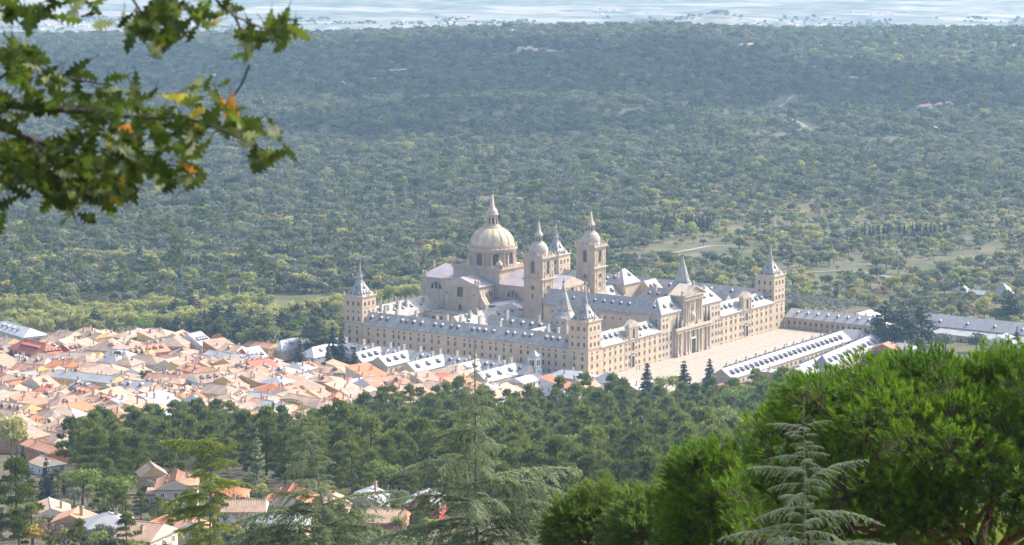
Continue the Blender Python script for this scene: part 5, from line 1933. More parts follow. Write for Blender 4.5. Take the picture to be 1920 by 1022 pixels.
def woodland():
    g = np.random.default_rng(5)
    pts = []
    for d0, d1, sp in ((1690, 3500, 7.6), (3500, 5450, 9.5), (5450, 8800, 24.0)):
        dd = np.arange(d0, d1, sp)
        for d in dd:
            h = d * .185 + 90
            ss = np.arange(-h, h, sp)
            pts.append(np.stack([d + g.uniform(-.48, .48, len(ss)) * sp, ss + g.uniform(-.48, .48, len(ss)) * sp], 1))
    Q = np.concatenate(pts)
    x, y = from_ds(Q[:, 0], Q[:, 1])
    z = ground(x, y)
    u, v = project(x, y, z)
    d = Q[:, 0]
    keep = np.ones(len(x), bool)
    # nothing inside the levelled ground, the town or the gardens
    keep &= ~((x > -75) & (x < 224) & (y > -180) & (y < 190))
    keep &= ~((x > 205) & (x < 265) & (y > -185) & (y < 10))
    keep &= ~((x > 262) & (x < 330) & (y > -8) & (y < 66))
    keep &= ~((u < 805) & (v > 552) & (u > 500))
    keep &= ~((u <= 500) & (v > 612))
    keep &= ~((u <= 500) & (v > 575) & (g.random(len(x)) < .35))
    keep &= ~((u < 130) & (v > 590)) 
    keep &= ~((u > 1440) & (d < 1755))
    keep &= ~((u > 700) & (u < 1460) & (d < 1850))
    for mu, mv, ru, rv in MEADOW:
        mv, rv = mv + rv * .9, rv * 2.1
        e = ((u - mu) / ru) ** 2 + ((v - mv) / rv) ** 2 + .35 * waves(x * 9, y * 9, 21)
        keep &= ~((e < 1) & (g.random(len(x)) < .80))
    for poly, w in ROADW:
        for a, b in zip(poly[:-1], poly[1:]):
            ab = b - a
            t = np.clip(((x - a[0]) * ab[0] + (y - a[1]) * ab[1]) / max(ab @ ab, 1e-6), 0, 1)
            dist = np.hypot(x - a[0] - t * ab[0], y - a[1] - t * ab[1])
            # the ground between a track and the viewer stays open enough to show it
            keep &= ~((dist < w * .5 + 3.0) | ((dist < w * .5 + 15) & (v > np.interp(u, [0, 1920], [0, 0])) & (d < to_ds(a[0] + t * ab[0], a[1] + t * ab[1])[0])))
    fld = waves(x * 3, y * 3, 8)
    fl2 = waves(x * 5, y * 5, 9)
    fl3 = waves(x * 2, y * 2, 10)
    # open parkland south of the monastery, thinner woods in patches
    open_ = smooth(1120, 1300, u) * smooth(330, 420, v)
    dens = .97 - .52 * open_ - .22 * smooth(.5, 1.1, fld) * (d > 2100) - .55 * smooth(.9, 1.5, fl3) * (d > 2300)
    dens = np.where(d > 5450, .75 * smooth(.25, .5, waves(x * 1.6, y * 1.6, 51)), dens)
    keep &= g.random(len(x)) < dens
    x, y, z, u, v, d, fld, fl2, fl3, open_ = [a[keep] for a in (x, y, z, u, v, d, fld, fl2, fl3, open_)]
    n = len(x)
    w = {}
    w['dark'] = 4.0 + 1.5 * (fl2 > 0) - 2.2 * open_
    w['mid'] = 1.7 + 1.6 * open_ + 1.0 * smooth(.2, .8, fl2)
    w['blue'] = 2.2 + 1.6 * smooth(.3, .9, -fl2)
    near = 1 - smooth(2150, 2700, d)
    pa, pb, pc = (waves(x * 11, y * 11, 31), waves(x * 9, y * 9, 32), waves(x * 13, y * 13, 33))
    w['dark'] = w['dark'] * (.35 + 2.0 * smooth(-.2, .5, pa))
    w['mid'] = w['mid'] * (.3 + 2.2 * smooth(-.1, .6, -pa))
    w['blue'] = w['blue'] * (.3 + 2.2 * smooth(0, .7, pb))
    w['lime'] = (.05 + .75 * near + 1.4 * open_ + 5.0 * open_ * smooth(385, 405, v) * (1 - smooth(462, 485, v)) + 1.6 * near * smooth(.4, 1.0, fld) + 2.5 * smooth(1440, 1640, u) * smooth(88, 96, v) * (1 - smooth(128, 140, v))) * (.15 + 2.2 * smooth(.2, .8, pc))  # the two bands get more yellow-green trees: sunlight put into the leaf colour
    w['gold'] = (.02 + .07 * near + .16 * open_) * (.3 + 2.5 * smooth(.3, .9, pc))
    w['russet'] = .25 + .5 * smooth(.3, .9, -fld) + .4 * open_
    w['spruce'] = .06 * (d < 4600) + .25 * (u > 1500) * (v > 400) * (v < 460) * open_
    w['pine'] = .10 * (d < 4600) + .45 * (u < 500) * near
    w['shrub'] = .5 + 1.2 * open_
    ks = list(w)
    W = np.stack([np.broadcast_to(np.asarray(w[k], float), (n,)) for k in ks], 1)
    C = np.cumsum(np.maximum(W, 0), 1)
    pick = (g.random(n)[:, None] * C[:, -1:] < C).argmax(1)
    idx = np.zeros(n, int)
    for i, k in enumerate(ks):
        m = pick == i
        idx[m] = g.choice(SK[k], m.sum())
    s = np.clip(np.exp(g.normal(.06, .27, n)), .5, 1.75) * np.where(d > 5000, 1.15, np.where(d > 3500, 1.1, 1.0))
    s = s * (1 - .15 * open_)
    size = np.stack([s, s, s * g.uniform(.8, 1.2, n)], 1)
    turn = g.uniform(0, 6.28, n)
    # the 300 that show largest become single trees
    vis = (u > -40) & (u < 1960) & (v < 700) & (d > 1690)
    kind_of = np.array(ks)[pick]
    is_oak = np.isin(kind_of, ['dark', 'mid', 'blue'])
    hidden = (u > 650) & (u < 1470) & (d < 2030)
    order = np.argsort(np.where(vis & is_oak & ~hidden, d, 1e9))[:150]
    mp = {'dark': 'oak', 'mid': 'oak_mid', 'blue': 'oak_grey'}
    nm = {'dark': 'dark green', 'mid': 'mid green', 'blue': 'grey-green'}
    single = np.zeros(n, bool)
    single[order] = True
    for i in order:
        side = 'left of' if u[i] < 900 else 'right of'
        K[mp[kind_of[i]]].put(x[i], y[i], f"{nm[kind_of[i]]} rounded oak in the wood behind and {side} the monastery", f"{nm[kind_of[i]]} oaks {side} the monastery", s[i], s[i] * size[i, 2] / size[i, 0], z[i] - .2)
    r = ~single
    P = np.stack([x, y, z - .2], 1)
    scatter('woodland', P[r], idx[r], size[r], turn[r], 'vast hazy oak wood covering the plain behind the monastery')
    print('woodland', n)
woodland()

# ---- avenues, garden trees and firs one can tell apart
def PT(kind, u, v, h, label, group=None, lo=600, base=None, wide=1.0):
    """tree whose foot stands at photo pixel (u, v) and which is h metres tall"""
    k = K[kind]
    x, y = at(u, v, lo)
    base = base or {'fir': 16, 'greyfir': 15, 'cedar': 17, 'greycedar': 16, 'umbrella': 10.8, 'plane': 12.8, 'poplar': 15, 'cypress': 10, 'lime': 8.6, 'gold': 7, 'orange': 6, 'russet': 5.8, 'oak': 7.2, 'oak_mid': 7.2, 'oak_grey': 7, 'pine': 14.5, 'bush': 2.7, 'bare': 3.2, 'olive': 3.6}[kind]
    s = h / base
    return k.put(x, y, label, group, s * wide, s)
for i in range(26):
    u = 792 - i * 10.5
    PT('plane', u, 566 + i * 1.75 + rt.uniform(-1, 1), rt.uniform(12, 15), 'yellow-green plane tree with pale trunk in the avenue left of the dome', 'plane trees of the avenue', 1500)
for i in range(38):
    u = 520 - i * 13.5
    PT('plane', u, 612 + i * .75 + rt.uniform(-7, 7), rt.uniform(12, 16.5), 'broad yellow-green plane tree in the belt behind the town', 'plane trees behind the town', 1500)
for i in range(36):
    u = 470 - i * 13
    PT('plane', u, 590 + i * .8 + rt.uniform(-6, 6), rt.uniform(12, 15), 'olive-green plane tree in the second row behind the town', 'plane trees in the second row', 1500)
for i in range(40):
    u = 130 + i * 10.2
    PT('lime' if i % 5 else 'gold', u, 492 + .035 * i * 10 + rt.uniform(-2, 2), rt.uniform(9, 12), 'golden-green tree in the far avenue line left of the monastery', 'trees of the far avenue', 1500)
for i in range(12):
    PT('gold' if i % 3 == 0 else 'lime', 595 + i * 10, 502 + rt.uniform(-2, 2), rt.uniform(7, 10), 'yellow tree in the short far row just left of the dome', 'yellow trees of the short row', 1500)
for i in range(14):
    PT('gold' if i % 2 else 'lime', 440 + i * 15, 420 + rt.uniform(-4, 4), rt.uniform(8, 11), 'yellow tree among the far dark oaks left of the dome', 'yellow trees among the oaks', 1500)
for i in range(9):
    PT('lime', 845 + rt.uniform(-30, 40), 512 + rt.uniform(-4, 4), rt.uniform(9, 12), 'yellow-green tree just behind the church roof', 'trees behind the church', 1500)
for i in range(24):
    PT('fir', 1180 + i * 6.6 + rt.uniform(-2, 2), 433 + rt.uniform(-3, 3) - i * .15, rt.uniform(11, 15), 'dark fir in the dense stand behind the right bell tower', 'firs of the dark stand', 1500)
for i in range(22):
    PT('fir', 1615 + i * 8 + rt.uniform(-3, 3), 446 + rt.uniform(-5, 3), rt.uniform(9, 14), 'dark pointed conifer scattered in the parkland at far right', 'conifers of the right parkland', 1500)
for (kd, u, v, h, lab) in [
    ('fir', 133, 634, 16, 'dark fir at the left, first of the two behind the grey hotel'), ('cedar', 178, 634, 17, 'broad dark cedar behind the town beside the left fir'), ('greycedar', 214, 640, 15, 'pale green cedar between the broad dark cedar and the yellow trees'),
    ('umbrella', 270, 646, 15, 'umbrella-shaped pine behind the town roofs'), ('fir', 384, 626, 16, 'slim dark conifer among the planes left of the cedar group'), ('cedar', 408, 634, 21, 'tall dark cedar among the plane trees'),
    ('fir', 420, 664, 12, 'small black-green fir beside the orange trees'), ('greycedar', 496, 664, 26, 'huge flat-plated cedar above the yellow slate-gabled house'), ('lime', 458, 664, 13, 'bright yellow-green tree left of the huge cedar'),
    ('oak_mid', 372, 662, 8, 'rounded green tree in front of the orange trees'), ('umbrella', 560, 640, 13, 'wide green pine crown right of the huge cedar'), ('cedar', 605, 622, 12, 'dark spreading conifer close to the left tower'),
    ('greycedar', 592, 670, 25, 'large grey-green cedar between the white slate roofs'), ('greyfir', 563, 696, 19, 'grey drooping fir on the left of the white slate roofs'), ('fir', 625, 694, 27, 'tall dark fir left of the monastery corner tower'), ('fir', 641, 696, 25, 'dark fir touching the monastery corner tower'),
    ('greyfir', 617, 708, 19, 'brownish grey fir in front of the tall dark firs'), ('greyfir', 643, 710, 11, 'short grey fir at the lane end'), ('fir', 665, 708, 19, 'slender lone fir in front of the north facade'),
    ('orange', 352, 660, 7, 'flame orange tree behind the clay roofs'), ('orange', 405, 652, 8, 'orange tree left of the small black-green fir'), ('gold', 330, 660, 6, 'low golden tree at the back edge of town'), ('gold', 378, 666, 7, 'golden tree left of the small fir'), ('gold', 420, 672, 5, 'small golden bush right of the small fir'),
    ('lime', 432, 712, 6.5, 'olive-yellow tree amid the clay roofs'), ('russet', 458, 710, 7, 'russet half bare tree amid the clay roofs'), ('gold', 566, 715, 6.5, 'ochre yellow tree in the lane below the white roofs'), ('russet', 545, 716, 5, 'small russet tree beside the ochre yellow one'),
    ('russet', 435, 628, 10, 'rust brown tree in front of the dark conifers'), ('russet', 450, 606, 9, 'rust coloured tree in the park behind the town'), ('russet', 640, 612, 9, 'grey-brown bare tree beside the left tower'),
    ('fir', 1213, 764, 24, 'left fir of the three before the west facade'), ('fir', 1282, 760, 24, 'middle fir of the three before the west facade'), ('fir', 1330, 752, 23, 'right fir of the three before the west facade'), ('lime', 1248, 752, 14, 'bright yellow-green tree between the firs before the west facade'),
    ('fir', 1421, 726, 9, 'small dark fir beside the peach apartment block'), ('greyfir', 1642, 676, 8, 'small grey fir beside the orange gabled house'), ('lime', 1604, 676, 7, 'pale yellow-green tree at the second long range'), ('lime', 1732, 656, 6, 'low yellow-green bush tree below the dark cedars'),
    ('cedar', 1658, 652, 26, 'left cedar of the dark trio by the forecourt'), ('cedar', 1690, 657, 27, 'middle and tallest cedar of the dark trio by the forecourt'), ('cedar', 1727, 650, 25, 'right cedar of the dark trio by the forecourt'),
    ('oak_grey', 1772, 662, 12, 'grey-green round tree before the long plain building'), ('oak_grey', 1830, 660, 11, 'second grey-green round tree before the long plain building'), ('greyfir', 1906, 660, 15, 'blue-grey fir at the right edge'), ('cypress', 1868, 654, 10, 'thin dark cypress near the right edge'),
    ('cedar', 1895, 604, 18, 'big dark cedar at the right edge behind the long building'), ('cedar', 1800, 592, 9, 'low dark cedar before the pavilion roofs'), ('russet', 1782, 583, 9, 'russet orange tree left of the pyramid pavilions'), ('lime', 1845, 590, 12, 'yellow-green tree between the pavilions and the long building'),
    ('lime', 1508, 590, 7, 'yellow-green bush behind the right corner tower')]:
    PT(kd, u, v, h, lab, None, 1200, None, 1.3 if 'before the west facade' in lab else 1.0)
# olive grove
for i in range(10):
    for j in range(9):
        K['olive'].put(268 + i * 5.6 + rt.uniform(-1, 1), 2 + j * 6.6 + rt.uniform(-1, 1), 'silvery olive tree in the grove right of the corner tower', 'olive trees of the grove', rt.uniform(.85, 1.2))
for i in range(40):
    PT(rt.choice(['oak_mid', 'oak_grey', 'lime', 'oak']), rt.uniform(1480, 1930), rt.uniform(520, 572), rt.uniform(4.5, 8.5), 'park tree scattered round the olive grove and garden wall', 'park trees right of the monastery', 1500)

# ---- thick groves between the town and the monastery's left tower
n_ = 0
while n_ < 120:
    u, v = rt.uniform(290, 648), rt.uniform(596, 668)
    if v > 632 + (u - 290) * .09 and u < 480 or v > 655:
        continue
    if u > 560 and v > 640:
        continue
    kd, h, lb = rt.choice((('oak_mid', 8, 'rounded green tree'), ('plane', 12, 'broad yellow-green tree'), ('oak', 8, 'dark green tree'), ('lime', 9, 'yellow-green tree'), ('cedar', 14, 'dark cedar'), ('oak_grey', 8, 'grey-green tree'), ('greycedar', 13, 'pale green cedar')))
    x, y = at(u, v, 1200)
    if any(math.hypot(x - a, y - b) < c * .8 + 2.0 for a, b, c, _ in HRECT):
        continue
    PT(kd, u, v, h * rt.uniform(.75, 1.2), lb + ' in the grove between the town and the left corner tower', lb + 's of the grove', 1200)
    n_ += 1
for i in range(70):
    u = rt.uniform(-30, 520)
    v = rt.uniform(588, 600) if u < 125 else rt.uniform(606, 624)
    kd, h, lb = rt.choice((('plane', 13, 'broad yellow-green tree'), ('plane', 12, 'broad yellow-green tree'), ('lime', 9, 'yellow-green tree'), ('oak_mid', 9, 'rounded green tree')))
    PT(kd, u, v, h * rt.uniform(.8, 1.2), lb + ' at the foot of the belt behind the town', lb + 's at the foot of the belt', 1300)

# ---- street and garden trees in and below the town
for (u, v, n, kd) in ((25, 660, 4, 'gold'), (75, 655, 4, 'gold'), (100, 645, 3, 'lime')):
    for i in range(n):
        PT('gold' if kd == 'gold' else 'lime', u + i * 13, v + rt.uniform(-2, 2), rt.uniform(5, 7), 'bright yellow street tree in front of the grey hotel', 'yellow street trees by the grey hotel', 1300)
for (kd, u, v, h, lab) in [('plane', 22, 868, 15, 'large yellow-green tree at the left edge of the town'), ('plane', -20, 856, 15, 'yellow-green tree cut by the left edge'), ('lime', 70, 772, 7, 'small yellow tree amid roofs left of town'), ('bush', 105, 778, 3, 'yellowish hedge bush beside the skylit ochre house'),
    ('cypress', 33, 878, 9, 'thin dark cypress left of the orange house'), ('fir', 45, 905, 13, 'dark bushy conifer below the orange house'), ('greyfir', 88, 935, 13, 'dark conifer behind the umbrella pine'), ('cypress', 120, 925, 9, 'slim cypress right of the dark conifer'),
    ('lime', 160, 892, 6, 'yellow-green shrub tree below the metal shed'), ('lime', 135, 880, 5, 'bushy yellow-green tree at the orange house front'), ('umbrella', 220, 985, 13, 'big green umbrella pine left of the cream villa'), ('umbrella', 155, 960, 12, 'brighter umbrella pine behind the big one'), ('pine', 32, 1010, 20, 'tall pine with bare trunk at the lower left edge'),
    ('umbrella', 505, 858, 14, 'lime green round pine among the dark pines'), ('umbrella', 722, 940, 11, 'bright lime pine at the foot of the dark wood'), ('russet', 782, 800, 6, 'reddish dead tree among the pines'), ('orange', 990, 760, 7, 'orange-yellow tree at the pine tops below the bell tower'),
    ('poplar', 1335, 822, 17, 'pale poplar before the pines, left of three'), ('poplar', 1362, 815, 18, 'pale poplar before the pines, middle of three'), ('poplar', 1392, 812, 17, 'pale poplar before the pines, right of three'), ('poplar', 1085, 815, 14, 'yellow-green poplar amid the dark pines'),
    ('lime', 1300, 800, 10, 'yellowish tree left of the poplars'), ('bush', 215, 905, 4, 'rounded garden bush above the umbrella pine'), ('bare', 460, 1000, 6, 'leafless twiggy shrub right of the yellow-green cedar'), ('bare', 100, 1025, 6, 'grey leafless shrub at the bottom left'), ('bare', 70, 1015, 6, 'brown twiggy shrub by the left pine'),
    ('gold', 62, 1030, 6, 'yellow bush at the bottom left'), ('lime', 130, 1035, 6, 'yellow-green bush at the bottom left'), ('lime', 185, 1042, 6, 'pale yellow-green bush under the blue-grey roof'), ('gold', 440, 1015, 5, 'yellow shrub beside the leafless one'), ('oak_mid', 250, 1035, 5, 'round green garden tree at the bottom edge'), ('bush', 275, 985, 2.6, 'clipped round dark bush beside the little porch')]:
    PT(kd, u, v, h * (1.3 if 'large yellow-green' in lab or 'cut by' in lab else 1), lab, None, 500)

# ---- garden trees among the villas
n_ = 0
while n_ < 235:
    u, v = rt.uniform(-20, 860), rt.uniform(880, 1075)
    if u > 270 and v < 905:
        continue
    if u > 640 and v < 935 or (430 < u < 640 and v < 925) or (60 < u < 130 and v < 930):
        continue
    x, y = at(u, v, 500)
    if any(math.hypot(x - a, y - b) < c * .8 + 2.0 for a, b, c, _ in HRECT):
        continue
    kd, h, lb = rt.choice((('oak_mid', 5.5, 'rounded green garden tree'), ('lime', 5.5, 'yellow-green garden tree'), ('pine', 9.5, 'small garden pine'), ('bush', 2.6, 'low yellow-green garden bush'), ('oak', 5.0, 'dark green garden tree'), ('russet', 4.0, 'brownish thin garden shrub'), ('oak_grey', 5.0, 'grey-green garden tree')))
    PT(kd, u, v, h * rt.uniform(.75, 1.15), lb + ' among the villas at lower left', 'garden plants among the villas', 500)
    n_ += 1

# ---- small trees between the town houses
n_ = 0
while n_ < 26:
    u, v = rt.uniform(0, 900), rt.uniform(668, 790)
    if not inside(u, v, TOWN):
        continue
    kd, lb = rt.choice((('lime', 'yellow-green'), ('oak_mid', 'green'), ('gold', 'golden'), ('oak', 'dark green'), ('fir', 'dark pointed')))
    PT(kd, u, v, rt.uniform(6.5, 9.5), lb + ' tree rising between the town houses', lb + ' trees between the houses', 1100)
    n_ += 1

# ---- the pine wood on the near slope
def pine_wood():
    g = np.random.default_rng(77)
    poly = [(120, 900), (190, 862), (250, 842), (330, 828), (450, 835), (560, 842), (640, 822), (720, 800), (860, 790), (960, 797), (1100, 792), (1250, 800), (1400, 775), (1530, 755), (1700, 745), (1960, 740), (2050, 1150), (1500, 1150), (1050, 1100), (960, 990), (860, 958), (760, 940), (640, 930), (500, 918), (380, 905), (250, 925), (170, 930)]
    pts = []
    for d in np.arange(760, 1480, 11.0):
        for s in np.arange(-d * .18, d * .18, 11.6):
            dd, s2 = d + g.uniform(-4.2, 4.2), s + g.uniform(-4.2, 4.2)
            x, y = from_ds(dd, s2)
            z = gz(x, y)
            u, v = project(x, y, z)
            if not inside(u, v, poly):
                continue
            if any(math.hypot(x - a, y - b) < c + 4.0 for a, b, c, _ in HRECT):
                continue
            pts.append((dd, x, y, z, u))
    pts.sort()
    lst = []
    for i, (dd, x, y, z, u) in enumerate(pts):
        s = float(np.clip(g.normal(1.16, .22), .65, 1.6))
        if g.random() < .10:
            kd, h, lb = [('poplar', 13, 'pale slender poplar'), ('oak_mid', 8, 'mid green broadleaf tree'), ('greyfir', 13, 'grey-green fir'), ('umbrella', 12.5, 'light green round-topped pine'), ('lime', 8, 'yellow-green broadleaf tree'), ('fir', 14, 'dark pointed fir')][int(g.integers(6))]
            kk = K[kd]
            f_ = h * s / {'poplar': 15, 'oak_mid': 7.2, 'greyfir': 15, 'umbrella': 10.8, 'lime': 8.6, 'fir': 16}[kd]
            part = 'left' if u < 640 else ('middle' if u < 1150 else 'right')
            kk.put(x, y, f"{lb} among the dark pines, {part} of the near wood", f"{lb}s among the dark pines, {part}", f_, f_, z - .2)
            continue
        if i < 330:
            part = 'left' if u < 640 else ('middle' if u < 1150 else 'right')
            K['pine'].put(x, y, f"dark green pine in the {part} of the wood on the near slope", f"pines in the {part} of the near slope", s, s * g.uniform(.9, 1.1), z - .2)
        else:
            lst.append((x, y, z - .2, s))
    if lst:
        A = np.array(lst)
        n = len(A)
        sc_ = A[:, 3] * 1.08
        scatter('pine_wood', A[:, :3], g.choice(SK['pine'], n), np.stack([sc_, sc_, sc_ * g.uniform(.9, 1.1, n)], 1), g.uniform(0, 6.28, n), 'dense dark pine wood between the town and the near slope')
    print('pines', len(pts))
pine_wood()

# ---- far villages and houses in the wood
def far_houses():
    b = MB()
    b.box(-4, 4, -3.5, 3.5, -3, 3.6, 0)
    me_w = b.mesh('wall', [WALL['white']])
    r = MB()
    r.roof(-4, -3.5, 4, 3.5, 3.8, 5.6, 'x', 0, 0, 0, 1, .4, .2)
    me_r = [r.mesh('roof', [TILE[k], WALL['white']]) for k in ('terracotta', 'pale clay', 'white metal')]
    def put(u, v, s, k, label, group, wide=1.0, lo=1800):
        p = land(u, v, lo)
        t = thing('far_house', label, 'house', p, rt.uniform(-.5, .5), group)
        t.scale = (s * wide, s, s)
        link('wall', me_w, t)
        link('roof', me_r[k], t)
    for (u, v, s, k, wd, lab) in [(985, 100, 1.8, 0, 1.4, 'red roofed farmhouse in the hazy wood, left of a pair'), (1012, 102, 1.6, 1, 1.6, 'pale farm building in the hazy wood beside the red roofed farmhouse'), (1030, 104, 1.4, 1, 1.3, 'cream farm shed at the right of the far farm'), (748, 140, 1.3, 2, 3.0, 'long white shed in the dark far wood'),
        (700, 156, 1.2, 0, 1.2, 'small red roof in the dark far wood'), (640, 162, 1.1, 0, 1.4, 'tiny red roof left in the far wood'), (715, 75, 1.4, 2, 1.8, 'white house near the far skyline, left'), (962, 66, 1.5, 2, 1.3, 'white house on the far skyline'), (1594, 157, 1.6, 2, 1.6, 'white house in the wood at upper right'),
        (1733, 208, 1.4, 0, 2.0, 'long pink roof in the wood at right'), (1770, 205, 1.5, 0, 1.8, 'redder roof right of the long pink one'), (1750, 68, 1.6, 1, 1.8, 'pale house on the ridge at upper right'), (1400, 92, 1.5, 1, 2.2, 'pale house in the ridge wood'), (1900, 97, 1.8, 1, 3.0, 'pale farm on the sunlit ridge'), (340, 380, .8, 2, 1.5, 'small pale hut in the wood at left'),
        (240, 84, 1.4, 1, 1.6, 'pale house in the far wood behind the oak leaves'), (405, 148, 1.2, 2, 1.5, 'white house seen through the oak leaves'), (1760, 245, 1.2, 2, 2.6, 'pale low building among trees at right')]:
        put(u, v, s, k, lab, None, wd)
    for i in range(90):
        c = rt.choice(((110, 47, 90, 6), (110, 47, 90, 6), (110, 47, 90, 6), (230, 44, 60, 5), (230, 44, 60, 5), (820, 44, 110, 4), (1150, 22, 60, 3), (1640, 26, 70, 4)))
        put(rt.gauss(c[0], c[2] * .5), rt.gauss(c[1], c[3] * .6), rt.uniform(.6, 1.05), rt.randrange(2), 'pale speck of a house on the hazy far plain', 'far houses on the plain', rt.uniform(1, 2.2), 5300)
far_houses()
# ================================================================== trees near the viewpoint
LM['cedar'] = leaf_mat('needles_cedar', (.15, .195, .085), (.31, .36, .19), .45, .6, 1.2)
LM['cedar_y'] = leaf_mat('needles_cedar_yellow', (.18, .235, .03), (.33, .39, .07), .45, .6, 1.2)
LM['cedar_p'] = leaf_mat('needles_cedar_pale', (.16, .21, .12), (.28, .33, .20), .35, .6, 1.5)
LM['stone_pine'] = leaf_mat('needles_stone_pine', (.045, .12, .008), (.18, .30, .022), .45, .5, 2.0)

def cedar_branch(seed, leaf, L=3.0, droop=.30, rise=.16, nt=34, q=.12, w=.036, per=60):
    """one bough: a curved stem, side twigs that hang at their tips, needles in short tufts"""
    g = np.random.default_rng(seed)
    c = Cloud()
    def stem(s):
        return np.stack([L * s, .05 * L * np.sin(3 * s + seed), L * (rise * s - droop * s ** 2.2)], -1)
    sp = np.linspace(0, 1, 9)
    c.tube([tuple(p) for p in stem(sp)], [.035 * (1 - .88 * t) * L / 3 for t in sp], 5, 1)
    P, D = [], []
    for i in range(nt):
        s = .10 + .90 * (i + g.uniform(0, .8)) / nt
        sd = 1 if i % 2 else -1
        ln = L * .46 * (1.05 - s) ** .75 * g.uniform(.6, 1.15)
        a = sd * g.uniform(.6, 1.15)
        b = stem(np.array([s]))[0]
        m = max(6, int(per * ln / (L * .3)))
        t = np.sort(g.random(m)) 
        x = b[0] + np.cos(a) * ln * t
        y = b[1] + np.sin(a) * ln * t
        z = b[2] + .10 * ln * t - .85 * ln * t ** 2 * g.uniform(.6, 1.4)
        p = np.stack([x, y, z], 1) + g.normal(0, q * .2, (m, 3))
        d = np.stack([np.full(m, np.cos(a)), np.full(m, np.sin(a)), -.6 * t], 1)
        P.append(p)
        D.append(d + .75 * g.normal(size=(m, 3)))
        if i % 3 == 0:
            c.tube([tuple(b), (b[0] + np.cos(a) * ln * .5, b[1] + np.sin(a) * ln * .5, b[2] + .05 * ln - .14 * ln), (b[0] + np.cos(a) * ln * .9, b[1] + np.sin(a) * ln * .9, b[2] - .38 * ln)], [.010 * L / 3, .007 * L / 3, .003 * L / 3], 3, 1)
    m = nt * 5
    t = g.random(m) ** .8
    P.append(stem(t) + g.normal(0, q * .4, (m, 3)))
    D.append(np.tile([1., 0, -.1], (m, 1)) + .9 * g.normal(size=(m, 3)))
    P, D = np.concatenate(P), unit(np.concatenate(D))
    n = len(P)
    U = unit(np.cross(D, np.array([0, 0, 1.]) + .7 * g.normal(size=(n, 3))))
    c.leaves(P, D, U, q * g.uniform(.7, 1.4, n), w * g.uniform(.7, 1.3, n))
    return c.mesh('branch', [LM[leaf], BARK_G])

def cedar(label, D, trunk, prof, leaf, step, seed, arms=(), q=.12, w=.036, tr=.16, droop=.30, per=60, low=None):
    """trunk: points (u, v) seen at D metres; prof: (v, left px, right px) reach of the boughs"""
    r = random.Random(seed)
    pts = [sight(u, v, D) for u, v in trunk]
    foot = pts[-1].copy()
    foot.z = gz(foot.x, foot.y) - .5
    t = thing('cedar_tree', label, 'cedar', (foot.x, foot.y, foot.z), 0)
    o0 = Vector(t.location)
    line = [p - o0 for p in pts]
    if line[-1].z > .6:
        line.append(Vector((line[-1].x * .4, line[-1].y * .4, 0)))
    n = len(line)
    c = Cloud()
    c.tube(line, [tr * (.10 + .90 * (line[0].z - p.z) / max(line[0].z, 1)) for p in line], 8, 0)
    link('trunk', c.mesh('trunk', [BARK_G]), t)
    Ls = 3.0
    BR = [cedar_branch(seed * 10 + k, leaf, Ls, droop * f, .14, 34, q, w, per) for k, f in enumerate((.7, 1.0, 1.25, 1.0, .85))]
    vs = [p[1] for p in trunk]
    def upoint(v):
        i = 0
        while i < len(trunk) - 2 and v > trunk[i + 1][1]:
            i += 1
        (u0, v0), (u1, v1) = trunk[i], trunk[i + 1]
        f = (v - v0) / (v1 - v0)
        return u0 + (u1 - u0) * f
    v = trunk[0][1] + 2
    k = 0
    vmax = prof[-1][0]
    px = D / FPX
    while v < vmax:
        i = 0
        while i < len(prof) - 2 and v > prof[i + 1][0]:
            i += 1
        f = (v - prof[i][0]) / (prof[i + 1][0] - prof[i][0])
        wl = prof[i][1] + (prof[i + 1][1] - prof[i][1]) * f
        wr = prof[i][2] + (prof[i + 1][2] - prof[i][2]) * f
        a = k * 2.39996 + r.uniform(-.4, .4)          # 0 = to the right of the picture
        side = wr if math.cos(a) > 0 else wl
        ln = max(4, side * r.uniform(.52, 1.02) * (.75 + .25 * abs(math.cos(a)))) * px
        p = sight(upoint(v), v, D) - o0
        s = ln / Ls
        br = link('branch', BR[k % 5], t, p, 0, (s, s * r.uniform(.8, 1.1), s))
        br.rotation_euler = (r.uniform(-.15, .15), r.uniform(-.16, .10), a + math.atan2(RT[1], RT[0]))
        v += step * (.55 + .9 * min(1, ln / (90 * px))) * r.uniform(.7, 1.3)
        k += 1
    for (v0, ang, lpx, tilt) in arms:
        p = sight(upoint(v0), v0, D) - o0
        s = lpx * px / Ls
        br = link('branch', BR[k % 5], t, p, 0, (s, s * .8, s * .9))
        br.rotation_euler = (0, tilt, ang + math.atan2(RT[1], RT[0]))
        k += 1
    return t

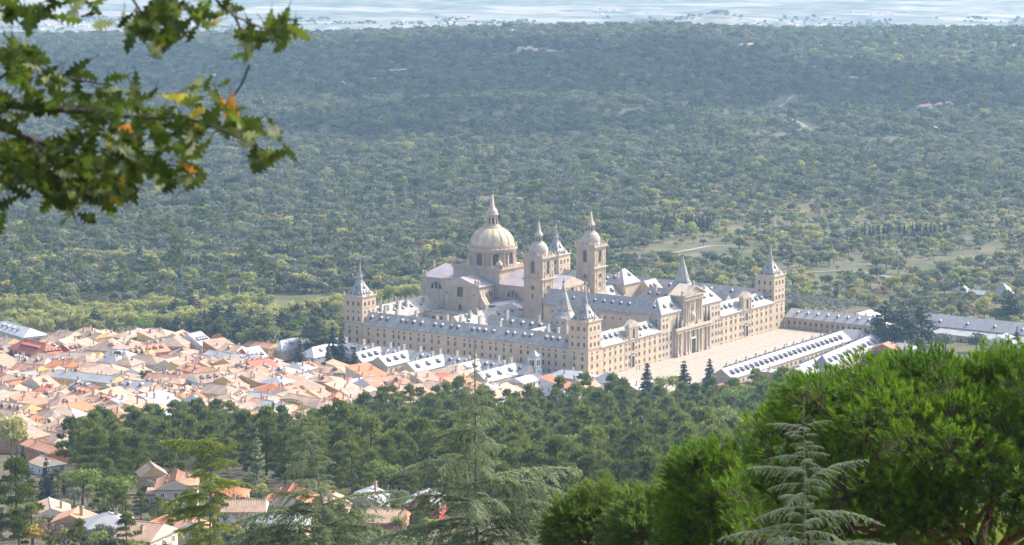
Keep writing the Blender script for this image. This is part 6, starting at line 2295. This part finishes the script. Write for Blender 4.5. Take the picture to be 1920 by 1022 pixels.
cedar('tall grey-green cedar with drooping boughs in the centre foreground', 150, [(890, 636), (891, 760), (893, 900), (894, 1022), (895, 1100)],
      [(640, 3, 3), (670, 18, 16), (700, 30, 28), (740, 52, 45), (780, 85, 70), (820, 105, 75), (860, 140, 80), (900, 140, 120), (940, 150, 170), (980, 170, 190), (1020, 200, 200), (1090, 230, 220)], 'cedar', 4.6, 3,
      arms=((898, .15, 205, -.10), (905, -.35, 190, -.06), (868, 3.0, 150, -.05), (950, .35, 215, 0), (940, 2.8, 190, .0), (975, -.2, 230, 0), (985, 3.3, 220, 0), (1000, -1.1, 200, 0), (1000, -2.0, 200, 0), (930, -1.5, 150, 0)), tr=.20)
cedar('leaning cedar with bent bare tip in front of the red-orange villa roof', 172, [(566, 752), (572, 790), (582, 840), (596, 900), (606, 950), (606, 1022), (607, 1080)],
      [(755, 8, 4), (780, 40, 18), (820, 62, 42), (860, 85, 55), (900, 105, 60), (938, 70, 60), (952, 120, 110), (990, 180, 150), (1070, 200, 190)], 'cedar', 4.1, 7,
      arms=((754, 3.14, 42, -.25), (757, 3.4, 34, -.2), (948, .12, 165, -.2), (960, 2.95, 190, .05), (985, -.15, 200, 0), (1000, 3.3, 215, 0), (1010, .3, 190, 0), (935, 2.9, 120, -.1)), tr=.17)
cedar('yellow-green cedar with level boughs in front of the cream villa', 205, [(397, 812), (396, 880), (394, 960), (394, 1022), (394, 1070)],
      [(815, 18, 16), (832, 55, 38), (850, 40, 38), (880, 50, 42), (905, 60, 62), (935, 80, 50), (960, 65, 50), (1000, 75, 50), (1065, 80, 60)], 'cedar_y', 3.9, 11,
      arms=((833, 3.1, 98, -.12), (838, .1, 48, -.05), (905, .05, 78, -.05), (928, 3.05, 95, .05), (952, 3.2, 92, .08), (862, -.2, 55, 0)), q=.15, w=.045, tr=.2)
cedar('young pale grey-green cedar before the big stone pine', 47, [(1508, 742), (1507, 800), (1509, 900), (1510, 1022), (1511, 1120)],
      [(746, 3, 3), (785, 9, 8), (796, 26, 20), (806, 62, 45), (850, 60, 60), (880, 95, 70), (905, 110, 75), (940, 95, 70), (975, 115, 90), (1010, 160, 105), (1100, 170, 150)], 'cedar_p', 5.2, 13,
      arms=((905, .2, 130, -.45), (885, 3.0, 110, -.12), (802, 3.05, 72, -.15), (800, .2, 55, -.3), (965, .1, 150, -.05), (1000, 3.1, 165, -.05), (1030, .0, 170, -.15)), q=.075, w=.020, tr=.045, per=80)
cedar('bluish cedar top low in the centre, left of the stone pines', 135, [(1186, 925), (1186, 960), (1187, 1022), (1187, 1080)],
      [(928, 8, 8), (942, 45, 40), (965, 62, 60), (1000, 80, 75), (1070, 100, 90)], 'cedar', 3.6, 17, arms=((955, 3.0, 70, -.1), (970, .1, 75, -.1)), tr=.15)

# ---- pines with upright shoots
def shoot_clump(seed, leaf, R=.5, n=44, ln=.15, wd=.013, per=26, up=.9):
    g = np.random.default_rng(seed)
    c = Cloud()
    P, D = [], []
    for i in range(n):
        a = g.uniform(0, 6.283)
        el = math.asin(g.uniform(-.25, 1))
        d = np.array([math.cos(a) * math.cos(el), math.sin(a) * math.cos(el), math.sin(el)])
        base = d * R * g.uniform(.55, 1.0) * np.array([1, 1, .8])
        ax = d + np.array([0, 0, up]) + .25 * g.normal(size=3)
        ax /= np.linalg.norm(ax)
        t = g.random(per) ** .8
        q = base + ax * (t * ln * 1.1)[:, None]
        dd = unit(ax + .55 * g.normal(size=(per, 3)) * (1.15 - .75 * t)[:, None])
        P.append(q + dd * ln * .4)
        D.append(dd)
        c.tube([(0, 0, -R * .4), tuple(base * .6), tuple(base + ax * ln * .6)], [.007, .005, .003], 3, 1)
    P, D = np.concatenate(P), np.concatenate(D)
    m = len(P)
    U = unit(np.cross(D, g.normal(size=(m, 3))))
    c.leaves(P, D, U, ln * g.uniform(.75, 1.25, m), wd)
    return c.mesh('foliage_clump', [LM[leaf], BARK])

def stone_pine(label, centre, radii, n, seed, trunk_px, D, clump, cr, extra=(), lift=.25, cat='pine', limbs=16, tr=.24):
    """dome of foliage clumps carried by limbs; centre = Vector, radii = (across, deep, high)"""
    g = np.random.default_rng(seed)
    foot = sight(*trunk_px, D)
    foot.z = gz(foot.x, foot.y) - .4
    t = thing('stone_pine', label, cat, foot, 0)
    o0 = Vector(foot)
    c0 = centre - o0
    across, deep = Vector((RT[0], RT[1], 0)), Vector((FW[0], FW[1], 0))
    heads = []
    i = 0
    while len(heads) < n and i < n * 6:
        i += 1
        u = g.normal(size=3)
        u /= np.linalg.norm(u)
        if u[2] < -.36:
            continue
        k = g.uniform(.72, 1.0) if g.random() < .8 else g.uniform(.35, .7)
        if u[2] < .1:
            k *= .94
        bump = 1 + .09 * math.sin(5 * u[0] + seed) + .07 * math.sin(7 * u[1] + 2 * u[2])
        p = c0 + across * (u[0] * radii[0] * k * bump) + deep * (u[1] * radii[1] * k * bump) + Vector((0, 0, u[2] * radii[2] * k * bump))
        if any((p - h[0]).length < cr * .62 for h in heads):
            continue
        heads.append((p, Vector((across * u[0] + deep * u[1]) + Vector((0, 0, u[2])))))
    for (uu, vv, dd) in extra:
        p = sight(uu, vv, dd) - o0
        heads.append((p, Vector((0, 0, 1))))
    # stem and limbs
    fork = Vector((c0.x * .35, c0.y * .35, c0.z - radii[2] * .85))
    c = Cloud()
    c.tube([(0, 0, 0), tuple(fork * .5 + Vector((.05, .1, 0))), tuple(fork)], [tr * 1.25, tr, tr * .85], 10, 0)
    link('trunk', c.mesh('trunk', [BARK_R]), t)
    tips = [heads[j][0] for j in g.choice(len(heads), min(limbs * 4, len(heads)), replace=False)]
    per = max(1, len(tips) // limbs)
    tips.sort(key=lambda p: math.atan2((p - fork).dot(deep), (p - fork).dot(across)))
    for j in range(0, len(tips), per):
        grp = tips[j:j + per]
        mid = sum(grp, Vector()) / len(grp)
        elbow = fork.lerp(mid, .5) + Vector((0, 0, -.12 * radii[2])) + Vector(g.normal(0, .12, 3))
        c = Cloud()
        c.tube([tuple(fork), tuple(fork.lerp(elbow, .5) + Vector(g.normal(0, .07, 3))), tuple(elbow)], [tr * .5, tr * .38, tr * .26], 6, 0)
        for p in grp:
            q = elbow.lerp(p, .55) + Vector(g.normal(0, .1, 3))
            c.tube([tuple(elbow), tuple(q), tuple(p)], [tr * .24, tr * .13, tr * .05], 5, 0)
        link('limb', c.mesh('limb', [BARK_R]), t)
    for k, (p, nrm) in enumerate(heads):
        d = (nrm.normalized() + Vector((0, 0, lift))).normalized()
        o = link('foliage_clump', clump[k % len(clump)], t, p)
        o.rotation_mode = 'QUATERNION'
        from mathutils import Quaternion
        o.rotation_quaternion = d.to_track_quat('Z', 'Y') @ Quaternion((0, 0, 1), g.uniform(0, 6.28))
        s = g.uniform(.8, 1.2)
        o.scale = (s, s, s)
    return t
CL = [shoot_clump(90 + k, 'stone_pine') for k in range(5)]
stone_pine('huge bright green stone pine filling the right foreground', sight(1818, 888, 60), (3.8, 3.3, 2.36), 232, 5, (1850, 1022), 59.5, CL, .62,
           extra=((1640, 905, 58.2), (1675, 930, 58.0), (1710, 925, 58.0), (1745, 915, 58.1), (1700, 955, 57.8), (1660, 960, 58.1), (1760, 950, 58), (1785, 935, 58.2), (1725, 980, 58), (1515, 762, 60.5), (1560, 738, 60.5), (1470, 800, 60), (1430, 890, 62), (1460, 925, 61), (1400, 935, 63), (1440, 975, 62), (1480, 1005, 61), (1420, 1015, 63), (1390, 985, 64), (1500, 960, 61), (1520, 1010, 61)))
stone_pine('smaller stone pine with bare inner twigs left of the huge one', sight(1345, 992, 70), (1.25, 1.5, 1.75), 80, 9, (1400, 1022), 70.5, CL, .6,
           extra=((1430, 810, 69), (1455, 785, 69), (1405, 850, 69), (1440, 850, 68.6), (1480, 830, 68.6), (1440, 900, 68.6), (1470, 940, 68.6), (1430, 960, 68.6)), limbs=10, tr=.13)
CLM = [shoot_clump(120 + k, 'pine_l', .8, 46, .26, .028, 24, .7) for k in range(4)]
stone_pine('rounded mid-green pine at the bottom centre', sight(1118, 1000, 116), (1.5, 1.6, 1.35), 40, 15, (1110, 1022), 116, CLM, .85, lift=.4, limbs=7, tr=.12)
stone_pine('mid-green pine beneath the bluish cedar', sight(1235, 1010, 112), (1.5, 1.5, 1.3), 30, 19, (1235, 1022), 112, CLM, .85, lift=.4, limbs=6, tr=.10)
for (uu, vv, dd, hh) in ((1560, 1000, 150, 7), (1640, 1010, 130, 6), (1700, 990, 170, 9), (1760, 1000, 120, 6), (1830, 1000, 150, 8), (1900, 990, 130, 7), (1480, 1000, 160, 8), (1950, 1000, 180, 9), (1300, 1010, 190, 8), (1400, 1000, 210, 9), (1600, 960, 230, 10), (1850, 960, 240, 10)):
    p = sight(uu, vv, dd)
    z_ = gz(p.x, p.y)
    K['pine'].put(p.x, p.y, 'shadowed pine on the slope behind the big stone pine', 'pines behind the stone pine', max(.35, (p.z - z_) / 14.5), None, z_ - .2)
# yellow bush at the wood's edge and undergrowth at the right
PT('gold', 1205, 985, 7, 'yellow bush between the dark pines and the stone pine', None, 480)
PT('lime', 1222, 1000, 6, 'yellow-green bush beside the yellow one at the stone pine', None, 480)

# ---- oak bough hanging into the picture at upper left
def oak_leaf(seed, mats, up=.16, bend=.25):
    r = random.Random(seed)
    xs = [0, .10, .19, .27, .37, .45, .55, .63, .73, .80, .88, .95, 1.0]
    ws = [.015, .035, .13, .055, .23, .075, .30, .10, .25, .09, .15, .05, .0]
    b = MB()
    vs = [(-.22, 0, 0), (-.22, .012, 0)]
    rows = []
    for x, w in zip(xs, ws):
        z = -bend * x * x + .05 * math.sin(9 * x)
        a, c = w * r.uniform(.85, 1.12), w * r.uniform(.85, 1.12)
        rows.append([(x - .04 * a, -a, z + up * a), (x, 0, z), (x - .04 * c, c, z + up * c)])
    vs = [p for row_ in rows for p in row_]
    fs = []
    for i in range(len(rows) - 1):
        fs += [(3 * i, 3 * i + 3, 3 * i + 4, 3 * i + 1), (3 * i + 1, 3 * i + 4, 3 * i + 5, 3 * i + 2)]
    b.add(vs, fs, 0, True)
    b.box(-.24, 0, -.010, .010, -.012, .012, 1)
    return b.mesh('leaf', mats)
def big_leaf_mat(name, ca, cb, tr):
    m = leaf_mat(name, ca, cb, tr, .45, 9.0)
    return m
OL = {
    'green': big_leaf_mat('oak_leaf_green', (.05, .09, .012), (.13, .17, .025), .45),
    'dark': big_leaf_mat('oak_leaf_dark', (.028, .05, .010), (.06, .085, .016), .35),
    'pale': big_leaf_mat('oak_leaf_pale_underside', (.15, .19, .08), (.27, .30, .16), .45),
    'rust': big_leaf_mat('oak_leaf_orange', (.42, .16, .02), (.55, .28, .03), .5),
    'yellow': big_leaf_mat('oak_leaf_yellow', (.30, .26, .03), (.40, .33, .05), .5),
}
TWIG = mat('oak_twig', (.085, .065, .05), .85, .25, 20)
def oak():
    g = random.Random(4)
    DO = 9.2
    root = sight(-1150, 600, 9.8)
    root.z = gz(root.x, root.y) - .3
    t = thing('oak_tree', 'oak bough with lobed leaves hanging into the upper left corner', 'oak', root, 0)
    o0 = Vector(root)
    def S(u, v, dd=0.0):
        return sight(u, v, DO + dd) - o0
    c = Cloud()
    top = S(-1150, -900, .6)
    c.tube([(0, 0, 0), (.05, .04, 1.6), tuple(S(-1140, 150, .6)), tuple(top)], [.30, .25, .22, .16], 12, 0)
    link('trunk', c.mesh('trunk', [BARK]), t)
    def limb(pts, r0, r1):
        c = Cloud()
        P = [S(*p) for p in pts]
        n = len(P)
        c.tube([tuple(p) for p in P], [r1 + (r0 - r1) * (1 - k / (n - 1)) ** 3.2 for k in range(n)], 6, 0)
        link('twig', c.mesh('twig', [TWIG]), t)
    limb([(-1140, 150, .6), (-700, 130, .3), (-300, 150, .1), (-60, 185), (60, 202), (150, 208), (250, 220), (350, 222), (420, 205), (452, 160), (468, 122)], .05, .0035)
    limb([(-1140, 260, .6), (-600, 240, .4), (-200, 225, .2), (0, 238, .1), (60, 262, .1), (120, 285, .1), (180, 310, .1), (205, 350, .1), (195, 395, .1)], .05, .003)
    limb([(60, 262, .1), (110, 320, .0), (130, 380, -.1), (140, 410, -.1)], .007, .003)
    limb([(150, 208), (200, 250, .1), (260, 295, .1), (320, 310, .1), (380, 315, .1)], .008, .003)
    limb([(350, 222), (420, 245, -.1), (470, 270, -.1), (500, 285, -.1)], .006, .0025)
    limb([(-1140, -300, .6), (-500, -260, .3), (-100, -160, .1), (200, -90), (380, -40), (412, 8), (440, 30), (490, 52), (548, 58)], .05, .003)
    limb([(200, -90), (250, 0), (285, 55), (310, 95)], .008, .003)
    limb([(-100, -160, .1), (0, -60), (40, 10), (70, 40)], .009, .003)
    limb([(-60, 185), (10, 140), (50, 110), (100, 140), (190, 158)], .007, .003)
    limb([(440, 30), (458, 70), (462, 110)], .005, .0025)
    CLU = [(20, 15, 4), (60, 30, 6), (118, 8, 4), (182, 12, 3), (255, 40, 8), (285, 60, 8), (310, 85, 7), (330, 20, 5), (350, 48, 4), (298, 28, 8), (365, 15, 4), (420, 20, 3), (460, 95, 4), (486, 60, 3), (515, 62, 5), (545, 58, 3),
           (20, 100, 9), (50, 112, 9), (38, 140, 6), (92, 150, 4), (140, 135, 2), (190, 155, 2), (12, 200, 8), (60, 195, 7), (110, 190, 6), (150, 195, 6), (200, 210, 6), (170, 240, 7), (245, 190, 4), (250, 240, 6), (300, 210, 4), (350, 182, 3), (345, 240, 6), (390, 212, 4), (432, 200, 4), (442, 240, 5), (470, 250, 6), (475, 292, 3), (522, 240, 1), (518, 285, 2), (408, 160, 2),
           (30, 280, 9), (80, 290, 8), (120, 270, 7), (60, 320, 8), (100, 330, 7), (20, 335, 7), (140, 310, 8), (180, 300, 7), (220, 290, 8), (260, 300, 7), (290, 325, 5), (330, 300, 4), (345, 325, 5), (240, 335, 5), (200, 342, 6), (160, 345, 6),
           (130, 372, 7), (148, 392, 4), (120, 350, 6), (192, 372, 5), (232, 368, 4), (4, 385, 2), (360, 265, 5), (300, 260, 6), (210, 265, 7)]
    leafm = {k: [oak_leaf(s, [m, TWIG], up, be) for s, up, be in ((1, .2, .2), (2, .1, .4), (3, .3, .1), (4, .15, .55))] for k, m in OL.items()}
    todo = []
    for u, v, n in CLU:
        for i in range(int(n * 1.6 + .5)):
            k = g.choices(['green', 'dark', 'pale', 'yellow', 'rust'], [51, 39, 7, 2.5, .5])[0]
            if 360 < u < 450 and 180 < v < 275 and g.random() < .12:
                k = 'rust'
            a = g.uniform(0, 6.283)
            du, dv = g.gauss(0, 15), g.gauss(0, 13)
            p = S(u + du, v + dv, g.uniform(-.25, .3))
            ln = g.uniform(.058, .100)
            # leaf axis: spread round the twig with a tendency to hang
            ax = (Vector((RT[0], RT[1], 0)) * math.cos(a) + Vector((FW[0], FW[1], 0)) * g.uniform(-.6, .6) + Vector((0, 0, math.sin(a) * .7 - .55))).normalized()
            roll = g.uniform(-.9, .9)
            todo.append((p - ax * ln * .5, ax, roll, ln, k, g.randrange(4)))
    g.shuffle(todo)
    rest = []
    for j, (p, ax, roll, ln, k, vi) in enumerate(todo):
        y = ax.cross(Vector((FW[0], FW[1], .15))).normalized()
        z = ax.cross(y)
        M = Matrix((ax, y, z)).transposed()
        M = M @ Matrix.Rotation(roll, 3, 'X')
        if j < 300:
            o = link('leaf', leafm[k][vi], t, p)
            o.rotation_euler = M.to_euler()
            o.scale = (ln, ln, ln)
        else:
            rest.append((p, M, ln, k, vi))
    if rest:
        b = MB()
        mats = list(OL.values()) + [TWIG]
        keys = list(OL)
        for p, M, ln, k, vi in rest:
            me = leafm[k][vi]
            T = Matrix.Translation(p) @ M.to_4x4() @ Matrix.Scale(ln, 4)
            n = len(b.v)
            b.v += [tuple(T @ q.co) for q in me.vertices]
            for q in me.polygons:
                b.f.append(tuple(n + i for i in q.vertices))
                b.m.append(len(keys) if q.material_index else keys.index(k))
                b.s.append(True)
        tag(b.build('leaves', mats, t), kind='stuff')
    print('oak leaves', len(todo))
oak()

# ================================================================== people and small things
SKIN = mat('skin', (.45, .28, .20), .7, .05, 2)
def person(x, y, rz, shirt, trousers, label, step=.12):
    z = max(gz(x, y), .075)
    t = thing('person', label, 'person', (x, y, z), rz)
    b = MB()
    body = [(.0, 0), (.13, .80), (.165, .92), (.14, 1.08), (.19, 1.32), (.20, 1.42), (.09, 1.49), (.058, 1.53), (.085, 1.58), (.10, 1.66), (.085, 1.74), (.03, 1.775)]
    # trunk and head as one continuous skin of rings, legs and arms grown from it
    mats = [mat('cloth_' + shirt[0], shirt[1], .9, .1, 3), mat('cloth_' + trousers[0], trousers[1], .9, .1, 3), SKIN]
    b.lathe(body[1:8], 10, 0, 0, 0)
    b.lathe(body[7:], 10, 0, 0, 2)
    for s in (-1, 1):
        c = Cloud()
        b2 = [(s * .085, s * step, 0.0), (s * .09, s * step * .6, .45), (s * .085, 0, .86)]
        b.lathe([(.055, 0), (.05, .1), (.06, .45), (.085, .86)], 8, s * .085, s * step * .5, 1)
        b.box(s * .085 - .045, s * .085 + .045, s * step * .5 - .16, s * step * .5 + .06, -.01, .07, 1)
        b.lathe([(.035, .78), (.042, 1.0), (.05, 1.2), (.06, 1.40)], 8, s * .235, -s * step * .4, 0)
        b.lathe([(.02, .66), (.038, .72), (.033, .80)], 6, s * .235, -s * step * .4, 2)
    b.build('body', mats, t)
    h = MB()
    h.lathe([(.098, 1.66), (.107, 1.70), (.09, 1.76), (.03, 1.79)], 10, 0, .012, 0)
    h.build('hair', [mat('hair', (.05, .035, .025), .7, .2, 5)], t)
C_ = {'blue': (.08, .16, .35), 'black': (.03, .03, .035), 'green': (.06, .32, .16), 'white': (.75, .75, .73), 'red': (.5, .06, .05), 'grey': (.25, .25, .26), 'pink': (.6, .3, .32)}
for (x, y, rz, a, b_, lab) in [(40.6, -4.6, .3, 'black', 'blue', 'person in black top near the side door'), (41.8, -5.6, 2.0, 'blue', 'black', 'person in blue coat beside the one in black'), (43.0, -7.0, 4, 'white', 'blue', 'person in white shirt by the side door steps'), (46.2, -6.2, 1.0, 'green', 'grey', 'person in bright green jacket near the side door'),
                               (49.0, -5.0, 5.0, 'red', 'black', 'person in red top right of the side door'), (44.5, -9.0, 3, 'pink', 'grey', 'person in pink top standing on the forecourt'), (151.5, -33.0, 1.2, 'black', 'grey', 'lone person in dark clothes out on the forecourt')]:
    person(x, y, rz, (a, C_[a]), (b_, C_[b_]), lab)
def flag():
    p = (-1.2, 84.0, 8.6)
    t = thing('flag', 'small red and yellow flag on a pole from the north facade', 'flag', (0, 84.0, 8.2))
    c = Cloud()
    c.tube([(0, 0, 0), (-2.2, 0, 1.6)], [.05, .04], 6, 0)
    link('pole', c.mesh('pole', [DARKMETAL]), t)
    b = MB()
    vs, fs = [], []
    for i in range(7):
        for j in range(4):
            vs.append((-1.0 - i * .2, .12 * math.sin(i * 1.1), .72 + i * .145 - 1.5 + j * .46))
    for i in range(6):
        for j in range(3):
            fs.append((i * 4 + j, i * 4 + 4 + j, i * 4 + 5 + j, i * 4 + 1 + j))
    b.add(vs, fs, 0)
    b.m = [0 if k % 3 != 1 else 1 for k in range(len(fs))]
    b.build('cloth', [mat('flag_red', (.55, .05, .03), .8, .05), mat('flag_yellow', (.75, .45, .03), .8, .05)], t)
flag()
def flue(u, v, h, lab):
    x, y = at(u, v, 900)
    t = thing('steel_flue', lab, 'flue', (x, y, gz(x, y)))
    b = MB()
    b.lathe([(.45, 0), (.45, h - 1), (.7, h - .9), (.7, h - .3), (.3, h)], 12)
    b.lathe([(.62, h * .6), (.62, h * .6 + .4)], 12)
    b.build('pipe', [LEAD], t)
    b = MB()
    b.box(-.8, .8, -.8, .8, -2, 3.5)
    b.build('base', [HOUSE_CHIM], t)
flue(646, 748, 13, 'tall steel chimney flue rising from the clay roofs')
flue(1077, 736, 9, 'thick steel ventilation duct on the pale hipped roof')
def pole(u, v, h, lab):
    x, y = at(u, v, 500)
    t = thing('street_lamp', lab, 'street lamp', (x, y, gz(x, y)))
    b = MB()
    b.lathe([(.11, -.3), (.08, h)], 8)
    b.build('post', [LEAD], t)
    b = MB()
    b.box(-.12, .12, -.9, .1, h, h + .12)
    b.lathe([(.14, h - .08), (.16, h + .02)], 8, 0, -.75)
    b.build('lamp_head', [LEAD], t)
pole(271, 1018, 6.5, 'pale street lamp post between the bottom villas')
pole(292, 1012, 4.5, 'dark slim lamp post beside the pale one')

# ================================================================== clouds high above, out of the picture, that shade the plain
def cloud(u, v, rx, ry, seed, alt=1500):
    p = land(u, v, 1500)
    q = p + SUN_DIR * (alt / SUN_DIR.z)
    g = np.random.default_rng(seed)
    bm = bmesh.new()
    bmesh.ops.create_icosphere(bm, subdivisions=4, radius=1)
    for w in bm.verts:
        n = noise.noise(w.co * 2.2 + Vector((seed, 0, 0))) * .45 + noise.noise(w.co * 5 + Vector((0, seed, 0))) * .2
        w.co *= 1 + n
        a, b = w.co.x * rx, w.co.y * ry
        w.co = Vector((RT[0] * a + FW[0] * b, RT[1] * a + FW[1] * b, w.co.z * 90 if w.co.z > 0 else w.co.z * 25))
    me = bpy.data.meshes.new('cloud')
    bm.to_mesh(me)
    bm.free()
    me.polygons.foreach_set('use_smooth', [True] * len(me.polygons))
    me.materials.append(CLOUDM)
    o = link('cloud', me, None, q)
    tag(o, None, None, None, 'structure')
CLOUDM = mat('cloud_white', (.85, .85, .86), 1.0, .03, .002, spec=0)
cloud(700, 130, 420, 420, 3)
cloud(330, 130, 260, 380, 5)
cloud(1680, 185, 300, 210, 9)
cloud(1180, 120, 240, 330, 12)
cloud(900, 230, 200, 170, 15)
cloud(1380, 150, 230, 260, 18)

# ================================================================== air
def haze():
    b = MB()
    b.add([(*from_ds(dd, ss), zz) for zz in (-430, 420) for dd, ss in ((-420, -13500), (40600, -13500), (40600, 13500), (-420, 13500))],
          [(0, 1, 2, 3), (7, 6, 5, 4), (0, 4, 5, 1), (1, 5, 6, 2), (2, 6, 7, 3), (3, 7, 4, 0)], 0)
    m = bpy.data.materials.new('haze_air')
    m.use_nodes = True
    nt = m.node_tree
    nt.nodes.clear()
    o = nt.nodes.new('ShaderNodeOutputMaterial')
    v = nt.nodes.new('ShaderNodeVolumePrincipled')
    v.inputs['Color'].default_value = (.50, .77, 1.0, 1)
    v.inputs['Density'].default_value = 4.7e-5
    v.inputs['Anisotropy'].default_value = .2
    nt.links.new(v.outputs[0], o.inputs['Volume'])
    tag(b.build('haze', [m]), 'pale blue haze over the plain', None, None, 'stuff')
haze()
